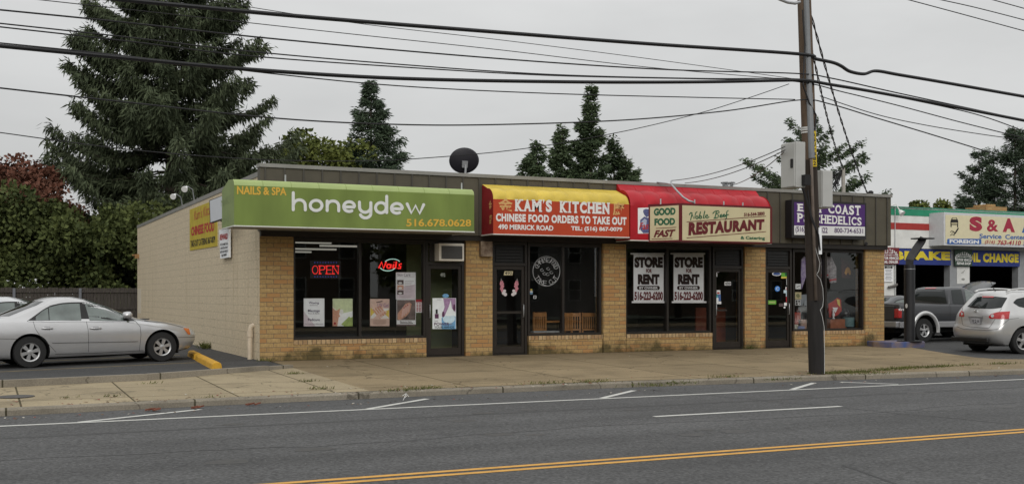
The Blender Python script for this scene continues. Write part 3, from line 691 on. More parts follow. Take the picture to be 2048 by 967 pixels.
# --- honeydew
m_hg = mat('honeydew_green', (.165, .226, .053), .78, .2, 1.4, .35, 5, stretch=(1, 1, .4)); m_hl = mat('honeydew_light', (.33, .41, .16), .7, .06, 2)
HD = awning('green_awning', 'green box awning of the nail salon reading honeydew', (1.8, -.8, 2.86), (-.85, 4.49), 1.46, 2.865, 3.7, 3.83, m_hg, m_hl, mat('honeydew_side', (.22, .28, .11), .75, .1, 2), mat('awning_lining', (.34, .32, .26), .8, .06), round_=False, rear=(-.9, 3.86), sr=3.7)
ph = PY(-1.46); z1 = zoomf(440, 340, 3.938)
L1 = MB(); T(L1, 'NAILS & SPA', ph, z1, 134, 524, (124, 190), (138, 200), bold=.024); L1.mark()
T(L1, '516.678.0628', ph, z1, 1468, 1978, (383, 443), (388, 443), bold=.02)
L1.build('gold_lettering', m_gold, HD)
L2 = MB()
sw = 24
for pts in ([(577, 178), (577, 312)], [(577, 272)] + arc(625, 276, 46, 42, 188, 360) + [(671, 280), (672, 313)],
            arc(757, 278, 46, 40, 0, 360, 28), [(844, 243), (844, 318)], [(844, 290)] + arc(890, 283, 45, 40, 190, 360) + [(935, 285), (935, 321)],
            [(975, 289), (1060, 291)] + arc(1017, 287, 43, 38, 0, -300, 24), [(1098, 252), (1099, 288)] + arc(1143, 290, 44, 42, 180, 0), [(1188, 256), (1188, 335)] + arc(1146, 338, 42, 38, 0, 160),
            arc(1267, 296, 42, 40, 0, 360, 28), [(1313, 206), (1313, 334)], [(1352, 303), (1436, 305)] + arc(1393, 301, 43, 38, 0, -300, 24),
            [(1474, 266), (1508, 338), (1540, 278), (1572, 341), (1604, 272)]):
    stroke(L2, ph, z1, pts, sw, off=.005)
L2.build('white_lettering', m_silverink, HD)
L3 = MB(); ps = PX(-.85); zs = zoomf(360, 360, 5.37)
T(L3, 'NAILS', ps, zs, 440, 540, (215, 285), (150, 240), bold=.0); L3.mark(); T(L3, 'SPA', ps, zs, 445, 540, (420, 475), (372, 440), bold=.0)
L3.build('faded_side_lettering', mat('faded_green', (.24, .3, .14), .8, .1, 8), HD)
m = MB()
for x in (515, 1903): m.mark(); p = z1(x, 60 if x < 600 else 122); q = PY(-1.2).p(*p); m.tube([(q[0], -1.2, 3.8), (q[0], -1.2, q[2] + .06)], .018, 6)
m.build('top_fixings', m_steel, HD)
# --- Kam's Kitchen
X0, X1 = 5.24, fx(1258.6, -.84)
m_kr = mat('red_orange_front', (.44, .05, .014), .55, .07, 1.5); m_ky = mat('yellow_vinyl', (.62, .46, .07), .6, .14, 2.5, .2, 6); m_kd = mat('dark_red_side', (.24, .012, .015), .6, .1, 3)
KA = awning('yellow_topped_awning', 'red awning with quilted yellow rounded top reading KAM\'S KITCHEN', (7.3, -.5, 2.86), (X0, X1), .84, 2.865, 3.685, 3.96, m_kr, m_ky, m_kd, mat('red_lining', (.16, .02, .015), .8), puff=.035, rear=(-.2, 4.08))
pk = PY(-.84); z2 = zoomf(950, 350, 6.4)
L = MB(); put(L, serif_geo("KAM'S", .05), pk, z2, 510, 985, (305, 460), (315, 475)); L.mark(); put(L, serif_geo('KITCHEN', .05), pk, z2, 1083, 1726, (330, 478), (352, 500)); L.mark()
T(L, 'CHINESE FOOD ORDERS TO TAKE OUT', pk, z2, 268, 1940, (487, 590), (538, 640), bold=.05, space=1.1); L.mark()
T(L, '490 MERRICK ROAD', pk, z2, 297, 1003, (625, 692), (645, 712), bold=.035); L.mark(); T(L, 'TEL: (516) 867-0079', pk, z2, 1230, 1885, (650, 722), (668, 732), bold=.035)
L.build('white_lettering', m_wht, KA)
L = MB(); T(L, '\u91d1', pk, z2, 298, 482, (290, 466), (296, 468), bold=.03); L.mark(); T(L, '\u5eda', pk, z2, 1765, 1907, (345, 515), (350, 520), bold=.025); L.mark()
psd = PX(X0); T(L, '\u91d1', psd, z2, 178, 214, (325, 455), (320, 450)); L.mark(); T(L, '\u5eda', psd, z2, 184, 217, (505, 630), (500, 625))
L.build('tan_lettering', m_tan, KA)
# --- red awning with the two-faced restaurant sign box
X0, X1 = X1 + .03, fx(1542, -.84)
m_rv = mat('red_vinyl', (.4, .009, .018), .5, .2, 2.2, .2, 6, spec=.35); m_rf = mat('red_front', (.4, .006, .008), .55, .07, 1.5)
RA = awning('red_awning', 'bright red awning with a ribbed rounded top behind the restaurant sign', (11.5, -.5, 2.86), (X0, X1), .84, 2.8, 3.66, 4.08, m_rv, m_rv, m_rf, mat('red_lining2', (.25, .2, .14), .8), puff=.032, rear=(-.17, 4.26))
z3 = zoomf(1240, 350, 6.4); pr = PY(-.84)
P = MB(); rect(P, pr, z3, 229, 430, (420, 748), (412, 744), 0, .003)
blob(P, pr, z3, [(300, 445), (330, 432), (365, 436), (380, 470), (370, 520), (340, 540), (310, 505), (296, 470)], 1, .005)
blob(P, pr, z3, [(258, 575), (310, 530), (350, 545), (400, 540), (420, 735), (300, 742), (262, 700)], 1, .006)
blob(P, pr, z3, [(275, 590), (318, 556), (345, 580), (330, 660), (290, 690)], 3, .007)
T(P, 'Fast', pr, z3, 243, 400, (612, 700), (600, 690), 2, .008, .02, .3)
P.build('picture_panel', [m_paper, mat('blue_drawing', (.1, .11, .25), .6, .3, 30), m_redink, mat('pale_blue_drawing', (.42, .45, .58), .6, .2, 30)], RA)
YA = -1.53; ap = np.array(PY(YA).p(*z3(772, 600)))[:2]
rt = np.array(PY(YA).p(*z3(1948, 600)))[:2]
lf = ap + np.array([-.49, .70])
zt_, zb_ = float(PY(YA).p(*z3(772, 357))[2]), float(PY(YA).p(*z3(772, 848))[2])
S = thing('restaurant_sign', 'cream two-faced sign box edged in maroon reading Noble Beef RESTAURANT', 'sign', (ap[0] + 1.4, -1.2, zb_))
m = MB(); foot = [lf, ap, rt, np.array([rt[0], -.85]), np.array([lf[0], -.84])]
V = [(*p, zb_) for p in foot] + [(*p, zt_) for p in foot]
m.add(V, [[0, 1, 2, 3, 4][::-1], [5, 6, 7, 8, 9]] + [[i, (i + 1) % 5, 5 + (i + 1) % 5, 5 + i] for i in range(5)]); m.build('sign_box', mat('maroon_frame', (.12, .01, .014), .45, .1), S)
pb = PY(YA); d2 = ap - lf; psm = Pl((*ap, 3.2), (d2[1], -d2[0], 0))
m = MB(); rect(m, pb, z3, 797, 1920, (385, 832), (430, 858), 0, .006); m.build('large_face', m_cream, S)
m = MB(); rect(m, psm, z3, 384, 752, (407, 838), (385, 828), 0, .006); m.build('small_face', m_cream, S)
L = MB(); T(L, 'GOOD', psm, z3, 433, 711, (425, 520), (413, 507), bold=.06, off=.009); L.mark(); T(L, 'FOOD', psm, z3, 440, 705, (555, 646), (545, 636), bold=.06, off=.009); L.mark()
for w in ([(888, 505), (905, 478), (925, 482), (905, 572)], [(915, 480), (948, 560), (972, 478), (985, 470)], arc(985, 540, 15, 18, 0, 360), [(1030, 470), (1012, 552)] + arc(1030, 538, 15, 16, 150, -150), [(1085, 462), (1066, 550), (1080, 550)], [(1092, 535), (1125, 520), (1118, 505), (1100, 512), (1094, 540), (1115, 550), (1138, 535)],
          [(1190, 490), (1210, 465), (1236, 462), (1215, 545)], [(1222, 462), (1262, 455), (1272, 475), (1235, 495), (1262, 510), (1255, 540), (1205, 550)], [(1280, 530), (1306, 515), (1298, 500), (1284, 510), (1280, 535), (1300, 540), (1312, 528)], [(1318, 525), (1342, 510), (1335, 497), (1322, 505), (1318, 530), (1338, 535), (1352, 520)], [(1384, 455), (1368, 465), (1360, 560), (1350, 572), (1348, 560)], [(1345, 515), (1388, 505)]):
    stroke(L, pb, z3, w, 13, off=.009)
L.mark(); T(L, '& Catering', pb, z3, 1543, 1856, (778, 832), (785, 838), bold=.04, off=.009); L.build('green_lettering', m_dgreen, S)
L = MB(); stroke(L, psm, z3, [(460, 680), (722, 666)], 7, off=.009, cap=False); stroke(L, psm, z3, [(405, 818), (672, 808)], 7, off=.009, cap=False); L.mark(); T(L, 'FAST', psm, z3, 430, 712, (705, 796), (692, 786), bold=.045, shear=.35, off=.014); L.mark()
stroke(L, pb, z3, [(853, 598), (1868, 525)], 8, off=.009, cap=False); stroke(L, pb, z3, [(853, 803), (1868, 722)], 8, off=.009, cap=False); L.mark()
T(L, 'RESTAURANT', pb, z3, 875, 1850, (603, 772), (560, 698), bold=.065, off=.014, space=1.12, shear=.06); L.mark(); T(L, '516-544-2800', pb, z3, 1588, 1852, (482, 530), (466, 512), bold=.035, off=.014); L.build('maroon_lettering', m_maroon, S)
m = MB()
for x, y in ((520, 335), (955, 340), (1328, 365), (1572, 380)):
    q = PY(-1.2).p(*z3(x, y)); m.tube([(q[0], -1.2, zt_ - .02), (q[0], -1.2, q[2] + .06)], .018, 6)
m.build('top_brackets', m_steel, S)
q = [PY(-.5).p(*z3(655, 80)), PY(-.6).p(*z3(655, 118)), PY(-.8).p(*z3(740, 215)), PY(-1.0).p(*z3(810, 285)), PY(-1.15).p(*z3(880, 330)), PY(-1.2).p(*z3(950, 352))]
m = MB(); m.tube(q, .026, 8); m.tube([PY(-.2).p(*z3(470, 92)), PY(-.4).p(*z3(600, 105)), q[1]], .016, 6); solo(m, 'sign_conduit', m_steel, 'bent grey conduit running over the red awning down to the restaurant sign', 'conduit', smooth=True)
q = PY(.6).p(1456, 373); m = MB(); m.lathe([(.13, 0), (.13, .5)], (q[0], .6, 3.97), n=14); m.lathe([(.2, .53), (.2, .56)], (q[0], .6, 3.97), n=14)
for a in range(6): m.tube([(q[0] + .16 * math.cos(a), .6 + .16 * math.sin(a), 4.4), (q[0] + .16 * math.cos(a), .6 + .16 * math.sin(a), 4.51)], .012, 5)
solo(m, 'roof_vent', m_steel, 'small capped metal roof vent just behind the red awning', 'roof vent')
# --- psychedelics sign
z4 = zoomf(1480, 340, 2.197); yq = -.45; pq = PY(yq)
a, b = pq.p(*z4(235, 210)), pq.p(*z4(550, 220)); zt_, zb_ = pq.p(*z4(235, 138))[2], pq.p(*z4(235, 288))[2]
S = thing('purple_sign', 'purple and white sign box reading EAST COAST PSYCHEDELICS behind the utility pole', 'sign', ((a[0] + b[0]) / 2, yq, zb_))
m = MB(); m.box(a[0] - .06, b[0] + .04, yq, -.187, zb_ - .05, zt_ + .05); m.build('sign_box', mat('black_box', (.018, .016, .018), .5), S)
m = MB(); rect(m, pq, z4, 238, 549, (140, 242), (153, 248), 0, .004); m.build('purple_face', mat('purple_face', (.065, .018, .14), .5, .06, 2), S)
m = MB(); rect(m, pq, z4, 238, 549, (243, 284), (249, 289), 0, .004); m.build('white_face', mat('white_face', (.7, .7, .7), .5, .03), S)
L = MB(); put(L, serif_geo('EAST COAST', .04), pq, z4, 250, 530, (147, 180), (156, 199), off=.007); L.mark(); put(L, serif_geo('PSYCHEDELICS', .03), pq, z4, 250, 534, (188, 228), (208, 244), off=.007); L.build('white_lettering', m_wht, S)
L = MB(); T(L, '(516)', pq, z4, 244, 286, (247, 277), (247, 277), bold=.02, off=.007); L.mark(); T(L, '422', pq, z4, 353, 385, (251, 275), (252, 276), bold=.02, off=.007); L.mark(); T(L, '800-734-6531', pq, z4, 415, 541, (253, 275), (257, 278), bold=.015, off=.007); L.build('purple_lettering', mat('purple_ink', (.06, .015, .1), .5, 0), S)
p = PY(-.2).p(1733, 487); m = MB(); m.lathe([(.05, -.2), (.06, -.08), (.03, 0)], (p[0], 0, p[2]), 'y', 12); m.build('fascia_camera', m_black, B)
p = PY(-.1).p(1744, 385); m = MB(); m.tube([(p[0], -.05, 4.32), (p[0], -.05, p[2])], .02, 6); m.lathe([(.02, -.06), (.07, -.05), (.08, .02), (.04, .06)], (p[0], -.05, p[2]), 'z', 10); solo(m, 'roof_lamp', m_black, 'small dark floodlight on the roof edge at the right end of the shops', 'floodlight')

# ================================================================== posters, stickers and neon in the windows
def poster(name, label, cat, group, pl, z, els, mats, base=.0):
    mb = MB(); off = base
    for e in els:
        k = e[0]; off += .0009
        if k == 'r': rect(mb, pl, z, *e[1:5], e[5] if len(e) > 6 else None, e[-1], off) if len(e) > 6 else rect(mb, pl, z, e[1], e[2], e[3], None, e[4], off)
        elif k == 't': T(mb, e[1], pl, z, e[2], e[3], e[4], None, e[-1], off, e[5] if len(e) > 6 else .012)
        elif k == 'b': blob(mb, pl, z, e[1], e[2], off)
        elif k == 'e': ell(mb, pl, z, *e[1:5], e[5], off)
        elif k == 's': stroke(mb, pl, z, e[1], e[2], e[3], off)
        elif k == 'rr': rrect(mb, pl, z, *e[1:6], e[6], off)
    return solo(mb, name, mats, label, cat, group)
PI_ = PY(.17)      # posters hang just behind the glass
zn = zoomf(580, 460, 3.72)
c_pink = mat('poster_pink', (.68, .6, .64), .6, .06, 14); c_skin = mat('poster_skin', (.6, .34, .24), .6, .15, 30); c_green = mat('poster_green', (.38, .48, .16), .6, .2, 12)
c_lime = mat('poster_pale_green', (.62, .68, .45), .6, .1, 12); c_yel = mat('poster_yellow', (.72, .55, .1), .6, .1, 20); c_peach = mat('poster_peach', (.68, .5, .42), .6, .1, 14)
c_dk = mat('poster_dark', (.1, .07, .07), .6, .3, 20); c_rd = mat('poster_red', (.4, .02, .03), .6, .1); c_bl = mat('poster_blue', (.16, .36, .58), .6, .2, 12); c_lb = mat('poster_pale_blue', (.55, .7, .78), .6, .1, 12); c_pur = mat('poster_purple', (.35, .22, .36), .6, .2, 20); c_grt = mat('poster_grey_text', (.3, .28, .32), .6, 0)
WG = 'posters in the nail salon window'
poster('poster', 'white and pink poster reading Waxing, Massage and Pedicure', 'poster', WG, PI_, zn, [('r', 102, 256, (506, 714), 0), ('b', [(102, 714), (102, 600), (190, 714)], 1), ('t', 'Waxing', 140, 215, (530, 552), 2), ('t', 'Eyebrow', 148, 207, (552, 564), 3), ('t', 'Massage', 134, 222, (588, 612), 2), ('t', 'Foot & Back', 136, 220, (612, 623), 3), ('t', 'Pedicure', 134, 222, (654, 674), 2), ('t', 'Full Complete Manicure', 112, 246, (692, 702), 3)], [m_paper, c_pink, mat('poster_ink', (.05, .03, .09), .6, 0), c_grt])
poster('poster', 'green poster of a foot with white flowers and leaves', 'poster', WG, PI_, zn, [('r', 317, 466, (508, 713), 0), ('b', [(317, 508), (466, 508), (466, 600), (380, 620), (317, 570)], 1), ('b', [(317, 575), (345, 600), (372, 580), (362, 650), (352, 713), (317, 713)], 2), ('b', [(400, 713), (466, 640), (466, 713)], 3), ('b', [(380, 700), (440, 640), (460, 660), (410, 713)], 3), ('e', 382, 640, 16, 24, 0), ('e', 384, 605, 14, 18, 4), ('s', [(345, 600), (368, 640)], 10, 2), ('s', [(400, 690), (455, 650)], 5, 3), ('e', 334, 692, 8, 10, 5)], [m_paper, c_lime, c_skin, c_green, m_wht, c_rd])
poster('poster', 'peach poster of crossed fingers over yellow petals reading UV Gel', 'poster', WG, PI_, zn, [('r', 595, 740, (510, 712), 0), ('r', 600, 735, (580, 655), 1), ('b', [(598, 575), (640, 600), (600, 640)], 2), ('b', [(738, 590), (690, 610), (736, 650)], 2)] + [('s', [(620 + 16 * i, 590 - 8 * i), (668 + 14 * i, 650 - 10 * i)], 13, 3) for i in range(4)] + [('s', [(625 + 14 * i, 655 - 2 * i), (690 + 9 * i, 600 + 2 * i)], 8, 4) for i in range(4)] + [('t', 'UV Gel', 652, 733, (542, 572), 5), ('s', [(645, 536), (686, 527)], 6, 6)] + [('r', 620, 716, (664 + 9 * i, 668 + 9 * i), 7) for i in range(4)], [c_peach, m_wht, c_yel, c_skin, mat('poster_pale_skin', (.7, .5, .42), .6, .1), c_pur, c_dk, mat('poster_tan_text', (.5, .36, .3), .6, 0)])
poster('poster', 'pale price poster headed Skin Care with three small pictures down its left side', 'poster', WG, PI_, zn, [('r', 788, 935, (313, 513), 0), ('b', [(792, 430), (931, 400), (931, 508), (792, 508)], 1), ('t', 'Skin Care', 798, 895, (320, 342), 2), ('r', 850, 926, (344, 347), 3)] + [('r', 798, 845, (370 + 38 * i, 402 + 38 * i), 4 + (i % 2)) for i in range(3)] + [('e', 820, 392 + 38 * i, 14, 7, 6) for i in range(3)] + [('r', 854, 920 - 9 * (i % 3), (376 + 12 * i, 379 + 12 * i), 3) for i in range(8)] + [('r', 815, 905, (484, 487), 3), ('r', 820, 900, (494, 497), 3)], [m_paper, c_pink, c_grt, mat('poster_faint_text', (.5, .44, .46), .6, 0), c_dk, c_skin, m_wht])
poster('poster', 'dark poster of praying hands with red nails reading GEL', 'poster', WG, PI_, zn, [('r', 793, 936, (515, 711), 0), ('r', 796, 933, (518, 668), 1), ('b', [(800, 660), (800, 620), (840, 572), (860, 545), (890, 536), (905, 548), (890, 610), (860, 645), (815, 668)], 2)] + [('s', [(845 + 14 * i, 572 - 8 * i), (835 + 15 * i, 640 - 12 * i)], 12, 3) for i in range(4)] + [('e', 848 + 14 * i, 575 - 9 * i, 4, 6, 4) for i in range(4)] + [('t', 'GEL', 845, 886, (640, 657), 5), ('t', 'Manicure Nails', 818, 905, (674, 684), 6), ('r', 820, 915, (688, 692), 6), ('r', 793, 936, (699, 711), 1)], [m_paper, mat('poster_brown_grey', (.17, .13, .12), .6, .4, 6), c_skin, mat('poster_pale_skin2', (.66, .46, .4), .6, .1), c_rd, m_black, c_dk])
poster('calendar', 'small red and white calendar card beside the salon door', 'calendar', None, PI_, zn, [('r', 936, 998, (514, 612), 0), ('r', 936, 998, (514, 535), 1)] + [('r', 941 + 19 * j, 954 + 19 * j, (540 + 11 * i, 546 + 11 * i), 1) for i in range(6) for j in range(3)], [m_paper, c_rd])
PD_ = PY(.102)
poster('poster', 'blue and white poster on the salon door reading THE POWER IN YOUR HANDS', 'poster', None, PY(.1), zn, [('r', 1060, 1235, (504, 733), 0), ('b', [(1128, 733), (1128, 650), (1150, 625), (1232, 640), (1232, 733)], 1), ('e', 1182, 655, 46, 38, 2), ('e', 1182, 628, 40, 9, 0), ('b', [(1140, 506), (1200, 506), (1180, 570), (1150, 640), (1128, 640), (1150, 570)], 3), ('b', [(1195, 506), (1232, 506), (1232, 610), (1205, 580)], 3), ('e', 1140, 625, 9, 22, 4), ('e', 1222, 575, 9, 26, 4), ('r', 1078, 1106, (622, 655), 4), ('r', 1084, 1099, (588, 620), 5), ('t', 'THE', 1074, 1100, (670, 680), 6), ('t', 'POWER', 1073, 1185, (686, 708), 4), ('t', 'IN', 1192, 1206, (690, 704), 6), ('t', 'YOUR HANDS', 1073, 1222, (712, 728), 5), ('r', 1095, 1128, (514, 516), 6)], [mat('poster_pale_grey', (.76, .8, .8), .6, .05, 8), c_bl, c_lb, c_pur, mat('poster_plum', (.1, .03, .08), .6, 0), m_black, c_grt], base=.0)
m = MB(); ell(m, PY(.1), zn, 1158, 487, 24, 15, 0, .003); solo(m, 'sticker', c_bl, 'small oval blue sticker on the salon door glass above the poster', 'sticker')
m = MB(); T(m, '492', PY(.1), zn, 1118, 1155, (318, 346), off=.003); solo(m, 'door_number', mat('faded_number', (.35, .38, .34), .6, 0), 'faded white door number 492 on the salon door glass', 'door number')
# neon signs (lit)
m_neon = mat('neon_red', (1, .035, .03), .5, 0, emit=.6); m_nblue = mat('neon_blue', (.12, .16, .9), .5, 0, emit=.25); m_ncyan = mat('neon_cyan', (.55, .95, .85), .5, 0, emit=.4)
PN = PY(.24)
def neon(mb, pl, z, pts, r=.012, mi=0, off=0): mb.tube([pl.p(*z(*p), off) for p in pts], r, 6, mi)
S = thing('open_sign', 'red lit OPEN sign hanging in the left salon window', 'neon sign', PN.p(*zn(263, 355)))
m = MB(); rect(m, PN, zn, 150, 378, (225, 360), None, 0, -.02); m.build('backing', mat('sign_backing', (.01, .01, .014), .5), S)
m = MB(); put(m, serif_geo('OPEN', -.018), PN, zn, 164, 365, (262, 327), (262, 327), 0, .004); m.build('lit_letters', m_neon, S)
m = MB()
for i in range(9):
    for y in (240, 345): p = PN.p(*zn(185 + 20 * i, y)); m.obox(p, (.007, 0, 0), (0, .006, 0), (0, 0, .007))
m.build('blue_lamps', m_nblue, S)
S = thing('nails_sign', 'red lit Nails sign between two pale arcs in the right salon window', 'neon sign', PN.p(*zn(745, 305)))
m = MB()
for w in ([(660, 282), (682, 236), (696, 284), (716, 234)], arc(735, 268, 14, 15, 0, 360), [(752, 252), (747, 284)], [(772, 252), (766, 284)], [(775, 240), (776, 236)], [(792, 232), (784, 284)], [(830, 250), (812, 254), (812, 266), (826, 270), (822, 284), (802, 282)]): neon(m, PN, zn, w, .02)
m.build('lit_tubes', m_neon, S)
m = MB(); neon(m, PN, zn, arc(763, 246, 58, 32, 200, 335), .011); neon(m, PN, zn, arc(727, 268, 58, 34, 25, 160), .011); m.build('pale_arcs', m_ncyan, S)
# air conditioner above the first door
a, b = PY(-.18).p(*zn(1109, 228)), PY(-.18).p(*zn(1296, 100))
S = thing('air_conditioner', 'cream window air conditioner above the salon door', 'air conditioner', ((a[0] + b[0]) / 2, -.18, a[2]))
m = MB(); m.box(a[0], b[0], -.18, .3, a[2], b[2]); m.build('housing', mat('cream_plastic', (.76, .72, .63), .5, .06, 5), S, bevel=.012)
m = MB(); m.box(a[0] + .06, b[0] - .05, -.19, -.182, a[2] + .05, b[2] - .06); m.build('grille', mat('dark_grille', (.07, .07, .068), .5, .1, 40), S)
m = MB(); m.box(a[0] - .13, a[0] - .004, .1, .12, a[2], b[2]); m.build('filler_panel', m_bronze, S)
# Kam's door and window
zk = zoomf(960, 470, 4.03)
poster('door_number', 'cream sticker with italic door number 490 on the take-out door', 'door number', None, PY(.1), zk, [('b', [(197, 290), (266, 290), (261, 322), (191, 322)], 0), ('t', '490', 200, 258, (293, 318), 1)], [m_cream, m_black])
m_pk = mat('pink_flower', (.5, .2, .24), .7, .25, 30); m_wf = mat('white_flower', (.6, .55, .55), .7, .15, 30)
for sgn, cx, lab in ((1, 180, 'hanging pink and white paper flower decoration on the left of the take-out door glass'), (-1, 290, 'hanging pink and white paper flower decoration on the right of the take-out door glass')):
    m = MB()
    for k, (dx, y, r_) in enumerate(((-6, 375, 12), (-4, 392, 17), (0, 412, 15), (-6, 430, 14), (2, 448, 13))): ell(m, PY(.1), zk, cx + dx * sgn, y, r_, r_ * .9, 0, .003 + k * .0007)
    for k, (dx, y, r_) in enumerate(((18, 448, 12), (10, 466, 14), (24, 476, 14))): ell(m, PY(.1), zk, cx + dx * sgn, y, r_, r_, 1, .007 + k * .0007)
    blob(m, PY(.1), zk, [(cx - 10 * sgn, 345), (cx - 4 * sgn, 372), (cx - 12 * sgn, 372)], 1, .003)
    solo(m, 'flower_decoration', [m_pk, m_wf], lab, 'decoration', 'flower decorations on the take-out door')
S = thing('takeout_sign', 'unlit round neon sign reading CHINESE FOOD TAKE OUT on a clear square panel', 'neon sign', PI_.p(*zk(533, 427)))
m = MB(); rect(m, PI_, zk, 410, 657, (150, 427), None, 0, 0); m.build('clear_panel', glass('acrylic', (.82, .82, .82), .02), S)
m_tube = mat('unlit_tube', (.62, .62, .62), .3, 0)
m = MB(); neon(m, PI_, zk, arc(535, 290, 109, 119, 0, 360, 36), .008, 0, .02)
for s_, rad, a0, a1, flip in (('CHINESE FOOD', 84, 200, 345, 1), ('TAKE OUT', 88, 155, 25, -1)):
    n_ = len(s_)
    for i, ch in enumerate(s_):
        if ch == ' ': continue
        q = R(a0 + (a1 - a0) * (i + .5) / n_); cx, cy = 535 + rad * math.cos(q), 290 + rad * 1.08 * math.sin(q)
        v, f = text_geo(ch, -.01); rot = q + math.pi / 2 if flip > 0 else q - math.pi / 2
        w_, h_ = (30, 38) if ch != 'I' else (7, 38); P = []
        for a_, b_ in v:
            dx, dy = (a_ - .5) * w_, -(b_ - .5) * h_
            P.append(PI_.p(*zk(cx + dx * math.cos(rot) - dy * math.sin(rot), cy + dx * math.sin(rot) + dy * math.cos(rot)), .02))
        m.add(P, f, 0)
for cx, cy in ((500, 280), (520, 310), (550, 270), (575, 300), (545, 315)): neon(m, PI_, zk, arc(cx, cy, 13, 10, 0, 300, 10), .006, 0, .02)
m.build('tubes', m_tube, S)
poster('sticker', 'small card sticker in red yellow and blue low in the corner of the take-out window', 'sticker', None, PI_, zk, [('r', 394, 425, (430, 476), 0), ('r', 394, 425, (430, 448), 1), ('e', 403, 439, 7, 7, 2), ('e', 414, 439, 7, 7, 3), ('r', 394, 425, (462, 474), 4)], [m_paper, m_dgreen, c_rd, c_yel, c_bl])
poster('sticker', 'tiny white sticker with a black figure in the take-out window', 'sticker', None, PI_, zk, [('r', 430, 455, (485, 511), 0), ('r', 437, 447, (489, 507), 1)], [m_paper, m_black])
# chairs and table inside the take-out shop
m_wood = mat('chair_wood', (.42, .2, .07), .45, .2, 8, stretch=(1, 1, .2))
def make_chair(loc, rz, label):
    t = thing('wooden_chair', label, 'chair', loc, 'wooden chairs inside the take-out shop', rz)
    m = MB(); m.box(-.21, .21, -.2, .2, .43, .46); m.build('seat', m_wood, t, local=True)
    m = MB(); m.box(-.21, -.17, .18, .22, .46, .98); m.box(.17, .21, .18, .22, .46, .98); m.box(-.169, .169, .185, .215, .88, .97); m.box(-.169, .169, .185, .215, .52, .56)
    for i in range(5): m.box(-.135 + i * .06, -.11 + i * .06, .19, .21, .561, .879)
    m.build('backrest', m_wood, t, local=True)
    for sx in (-1, 1):
        for sy in (-1, 1): m = MB(); m.box(sx * .19 - .02, sx * .19 + .02, sy * .18 - .02, sy * .18 + .02, 0, .429); m.build('leg', m_wood, t, local=True)
    return t
for px_, y_, rz_, lab in ((1070, 1.35, R(190), 'dim wooden slat-back chair behind the round unlit neon sign'), (1088, 2.0, R(10), 'wooden chair deepest in the take-out window with only its top rail clear'), (1122, .85, R(200), 'wooden slat-back chair just left of the take-out window mullion'), (1143, 1.0, R(160), 'wooden slat-back chair just right of the take-out window mullion'), (1171, .9, R(178), 'rightmost wooden slat-back chair in the take-out window')):
    x = float(PY(y_).p(px_, 600)[0]); make_chair((x, y_, .02), rz_, lab)
x = float(PY(1.5).p(1118, 600)[0]); t = thing('dining_table', 'small brown table among the chairs inside the take-out shop', 'table', (x, 1.5, .02))
m = MB(); m.box(x - .55, x + .55, 1.2, 1.85, .74, .78); m.build('table_top', m_wood, t); m = MB(); m.box(x - .04, x + .04, 1.48, 1.56, .03, .738); m.box(x - .3, x + .3, 1.3, 1.7, .02, .029); m.build('pedestal', m_black, t)
m = MB(); q = PI_.p(*zk(660, 780)); m.box(q[0] - .75, q[0], .24, .42, .52, .56); solo(m, 'window_tray', mat('grey_tray', (.35, .36, .36), .6, .2, 20), 'flat grey tray on the sill inside the take-out window', 'tray')
# rent posters
zr_ = zoomf(1240, 480, 4.396)
m_ink = mat('brown_black_ink', (.03, .012, .012), .6, .3, 20)
for dx, lab in ((0, 'white STORE FOR RENT poster behind the left pane of the vacant shop'), (352, 'white STORE FOR RENT poster behind the right pane of the vacant shop')):
    e = [('r', 112 + dx, 392 + dx, (118, 543), 1), ('r', 119 + dx, 384 + dx, (126, 536), 0), ('r', 92 + dx, 398 + dx, (112, 125), 0), ('r', 103 + dx, 408 + dx, (535, 551), 0),
         ('t', 'STORE', 127 + dx, 377 + dx, (147, 242), .075, 1), ('t', 'FOR', 229 + dx, 280 + dx, (251, 286), .05, 2), ('t', 'RENT', 157 + dx, 347 + dx, (298, 388), .075, 1),
         ('rr', 150 + dx, 350 + dx, 400, 436, 17, 1), ('t', 'BY OWNER', 170 + dx, 333 + dx, (408, 429), .035, 0), ('t', '516-223-6200', 127 + dx, 377 + dx, (450, 526), .045, 2)]
    poster('rent_poster', lab, 'poster', 'for rent posters in the vacant shop', PI_, zr_, e, [mat('rent_paper', (.88, .88, .89), .6, .04, 5), m_ink, mat('rent_red_ink', (.14, .012, .015), .6, .1)])
poster('door_number', 'white tiles with door number 488 on the vacant shop door', 'door number', None, PY(.1), zr_, [('r', 919, 975, (364, 397), 0), ('t', '488', 922, 972, (368, 393), 1)], [m_paper, m_black])
poster('leaflets', 'small white, teal and blue leaflets taped to the vacant shop door', 'leaflets', None, PY(.1), zr_, [('r', 850, 882, (438, 474), 0), ('r', 854, 876, (455, 470), 3), ('r', 840, 868, (480, 536), 1), ('r', 862, 886, (476, 532), 2), ('r', 842, 866, (505, 535), 0), ('r', 842, 890, (536, 560), 0), ('r', 838, 855, (285, 320), 0), ('r', 845, 872, (268, 284), 4)], [m_paper, mat('teal_paper', (.1, .4, .45), .6), mat('blue_paper', (.08, .16, .4), .6), c_rd, c_grt])
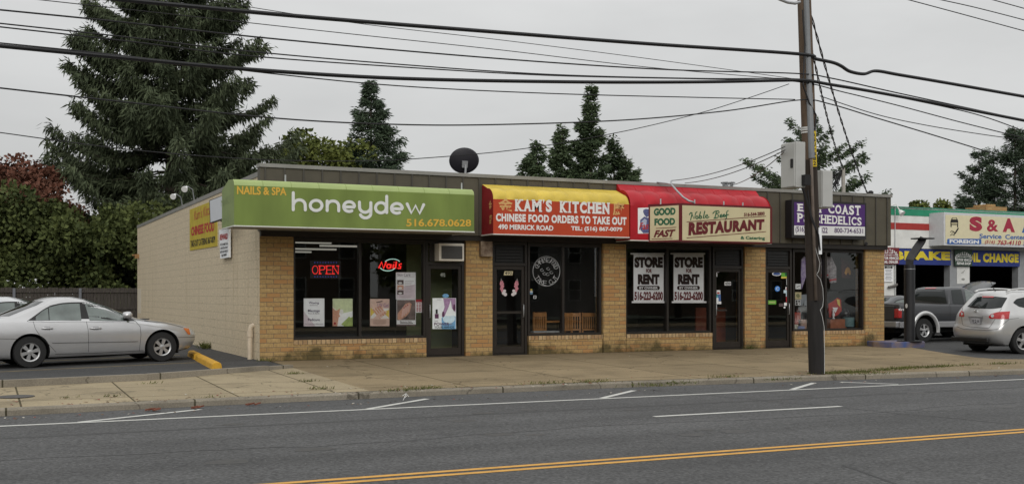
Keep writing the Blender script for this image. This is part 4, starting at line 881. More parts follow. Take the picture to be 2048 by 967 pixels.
# last shop: door stickers and window goods
zp = zoomf(1500, 480, 4.397); c_lime2 = mat('sticker_green', (.12, .36, .04), .6, .1)
for lab, els, ms in (('oval blue and white sticker at the top of the last shop door', [('e', 235, 295, 40, 18, 0), ('e', 235, 295, 33, 13, 1)], [m_paper, mat('navy_sticker', (.05, .09, .25), .5)]),
                     ('green and yellow card at the top right of the last shop door', [('r', 275, 345, (278, 335), 0), ('r', 275, 345, (322, 335), 1), ('e', 315, 298, 8, 14, 2)], [c_lime2, c_yel, m_dgreen]),
                     ('round blue lit-looking sticker with a letter C in the middle of the last shop door', [('e', 241, 426, 23, 24, 0), ('t', 'C', 230, 253, (412, 440), 1)], [mat('blue_disc', (.06, .25, .7), .5), m_wht]),
                     ('long green sticker low on the left of the last shop door', [('r', 148, 230, (528, 563), 0), ('r', 165, 222, (538, 552), 1)], [c_lime2, c_green]),
                     ('column of small mixed stickers down the right edge of the last shop door', [('r', 320, 346, (338, 392), 0), ('r', 325, 340, (345, 362), 1), ('r', 312, 346, (410, 436), 0), ('r', 320, 342, (414, 440), 2), ('r', 296, 348, (438, 465), 3), ('r', 316, 346, (465, 494), 3), ('r', 316, 348, (495, 545), 2), ('r', 300, 345, (548, 575), 0), ('r', 254, 292, (555, 582), 5), ('r', 325, 347, (580, 600), 4), ('r', 325, 347, (602, 636), 0), ('e', 304, 590, 9, 8, 0)], [m_paper, m_black, c_rd, c_lb, c_yel, c_dk])):
    poster('door_sticker', lab, 'sticker', 'stickers on the last shop door', PY(.1), zp, els, ms)
poster('window_notice', 'small white notice beside the last shop door, above the two others', 'notice', 'notices beside the last shop door', PI_, zp, [('r', 400, 448, (382, 430), 0), ('s', [(412, 412), (440, 398)], 4, 1)], [m_paper, m_black])
poster('window_notice', 'cream notice with a dark drawing beside the last shop door', 'notice', 'notices beside the last shop door', PI_, zp, [('r', 396, 452, (456, 518), 0), ('b', [(405, 480), (425, 465), (440, 490), (430, 508), (410, 500)], 1)], [m_cream, mat('olive_drawing', (.25, .26, .14), .6, .4, 40)])
poster('window_notice', 'black and white squared notice, lowest beside the last shop door', 'notice', 'notices beside the last shop door', PI_, zp, [('r', 397, 444, (524, 572), 0), ('r', 401, 418, (528, 546), 1), ('r', 424, 440, (530, 545), 1), ('r', 402, 420, (550, 568), 1), ('b', [(426, 550), (440, 556), (432, 568)], 1)], [m_paper, m_black])
def cloth(name, label, cat, pl, z, outline, m_, thick=.03, extra=()):
    mb = MB(); blob(mb, pl, z, outline, 0, 0); k = len(mb.v); 
    P = [np.array(v) for v in mb.v]; mb = MB(); mb.slab(P, pl.n, thick)
    for e in extra: blob(mb, pl, z, e[0], e[1], .004)
    return solo(mb, name, m_, label, cat)
PS = PY(.5); m_tie = mat('tie_dye', (.2, .12, .38), .8, 0, 9, col2=(.55, .5, .6)); m_shirt = mat('patterned_shirt', (.42, .4, .4), .8, .2, 16, col2=(.12, .1, .12))
cloth('hanging_shirt', 'purple tie-dye shirt hanging left of the pole in the last shop window', 'shirt', PS, zp, [(455, 170), (478, 140), (500, 160), (520, 180), (500, 300), (455, 430), (450, 300)], m_tie)
cloth('hanging_shirt', 'pale patterned shirt with red stripes hanging right of the pole in the last shop window', 'shirt', PS, zp, [(610, 170), (660, 140), (720, 150), (760, 240), (760, 370), (705, 378), (690, 330), (610, 330)], [m_shirt, c_rd], extra=(([(700, 345), (760, 335), (760, 350), (700, 360)], 1), ([(610, 300), (690, 300), (690, 312), (610, 312)], 1)))
cloth('hanging_flag', 'dark red cloth with a small orange figure hanging in the last shop window', 'flag', PY(.8), zp, [(800, 150), (925, 155), (915, 340), (810, 330)], [mat('dark_red_cloth', (.06, .018, .02), .9, .3, 8), mat('orange_figure', (.65, .32, .06), .8, .1)], extra=(([(832, 290), (842, 252), (855, 236), (872, 240), (887, 275), (886, 302), (874, 304), (862, 280), (845, 306)], 1),))
cloth('hanging_shorts', 'pale grey shorts hanging by the notices in the last shop window', 'shorts', PS, zp, [(448, 480), (498, 475), (510, 575), (478, 575), (474, 530), (462, 575), (440, 572)], mat('grey_cloth', (.3, .33, .36), .9, .15, 10))
cloth('display_flag', 'red and yellow printed cloth standing at the middle of the last shop window', 'flag', PS, zp, [(690, 560), (740, 530), (770, 505), (800, 520), (806, 620), (770, 660), (700, 680)], [mat('red_cloth', (.42, .03, .02), .8, .2, 9), c_yel, m_paper], extra=(([(762, 515), (788, 525), (795, 590), (770, 560)], 1), ([(725, 590), (775, 590), (752, 640)], 2)))
a, b = PY(.45).p(*zp(708, 762)), PY(.45).p(*zp(850, 692)); m = MB(); m.box(a[0], b[0], .45, .9, .3, b[2]); solo(m, 'display_table', mat('orange_drape', (.33, .12, .06), .9, .2, 6), 'low table under an orange cloth in the last shop window', 'table')
a, b = PY(.4).p(*zp(856, 760)), PY(.4).p(*zp(914, 695)); m = MB(); m.lathe([(.17, 0), (.17, .26), (.15, .27)], ((a[0] + b[0]) / 2, .5, a[2]), n=18); solo(m, 'teal_tin', mat('teal_tin_paint', (.13, .23, .24), .5, .1), 'round teal tin beside the orange covered table', 'tin', smooth=True, angle=40)
a = PY(.35).p(*zp(952, 755)); m = MB(); m.lathe([(.035, 0), (.035, .13), (.015, .16), (.015, .2)], (a[0], .35, a[2]), n=12); solo(m, 'small_bottle', mat('turquoise_plastic', (.03, .36, .4), .4), 'small turquoise bottle at the right end of the last shop window', 'bottle', smooth=True, angle=40)
a = PY(.6).p(*zp(835, 690)); m = MB(); m.lathe([(.03, 0), (.12, .03), (.16, .13), (.12, .24), (.05, .29)], (a[0], .6, a[2]), n=18); solo(m, 'dark_vase', mat('dark_glaze', (.02, .02, .025), .2), 'round dark vase behind the orange covered table', 'vase', smooth=True)
a = PY(.4).p(*zp(738, 690)); m = MB(); m.lathe([(.05, 0), (.02, .04), (.045, .12), (.02, .2), (.03, .26)], (a[0], .42, a[2]), n=12); solo(m, 'figurine', m_paper, 'small pale figurine on the orange covered table', 'figurine', smooth=True)
for px_, w_, h_, c_, lab in ((1593, .3, .5, (.32, .05, .03), 'red box standing at the bottom left of the last shop window'), (1605, .3, .3, (.4, .26, .2), 'tan box beside the red box in the last shop window'), (1590, .24, .17, (.5, .5, .42), 'white box at the front left corner of the last shop window'), (1602, .26, .12, (.25, .3, .5), 'low blue box at the front of the last shop window')):
    y_ = .3 if h_ < .2 else .55; x = float(PY(y_).p(px_, 640)[0]); m = MB(); m.box(x - w_ / 2, x + w_ / 2, y_, y_ + .2, .46, .46 + h_); solo(m, 'display_box', mat('box_' + lab[:5], c_, .7, .25, 14), lab, 'box', 'boxes in the last shop window', bevel=.006)

# ================================================================== signs on the cream side wall
zw = zoomf(360, 360, 5.37)
pw = PX(-.02); S = thing('wall_sign', 'faded yellow painted board on the cream side wall reading Kam\'s Kitchen CHINESE FOOD', 'sign', pw.p(*zw(250, 740)))
m = MB(); m.slab([pw.p(*zw(*q)) for q in ((105, 755), (397, 708), (395, 205), (103, 318))], pw.n, .018); m.build('board', mat('faded_yellow', (.48, .37, .035), .7, .12, 3), S)
L = MB(); T(L, "Kam's Kitchen", pw, zw, 152, 370, (330, 432), (228, 350), bold=-.005, shear=.2); L.mark(); T(L, 'CHINESE FOOD', pw, zw, 120, 367, (505, 600), (432, 545), bold=.045); L.build('red_lettering', m_redink, S)
L = MB(); T(L, 'TAKE-OUT CATERING 867-0079', pw, zw, 113, 377, (648, 722), (598, 670), bold=.025); L.build('black_lettering', m_black, S)
pv = PX(-.1); S = thing('reward_sign', 'white REWARD notice fixed to the side wall below the green awning', 'sign', pv.p(*zw(475, 838)))
m = MB(); m.slab([pv.p(*zw(*q)) for q in ((432, 842), (523, 828), (523, 520), (420, 535))], pv.n, .05); m.build('board', m_paper, S)
L = MB(); T(L, 'REWARD', pv, zw, 428, 512, (582, 645), (568, 632), bold=.045); L.build('red_lettering', m_redink, S)
L = MB()
for i, s_ in enumerate(('FOR THE ARREST AND', 'CONVICTION OF ANY', 'PERSON FOUND DEFACING', 'THESE PREMISES')): T(L, s_, pv, zw, 432 if i != 3 else 443, 512 if i != 3 else 500, (680 + 40 * i, 706 + 40 * i), (668 + 38 * i, 694 + 38 * i), bold=.02); L.mark()
L.build('black_lettering', m_black, S)
pv = PX(-.5); S = thing('blank_panel', 'blank white panel in a dark frame on the side wall beside the green awning', 'sign', pv.p(*zw(370, 455)))
m = MB(); m.slab([pv.p(*zw(*q), .003) for q in ((328, 452), (450, 412), (450, 172), (320, 222))], pv.n, .004); m.build('face', mat('panel_face', (.6, .62, .65), .5, .03), S)
m = MB(); m.slab([pv.p(*zw(*q)) for q in ((322, 460), (455, 418), (455, 165), (314, 216))], pv.n, .08)
q = pv.p(*zw(400, 300)); m.tube([(-.42, q[1], q[2] + .2), (0, q[1], q[2] + .2)], .025, 6); m.tube([(-.42, q[1], q[2] - .3), (0, q[1], q[2] - .3)], .025, 6); m.build('frame', m_black, S)
for px_, py_, lab in ((371, 376, 'white floodlight on the side wall coping, the nearer and higher of the pair'), (348, 391, 'white floodlight on the side wall coping, the farther and lower of the pair')):
    q = PX(-.25).p(px_, py_); S = thing('floodlight', lab, 'floodlight', (0, q[1], 4.17), 'floodlights above the side wall')
    m = MB(); m.tube([(.05, q[1] + .3, 4.15), (-.02, q[1] + .2, q[2] - .02), (q[0] + .08, q[1] + .04, q[2] + .05)], .014, 6); m.build('arm', m_steel, S)
    d = np.array([-.45, -.75, -.45]); d /= np.linalg.norm(d); m = MB(); q = np.array(q)
    m.tube([q - d * .1, q - d * .02, q + d * .06, q + d * .1], [.03, .045, .085, .09], 12); m.build('lamp_head', mat('white_lamp', (.75, .75, .74), .4, .02), S, smooth=True, angle=50)

# ================================================================== the garage on the right
YGAR = 8.0; pg = PY(YGAR); zg = zoomf(1760, 400, 6.045)
G = thing('garage_building', 'white service garage with green and red bands and dark open bays', 'building', (33, YGAR, 0))
gx = lambda zx: float(pg.p(*zg(zx, 500))[0]); gz = lambda zx, zy: float(pg.p(*zg(zx, zy))[2])
XL, XR = 23.0, 52.0
zTop, zBay = gz(400, 100), gz(500, 585)
m_gw = mat('white_render', (.7, .7, .67), .8, .1, 2.5, .15, 30); m_gg = mat('pier_grey', (.3, .31, .32), .8, .1, 3)
bays = [(gx(192), gx(845)), (gx(1085), gx(1670)), (gx(1815), gx(2430)), (gx(2560), gx(3200))]
m = MB(); m.box(XL, XR, YGAR, YGAR + .3, zBay, zTop); m.build('upper_wall', m_gw, G)
xs = [XL] + [q for b_ in bays for q in b_] + [XR]
for i in range(0, len(xs), 2): m = MB(); m.box(xs[i], xs[i + 1], YGAR, YGAR + .3, -.1, zBay - .002); m.build('wall_pier', m_gw if i < 2 else m_gg, G)
a_, b_ = gz(90, 180), gz(730, 200); m = MB(); m.box(XL, XR, YGAR - .012, YGAR - .001, (a_ + b_) / 2, zTop - .03); m.build('green_band', mat('green_paint', (.02, .24, .13), .7, .1, 4), G)
m = MB(); m.box(XL, XR, YGAR - .012, YGAR - .001, gz(730, 370), gz(90, 262) - .02); m.build('red_band', mat('red_paint', (.36, .035, .03), .7, .1, 4), G)
m = MB(); m.box(XL - .05, XR, YGAR - .05, YGAR + .35, zTop, zTop + .05); m.build('roof_edge', mat('roof_edge_green', (.06, .2, .14), .6, .2), G)
m = MB(); m.box(XL, XR, YGAR + .3, YGAR + 14, zTop - .25, zTop - .1); m.build('roof', m_roof, G)
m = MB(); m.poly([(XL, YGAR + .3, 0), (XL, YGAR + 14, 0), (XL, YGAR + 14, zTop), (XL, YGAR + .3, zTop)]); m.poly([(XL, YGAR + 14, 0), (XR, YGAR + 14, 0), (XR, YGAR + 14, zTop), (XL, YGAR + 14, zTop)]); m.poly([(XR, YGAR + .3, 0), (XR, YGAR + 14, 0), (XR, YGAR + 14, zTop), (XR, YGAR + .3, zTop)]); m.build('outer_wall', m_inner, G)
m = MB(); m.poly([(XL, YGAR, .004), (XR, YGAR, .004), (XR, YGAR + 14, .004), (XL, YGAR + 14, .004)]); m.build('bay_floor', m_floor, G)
q = pg.p(*zg(1420, 100)); m = MB(); p_ = PY(YGAR + 4); a, b = p_.p(*zg(1285, 140)), p_.p(*zg(1535, 85)); m.box(a[0], b[0], YGAR + 4, YGAR + 5.2, zTop - .1, b[2]); m.box(a[0] + .3, b[0] - .5, YGAR + 4.2, YGAR + 5, b[2], b[2] + .12); m.build('brick_chimney', m_brick, G)
m = MB(); a = pg.p(*zg(175, 90)); m.tube([(a[0], YGAR - .03, zTop), (a[0], YGAR - .03, -.05)], .018, 6); m.build('conduit', m_steel, G)
a = PY(YGAR - .3).p(*zg(240, 130)); m = MB(); m.tube([(a[0] - .3, YGAR - .04, zTop + .03), (a[0] - .1, YGAR - .2, zTop + .12), a], .025, 6); m.tube([a, np.array(a) + (.02, -.12, -.12)], [.06, .12], 10); m.build('floodlight', m_wht, G)
a = pg.p(*zg(1240, 400)); m = MB(); m.tube([PY(YGAR - .1).p(*zg(1215, 410)), PY(YGAR - .1).p(*zg(1268, 392))], .07, 8)
# hanging tools on the pier: water tap
a = pg.p(*zoomf(1500, 480, 4.397)(1240, 400)); m = MB(); m.tube([(a[0] - .22, YGAR - .1, a[2] - .06), (a[0] + .1, YGAR - .1, a[2] + .0), (a[0] + .24, YGAR - .06, a[2] + .05)], .05, 8); m.build('wall_tap', mat('dark_tap', (.12, .11, .1), .6, .3), G)
# big sign box
yq = YGAR - .75; pq = PY(yq); x0 = float(pq.p(*zg(790, 300))[0]); x1 = float(pq.p(*zg(3300, 300))[0]); zt_, zb_ = float(pq.p(*zg(790, 145))[2]), float(pq.p(*zg(790, 545))[2])
S = thing('garage_sign', 'large cream sign box of the service center with maroon S & A lettering', 'sign', ((x0 + x1) / 2, yq, zb_))
m = MB(); m.box(x0 - .08, x1, yq, YGAR - .015, zb_, zt_); m.build('sign_box', mat('sign_case', (.55, .56, .57), .5, .05), S)
m = MB(); m.box(x0 + .0, x1 - .08, yq - .012, yq - .001, zb_ + .1, zt_ - .1); m.build('sign_face', mat('cream_face', (.66, .6, .4), .5, .04), S)
pf = PY(yq - .013)
L = MB(); T(L, 'S', pf, zg, 1082, 1236, (197, 374), (200, 378), bold=.07); L.mark(); T(L, '&', pf, zg, 1293, 1430, (235, 380), bold=.03); L.mark(); T(L, 'A', pf, zg, 1483, 1632, (218, 384), (222, 388), bold=.07); L.mark()
T(L, '(516)', pf, zg, 1268, 1390, (482, 532), (485, 535), bold=.02, shear=.2); L.mark(); T(L, '763-4110', pf, zg, 1420, 1705, (483, 538), (488, 544), bold=.03, shear=.2); L.build('red_lettering', mat('garage_red', (.34, .022, .05), .5), S)
mbl = mat('garage_blue', (.04, .12, .36), .5)
L = MB(); T(L, 'A', pf, zg, 1715, 1868, (226, 392), (230, 396), bold=.07); L.mark(); T(L, 'Service', pf, zg, 1203, 1470, (405, 463), (410, 468), bold=.025); L.mark(); T(L, 'Center', pf, zg, 1515, 1762, (414, 470), (420, 477), bold=.025); L.mark(); rrect(L, pf, zg, 812, 1226, 466, 531, 14); L.mark(); rrect(L, pf, zg, 1738, 2200, 490, 555, 14); L.build('blue_lettering', mbl, S)
L = MB(); T(L, 'FOREIGN', pf, zg, 842, 1197, (474, 518), (482, 526), bold=.045, off=.008); L.build('white_lettering', m_wht, S)
L = MB(); blob(L, pf, zg, [(872, 212), (928, 212), (946, 250), (946, 300), (852, 300), (852, 250)]); L.build('car_mark', m_black, S)
L2_ = MB(); blob(L2_, pf, zg, [(880, 218), (920, 218), (928, 232), (872, 232)], 0, .006); rrect(L2_, pf, zg, 862, 936, 272, 282, 3, 0, .006); rrect(L2_, pf, zg, 864, 934, 288, 294, 2, 0, .006)
L2_.build('mark_gaps', m_cream, S)
L = MB(); rect(L, pf, zg, 853, 866, (300, 325)); rect(L, pf, zg, 932, 945, (300, 328)); stroke(L, pf, zg, [(945, 342), (912, 395)], 16); stroke(L, pf, zg, [(852, 385), (862, 372), (885, 375), (905, 392), (890, 418), (868, 412), (852, 425)], 7); stroke(L, pf, zg, [(868, 392), (895, 385), (910, 405), (895, 425)], 6); L.build('wrench_mark', m_black, S)
# banners
m_ban = mat('banner_blue', (.022, .04, .2), .6, .12, 2); m_bal = mat('banner_yellow', (.7, .56, .04), .6, .05)
for nm, lab, x0_, x1_, y0, y1, txt, tx in (('banner', 'blue banner with yellow lettering BRAKE over the first garage bay', 120, 857, (583, 775), (602, 786), 'BRAKE', (160, 850, (612, 720), (622, 726))), ('banner', 'blue banner with yellow lettering OIL CHANGE over the second garage bay', 1020, 1690, (600, 793), (622, 803), 'OIL CHANGE', (1040, 1676, (632, 748), (650, 756)))):
    pn_ = PY(YGAR - .06); S = thing(nm, lab, 'banner', pn_.p(*zg((x0_ + x1_) / 2, y1[1])), 'banners on the garage')
    m = MB(); frame_box(m, pn_, zg, x0_, x1_, y0, y1, .01); m.build('cloth', m_ban, S)
    L = MB(); T(L, txt, pn_, zg, *tx, bold=.065, space=1.12); L.build('yellow_lettering', m_bal, S)
def plate(name, label, x0_, x1_, y0, y1, m_, rows, ym=YGAR - .14, arch=None):
    pn_ = PY(ym); S = thing(name, label, 'sign', pn_.p(*zg((x0_ + x1_) / 2, y1[1])))
    m = MB(); frame_box(m, pn_, zg, x0_, x1_, y0, y1, .03); m.build('board', m_, S)
    L = MB()
    for s_, a, b, q0, q1 in rows: T(L, s_, pn_, zg, a, b, q0, q1, bold=.035); L.mark()
    if arch:
        s_, cx, cy, rad, a0, a1 = arch
        for i, ch in enumerate(s_):
            q = R(a0 + (a1 - a0) * (i + .5) / len(s_)); px_, py_ = cx + rad * math.cos(q), cy + rad * .75 * math.sin(q)
            T(L, ch, pn_, zg, px_ - (9 if ch != 'I' else 3), px_ + (9 if ch != 'I' else 3), (py_ - 19, py_ + 17), bold=.02)
    L.build('white_lettering', m_wht, S)
plate('dealer_sign', 'maroon REGISTERED MOTOR VEHICLE RETAIL DEALER plate at the left end of the garage', -18, 232, (568, 772), (575, 770), mat('plate_maroon', (.16, .015, .02), .6), [('NEW YORK', 55, 160, (632, 645), (632, 646)), ('STATE OF NEW YORK', 0, 218, (655, 672), (656, 672)), ('MOTOR VEHICLE', -8, 225, (682, 716), (684, 718)), ('RETAIL DEALER', -2, 220, (728, 762), (728, 762))], arch=('REGISTERED', 107, 690, 108, 190, 350))
plate('repair_shop_sign', 'dark green REGISTERED MOTOR VEHICLE REPAIR SHOP plate between the two garage bays', 908, 1115, (595, 790), (600, 797), mat('plate_green', (.03, .06, .04), .6), [('NEW YORK', 950, 1055, (655, 667), (657, 669)), ('STATE OF NEW YORK', 918, 1105, (676, 692), (678, 694)), ('MOTOR VEHICLE', 914, 1108, (704, 736), (708, 740)), ('REPAIR SHOP', 930, 1098, (746, 778), (750, 782))], arch=('REGISTERED', 1010, 720, 98, 190, 350))
pn_ = PY(YGAR - .05); S = thing('tow_sign', 'white tow away zone notice with black header on the garage wall', 'sign', pn_.p(*zg(103, 960)))
m = MB(); frame_box(m, pn_, zg, 50, 157, (778, 985), (783, 985), .02); m.build('board', m_paper, S)
L = MB(); rect(L, pn_, zg, 56, 152, (784, 825)); 
for i in range(8): rect(L, pn_, zg, 62 + (i % 3) * 4, 146 - (i % 2) * 8, (838 + 17 * i, 843 + 17 * i))
L.build('black_lettering', m_black, S)
L = MB(); T(L, 'TOW AWAY', pn_, zg, 62, 146, (788, 802), off=.006); T(L, 'ZONE', pn_, zg, 80, 128, (806, 820), off=.006); L.build('white_lettering', m_wht, S)
m = MB(); pn_ = PY(YGAR - .01); rect(m, pn_, zg, 930, 1082, (800, 1010)); m.build('white_pier_paint', m_gw, G)
m = MB(); stroke(m, pn_, zg, [(985, 880), (1005, 862), (1002, 885)], 8, off=.004); stroke(m, pn_, zg, [(1025, 845), (1005, 870)], 6, off=.005); ell(m, pn_, zg, 1005, 955, 22, 14, 0, .004); m.build('pier_marks', mat('faint_mark', (.3, .3, .28), .8, .3, 40), G)

# ================================================================== bent black post on its painted island
p0 = PZ(.14).p(1819, 682); P2 = Pl((p0[0], p0[1], 0), (0, -1, 0))
S = thing('bent_post', 'thick black steel post with a bent arm on a blue painted island', 'post', (p0[0], p0[1], 0))
e1, e2, e3 = P2.p(1818, 529), P2.p(1819, 520), P2.p(1846, 478)
m_bp = mat('black_steel', (.016, .016, .018), .45, .2, 5)
m = MB(); r_ = .15; m.tube([(p0[0], p0[1], .14), (p0[0], p0[1], e1[2])], r_, 16); m.build('post', m_bp, S, smooth=True, angle=40)
m = MB(); m.tube([(p0[0], p0[1], e1[2] - .05), e2, np.array(e2) + (.08, 0, .12), e3], [r_, r_, .15, .13], 4); m.build('arm', m_bp, S)
m = MB(); m.box(e3[0] - .27, e3[0] + .24, p0[1] - .2, p0[1] + .2, e3[2] + .0, e3[2] + .035); m.build('top_plate', m_bp, S)
m = MB(); m.lathe([(.34, .142), (.34, .165)], (p0[0], p0[1], 0), n=20); m.build('base_plate', m_bp, S)
q = P2.p(1818, 538); m = MB(); m.lathe([(r_ + .004, q[2]), (r_ + .004, q[2] + .015)], (p0[0], p0[1], 0), n=16); m.build('strap', m_steel, S)
q = P2.p(1812, 612); m = MB(); ell(m, Pl((p0[0], p0[1] - r_ - .004, 0), (0, -1, 0)), ident, 1813, 611, 2.4, 4.5, 0, 0); m.build('paint_chip', mat('grey_chip', (.4, .38, .35), .7, .3, 30), S)
m = MB(); a = PZ(0).p(1781, 694); b = PZ(0).p(1859, 690); yb_ = float(a[1])
w_ = [(a[0] + .05, yb_, 0), (a[0] + 1.3, yb_ + .02, 0), (a[0] + 1.45, yb_ + .2, 0), (a[0] + 1.4, yb_ + 1.1, 0), (a[0] + .1, yb_ + 1.1, 0), (a[0] - .05, yb_ + .6, 0)]
w_ = [(x, y, .14) for x, y, z in w_]; m.slab(w_[::1], (0, 0, 1), .2); isl = solo(m, 'traffic_island', mat('worn_blue_paint', (.06, .1, .26), .8, .2, 3.4, .3, 20, col2=(.24, .17, .12)), 'low concrete island with worn blue and rusty paint under the bent black post', 'kerb island', bevel=.02)

# ================================================================== utility pole
PB = PZ(-.115).p(1634, 747); ppole = Pl(PB, (0, -1, 0))
def pole_at(py): # axis of the leaning pole at a photo height
    x = 1634 + (1608.5 - 1634) * (747 - py) / 747.0; return np.array(ppole.p(x, py))
S = thing('utility_pole', 'tall leaning wooden utility pole with a blackened foot at the kerb', 'utility pole', tuple(PB))
top = pole_at(0) + (pole_at(0) - PB) * .35
m_pw = mat('pole_wood', (.11, .075, .05), .85, .3, 4, .6, 14, stretch=(4, 4, .25)); m_pt = mat('pole_tar', (.018, .016, .015), .8, .3, 5, .5, 16, stretch=(4, 4, .25)); m_pd = mat('pole_dark_wood', (.028, .02, .015), .85, .35, 4, .6, 14, stretch=(4, 4, .25))
m = MB(); m.tube([PB - (0, 0, .1), pole_at(620), pole_at(600)], [.158, .152, .15], 20); m.build('tarred_foot', m_pt, S, smooth=True, angle=50)
m = MB(); m.tube([pole_at(600), pole_at(470), pole_at(320)], [.15, .146, .142], 20, caps=False); m.build('dark_shaft', m_pd, S, smooth=True)
m = MB(); m.tube([pole_at(320), pole_at(150), pole_at(0), top], [.142, .138, .133, .12], 20); m.build('upper_shaft', m_pw, S, smooth=True, angle=50)
m = MB(); q = [pole_at(y) + np.array([-.055, -.125, 0]) for y in (318, 190, 188, 60, -60)]; m.tube(q, [.062, .062, .055, .055, .055], 12); m.build('grey_conduit', mat('pvc_grey', (.2, .21, .22), .5, .06), S, smooth=True, angle=40)
m = MB(); q = [pole_at(y) + np.array([-.09, -.15, 0]) for y in (600, 400, 320)]; m.tube(q, .03, 8); m.build('wire_guard', mat('grey_moulding', (.14, .11, .09), .7, .2), S, smooth=True)
m = MB(); zq = zoomf(1500, 480, 4.397)
for pts in ([(560, 0), (590, 120), (615, 200), (605, 270), (585, 300), (620, 345), (640, 420), (645, 520), (640, 580), (618, 612), (638, 680), (652, 760), (655, 960), (655, 1170)],): m.tube([Pl(PB - np.array([0, .16, 0]), (0, -1, 0)).p(*zq(*p)) for p in pts], .006, 5)
m.build('ground_wire', mat('white_wire', (.55, .55, .53), .6), S)
m = MB(); pw_ = Pl(PB - np.array([0, .17, 0]), (0, -1, 0)); 
for pts in ([(1603, 372), (1622, 430), (1637, 470), (1640, 500)], [(1600, 360), (1612, 395), (1625, 445)], [(1605, 20), (1610, 90), (1606, 170), (1618, 205), (1632, 230), (1630, 260)], [(1615, 380), (1622, 430), (1630, 458)]): m.tube([pw_.p(*p) for p in pts], .017, 6)
m.build('loose_cables', m_black, S)
m = MB(); pt_ = Pl(PB - np.array([0, .165, 0]), (0, -1, 0)); q = lambda x, y: pt_.p(x, y)
m.slab([q(1626, 333), q(1634, 333), q(1632, 262), q(1624, 262)], pt_.n, .01); ob = m.build('yellow_tag', mat('tag_yellow', (.55, .4, .02), .6, .1), S)
L = MB()
for i, ch in enumerate('ASU-382'):
    y = 266 + i * 9.4; T(L, ch, pt_, ident, 1625.6 + i * .2, 1631 + i * .2, (y + (3 if ch == '-' else 0), y + (4.2 if ch == '-' else 7.6)), off=.003, bold=.03)
L.build('tag_lettering', m_black, ob)
m = MB(); m.slab([q(1638, 508), q(1644, 508), q(1643.5, 455), q(1637.5, 455)], pt_.n, .01); m.build('white_tag', m_paper, S)
for i, y in enumerate((258, 262, 267)): m = MB(); a = pole_at(y); m.lathe([(.149, 0), (.149, .03)], a, n=18); m.build('strap', mat('white_strap', (.6, .6, .58), .5), S)
m = MB(); pm_ = Pl(PB - np.array([0, .2, 0]), (0, -1, 0)); m.tube([pm_.p(1600, 4), pm_.p(1590, 7), pm_.p(1575, 5), pm_.p(1562, 0), pm_.p(1530, -14)], .03, 8); m.build('lamp_arm', m_steel, S)
m = MB(); m.obox(pm_.p(1520, -20), (.3, 0, .1), (0, .14, 0), (-.03, 0, .09)); m.build('lamp_head', m_greypaint, S, bevel=.03)
m = MB(); a = pole_at(-30); m.lathe([(.2, -.1), (.23, -.08), (.23, .5), (.18, .58)], a + np.array([.35, 0, 0]), n=18); m.build('transformer', m_greypaint, S)
# cabinets hung on the pole
pc = Pl(PB - np.array([0, .42, 0]), (0, -1, 0))
a, b = pc.p(1592, 374), pc.p(1611, 284)
S1 = thing('equipment_cabinet', 'grey equipment cabinet strapped to the left of the utility pole', 'cabinet', ((a[0] + b[0]) / 2, pc.pt[1], a[2]), 'grey cabinets on the utility pole')
m = MB(); m.box(a[0], b[0], pc.pt[1], pc.pt[1] + .44, a[2], b[2]); m.build('case', m_greypaint, S1, bevel=.012)
m = MB(); m.box(a[0] - .022, a[0] - .002, pc.pt[1] + .015, pc.pt[1] + .425, a[2] + .02, b[2] - .02); m.build('door', mat('grey_door', (.45, .45, .43), .5, .04, 4), S1, bevel=.006)
m = MB(); m.box(a[0] - .04, a[0] - .0225, pc.pt[1] + .06, pc.pt[1] + .12, a[2] + .38, a[2] + .55); m.build('latch', m_black, S1)
m = MB(); m.box(b[0] - .1, b[0] + .05, pc.pt[1] - .1, pc.pt[1] - .002, a[2] + .04, a[2] + .24); m.build('meter', m_black, S1)
pc = Pl(PB + np.array([0, .02, 0]), (0, -1, 0)); a, b = pc.p(1643, 415), pc.p(1665, 341)
S1 = thing('equipment_cabinet', 'narrow grey equipment cabinet strapped to the right of the utility pole', 'cabinet', ((a[0] + b[0]) / 2, pc.pt[1], a[2]), 'grey cabinets on the utility pole')
m = MB(); m.box(a[0], b[0], pc.pt[1], pc.pt[1] + .34, a[2], b[2]); m.build('case', m_greypaint, S1, bevel=.012)
m = MB(); m.box(a[0] + .012, b[0] - .012, pc.pt[1] - .02, pc.pt[1] - .002, a[2] + .02, b[2] - .02); m.build('door', mat('grey_door', (.45, .45, .43), .5, .04, 4), S1, bevel=.006)
# mast on the shop roof with tangled drop cables
q = PY(2.0).p(1688, 388); t_ = PY(2.0).p(1686, 336); S = thing('roof_mast', 'grey service mast with a coil of black cable on the shop roof behind the pole', 'mast', (q[0], 2, 3.97))
m = MB(); m.tube([(q[0], 2, 3.97), t_], .06, 10); m.build('pipe', mat('mast_grey', (.36, .34, .3), .6, .1), S, smooth=True, angle=40)
m = MB()
for k in range(10):
    pts = [np.array(t_) + np.array([-.35 + random.uniform(-.2, .2), random.uniform(-.1, .1), random.uniform(-.9, -.1)]) for j in range(4)]; m.tube([np.array(t_) - (0, 0, .05)] + pts, .014, 5)
m.build('cable_coil', m_black, S)

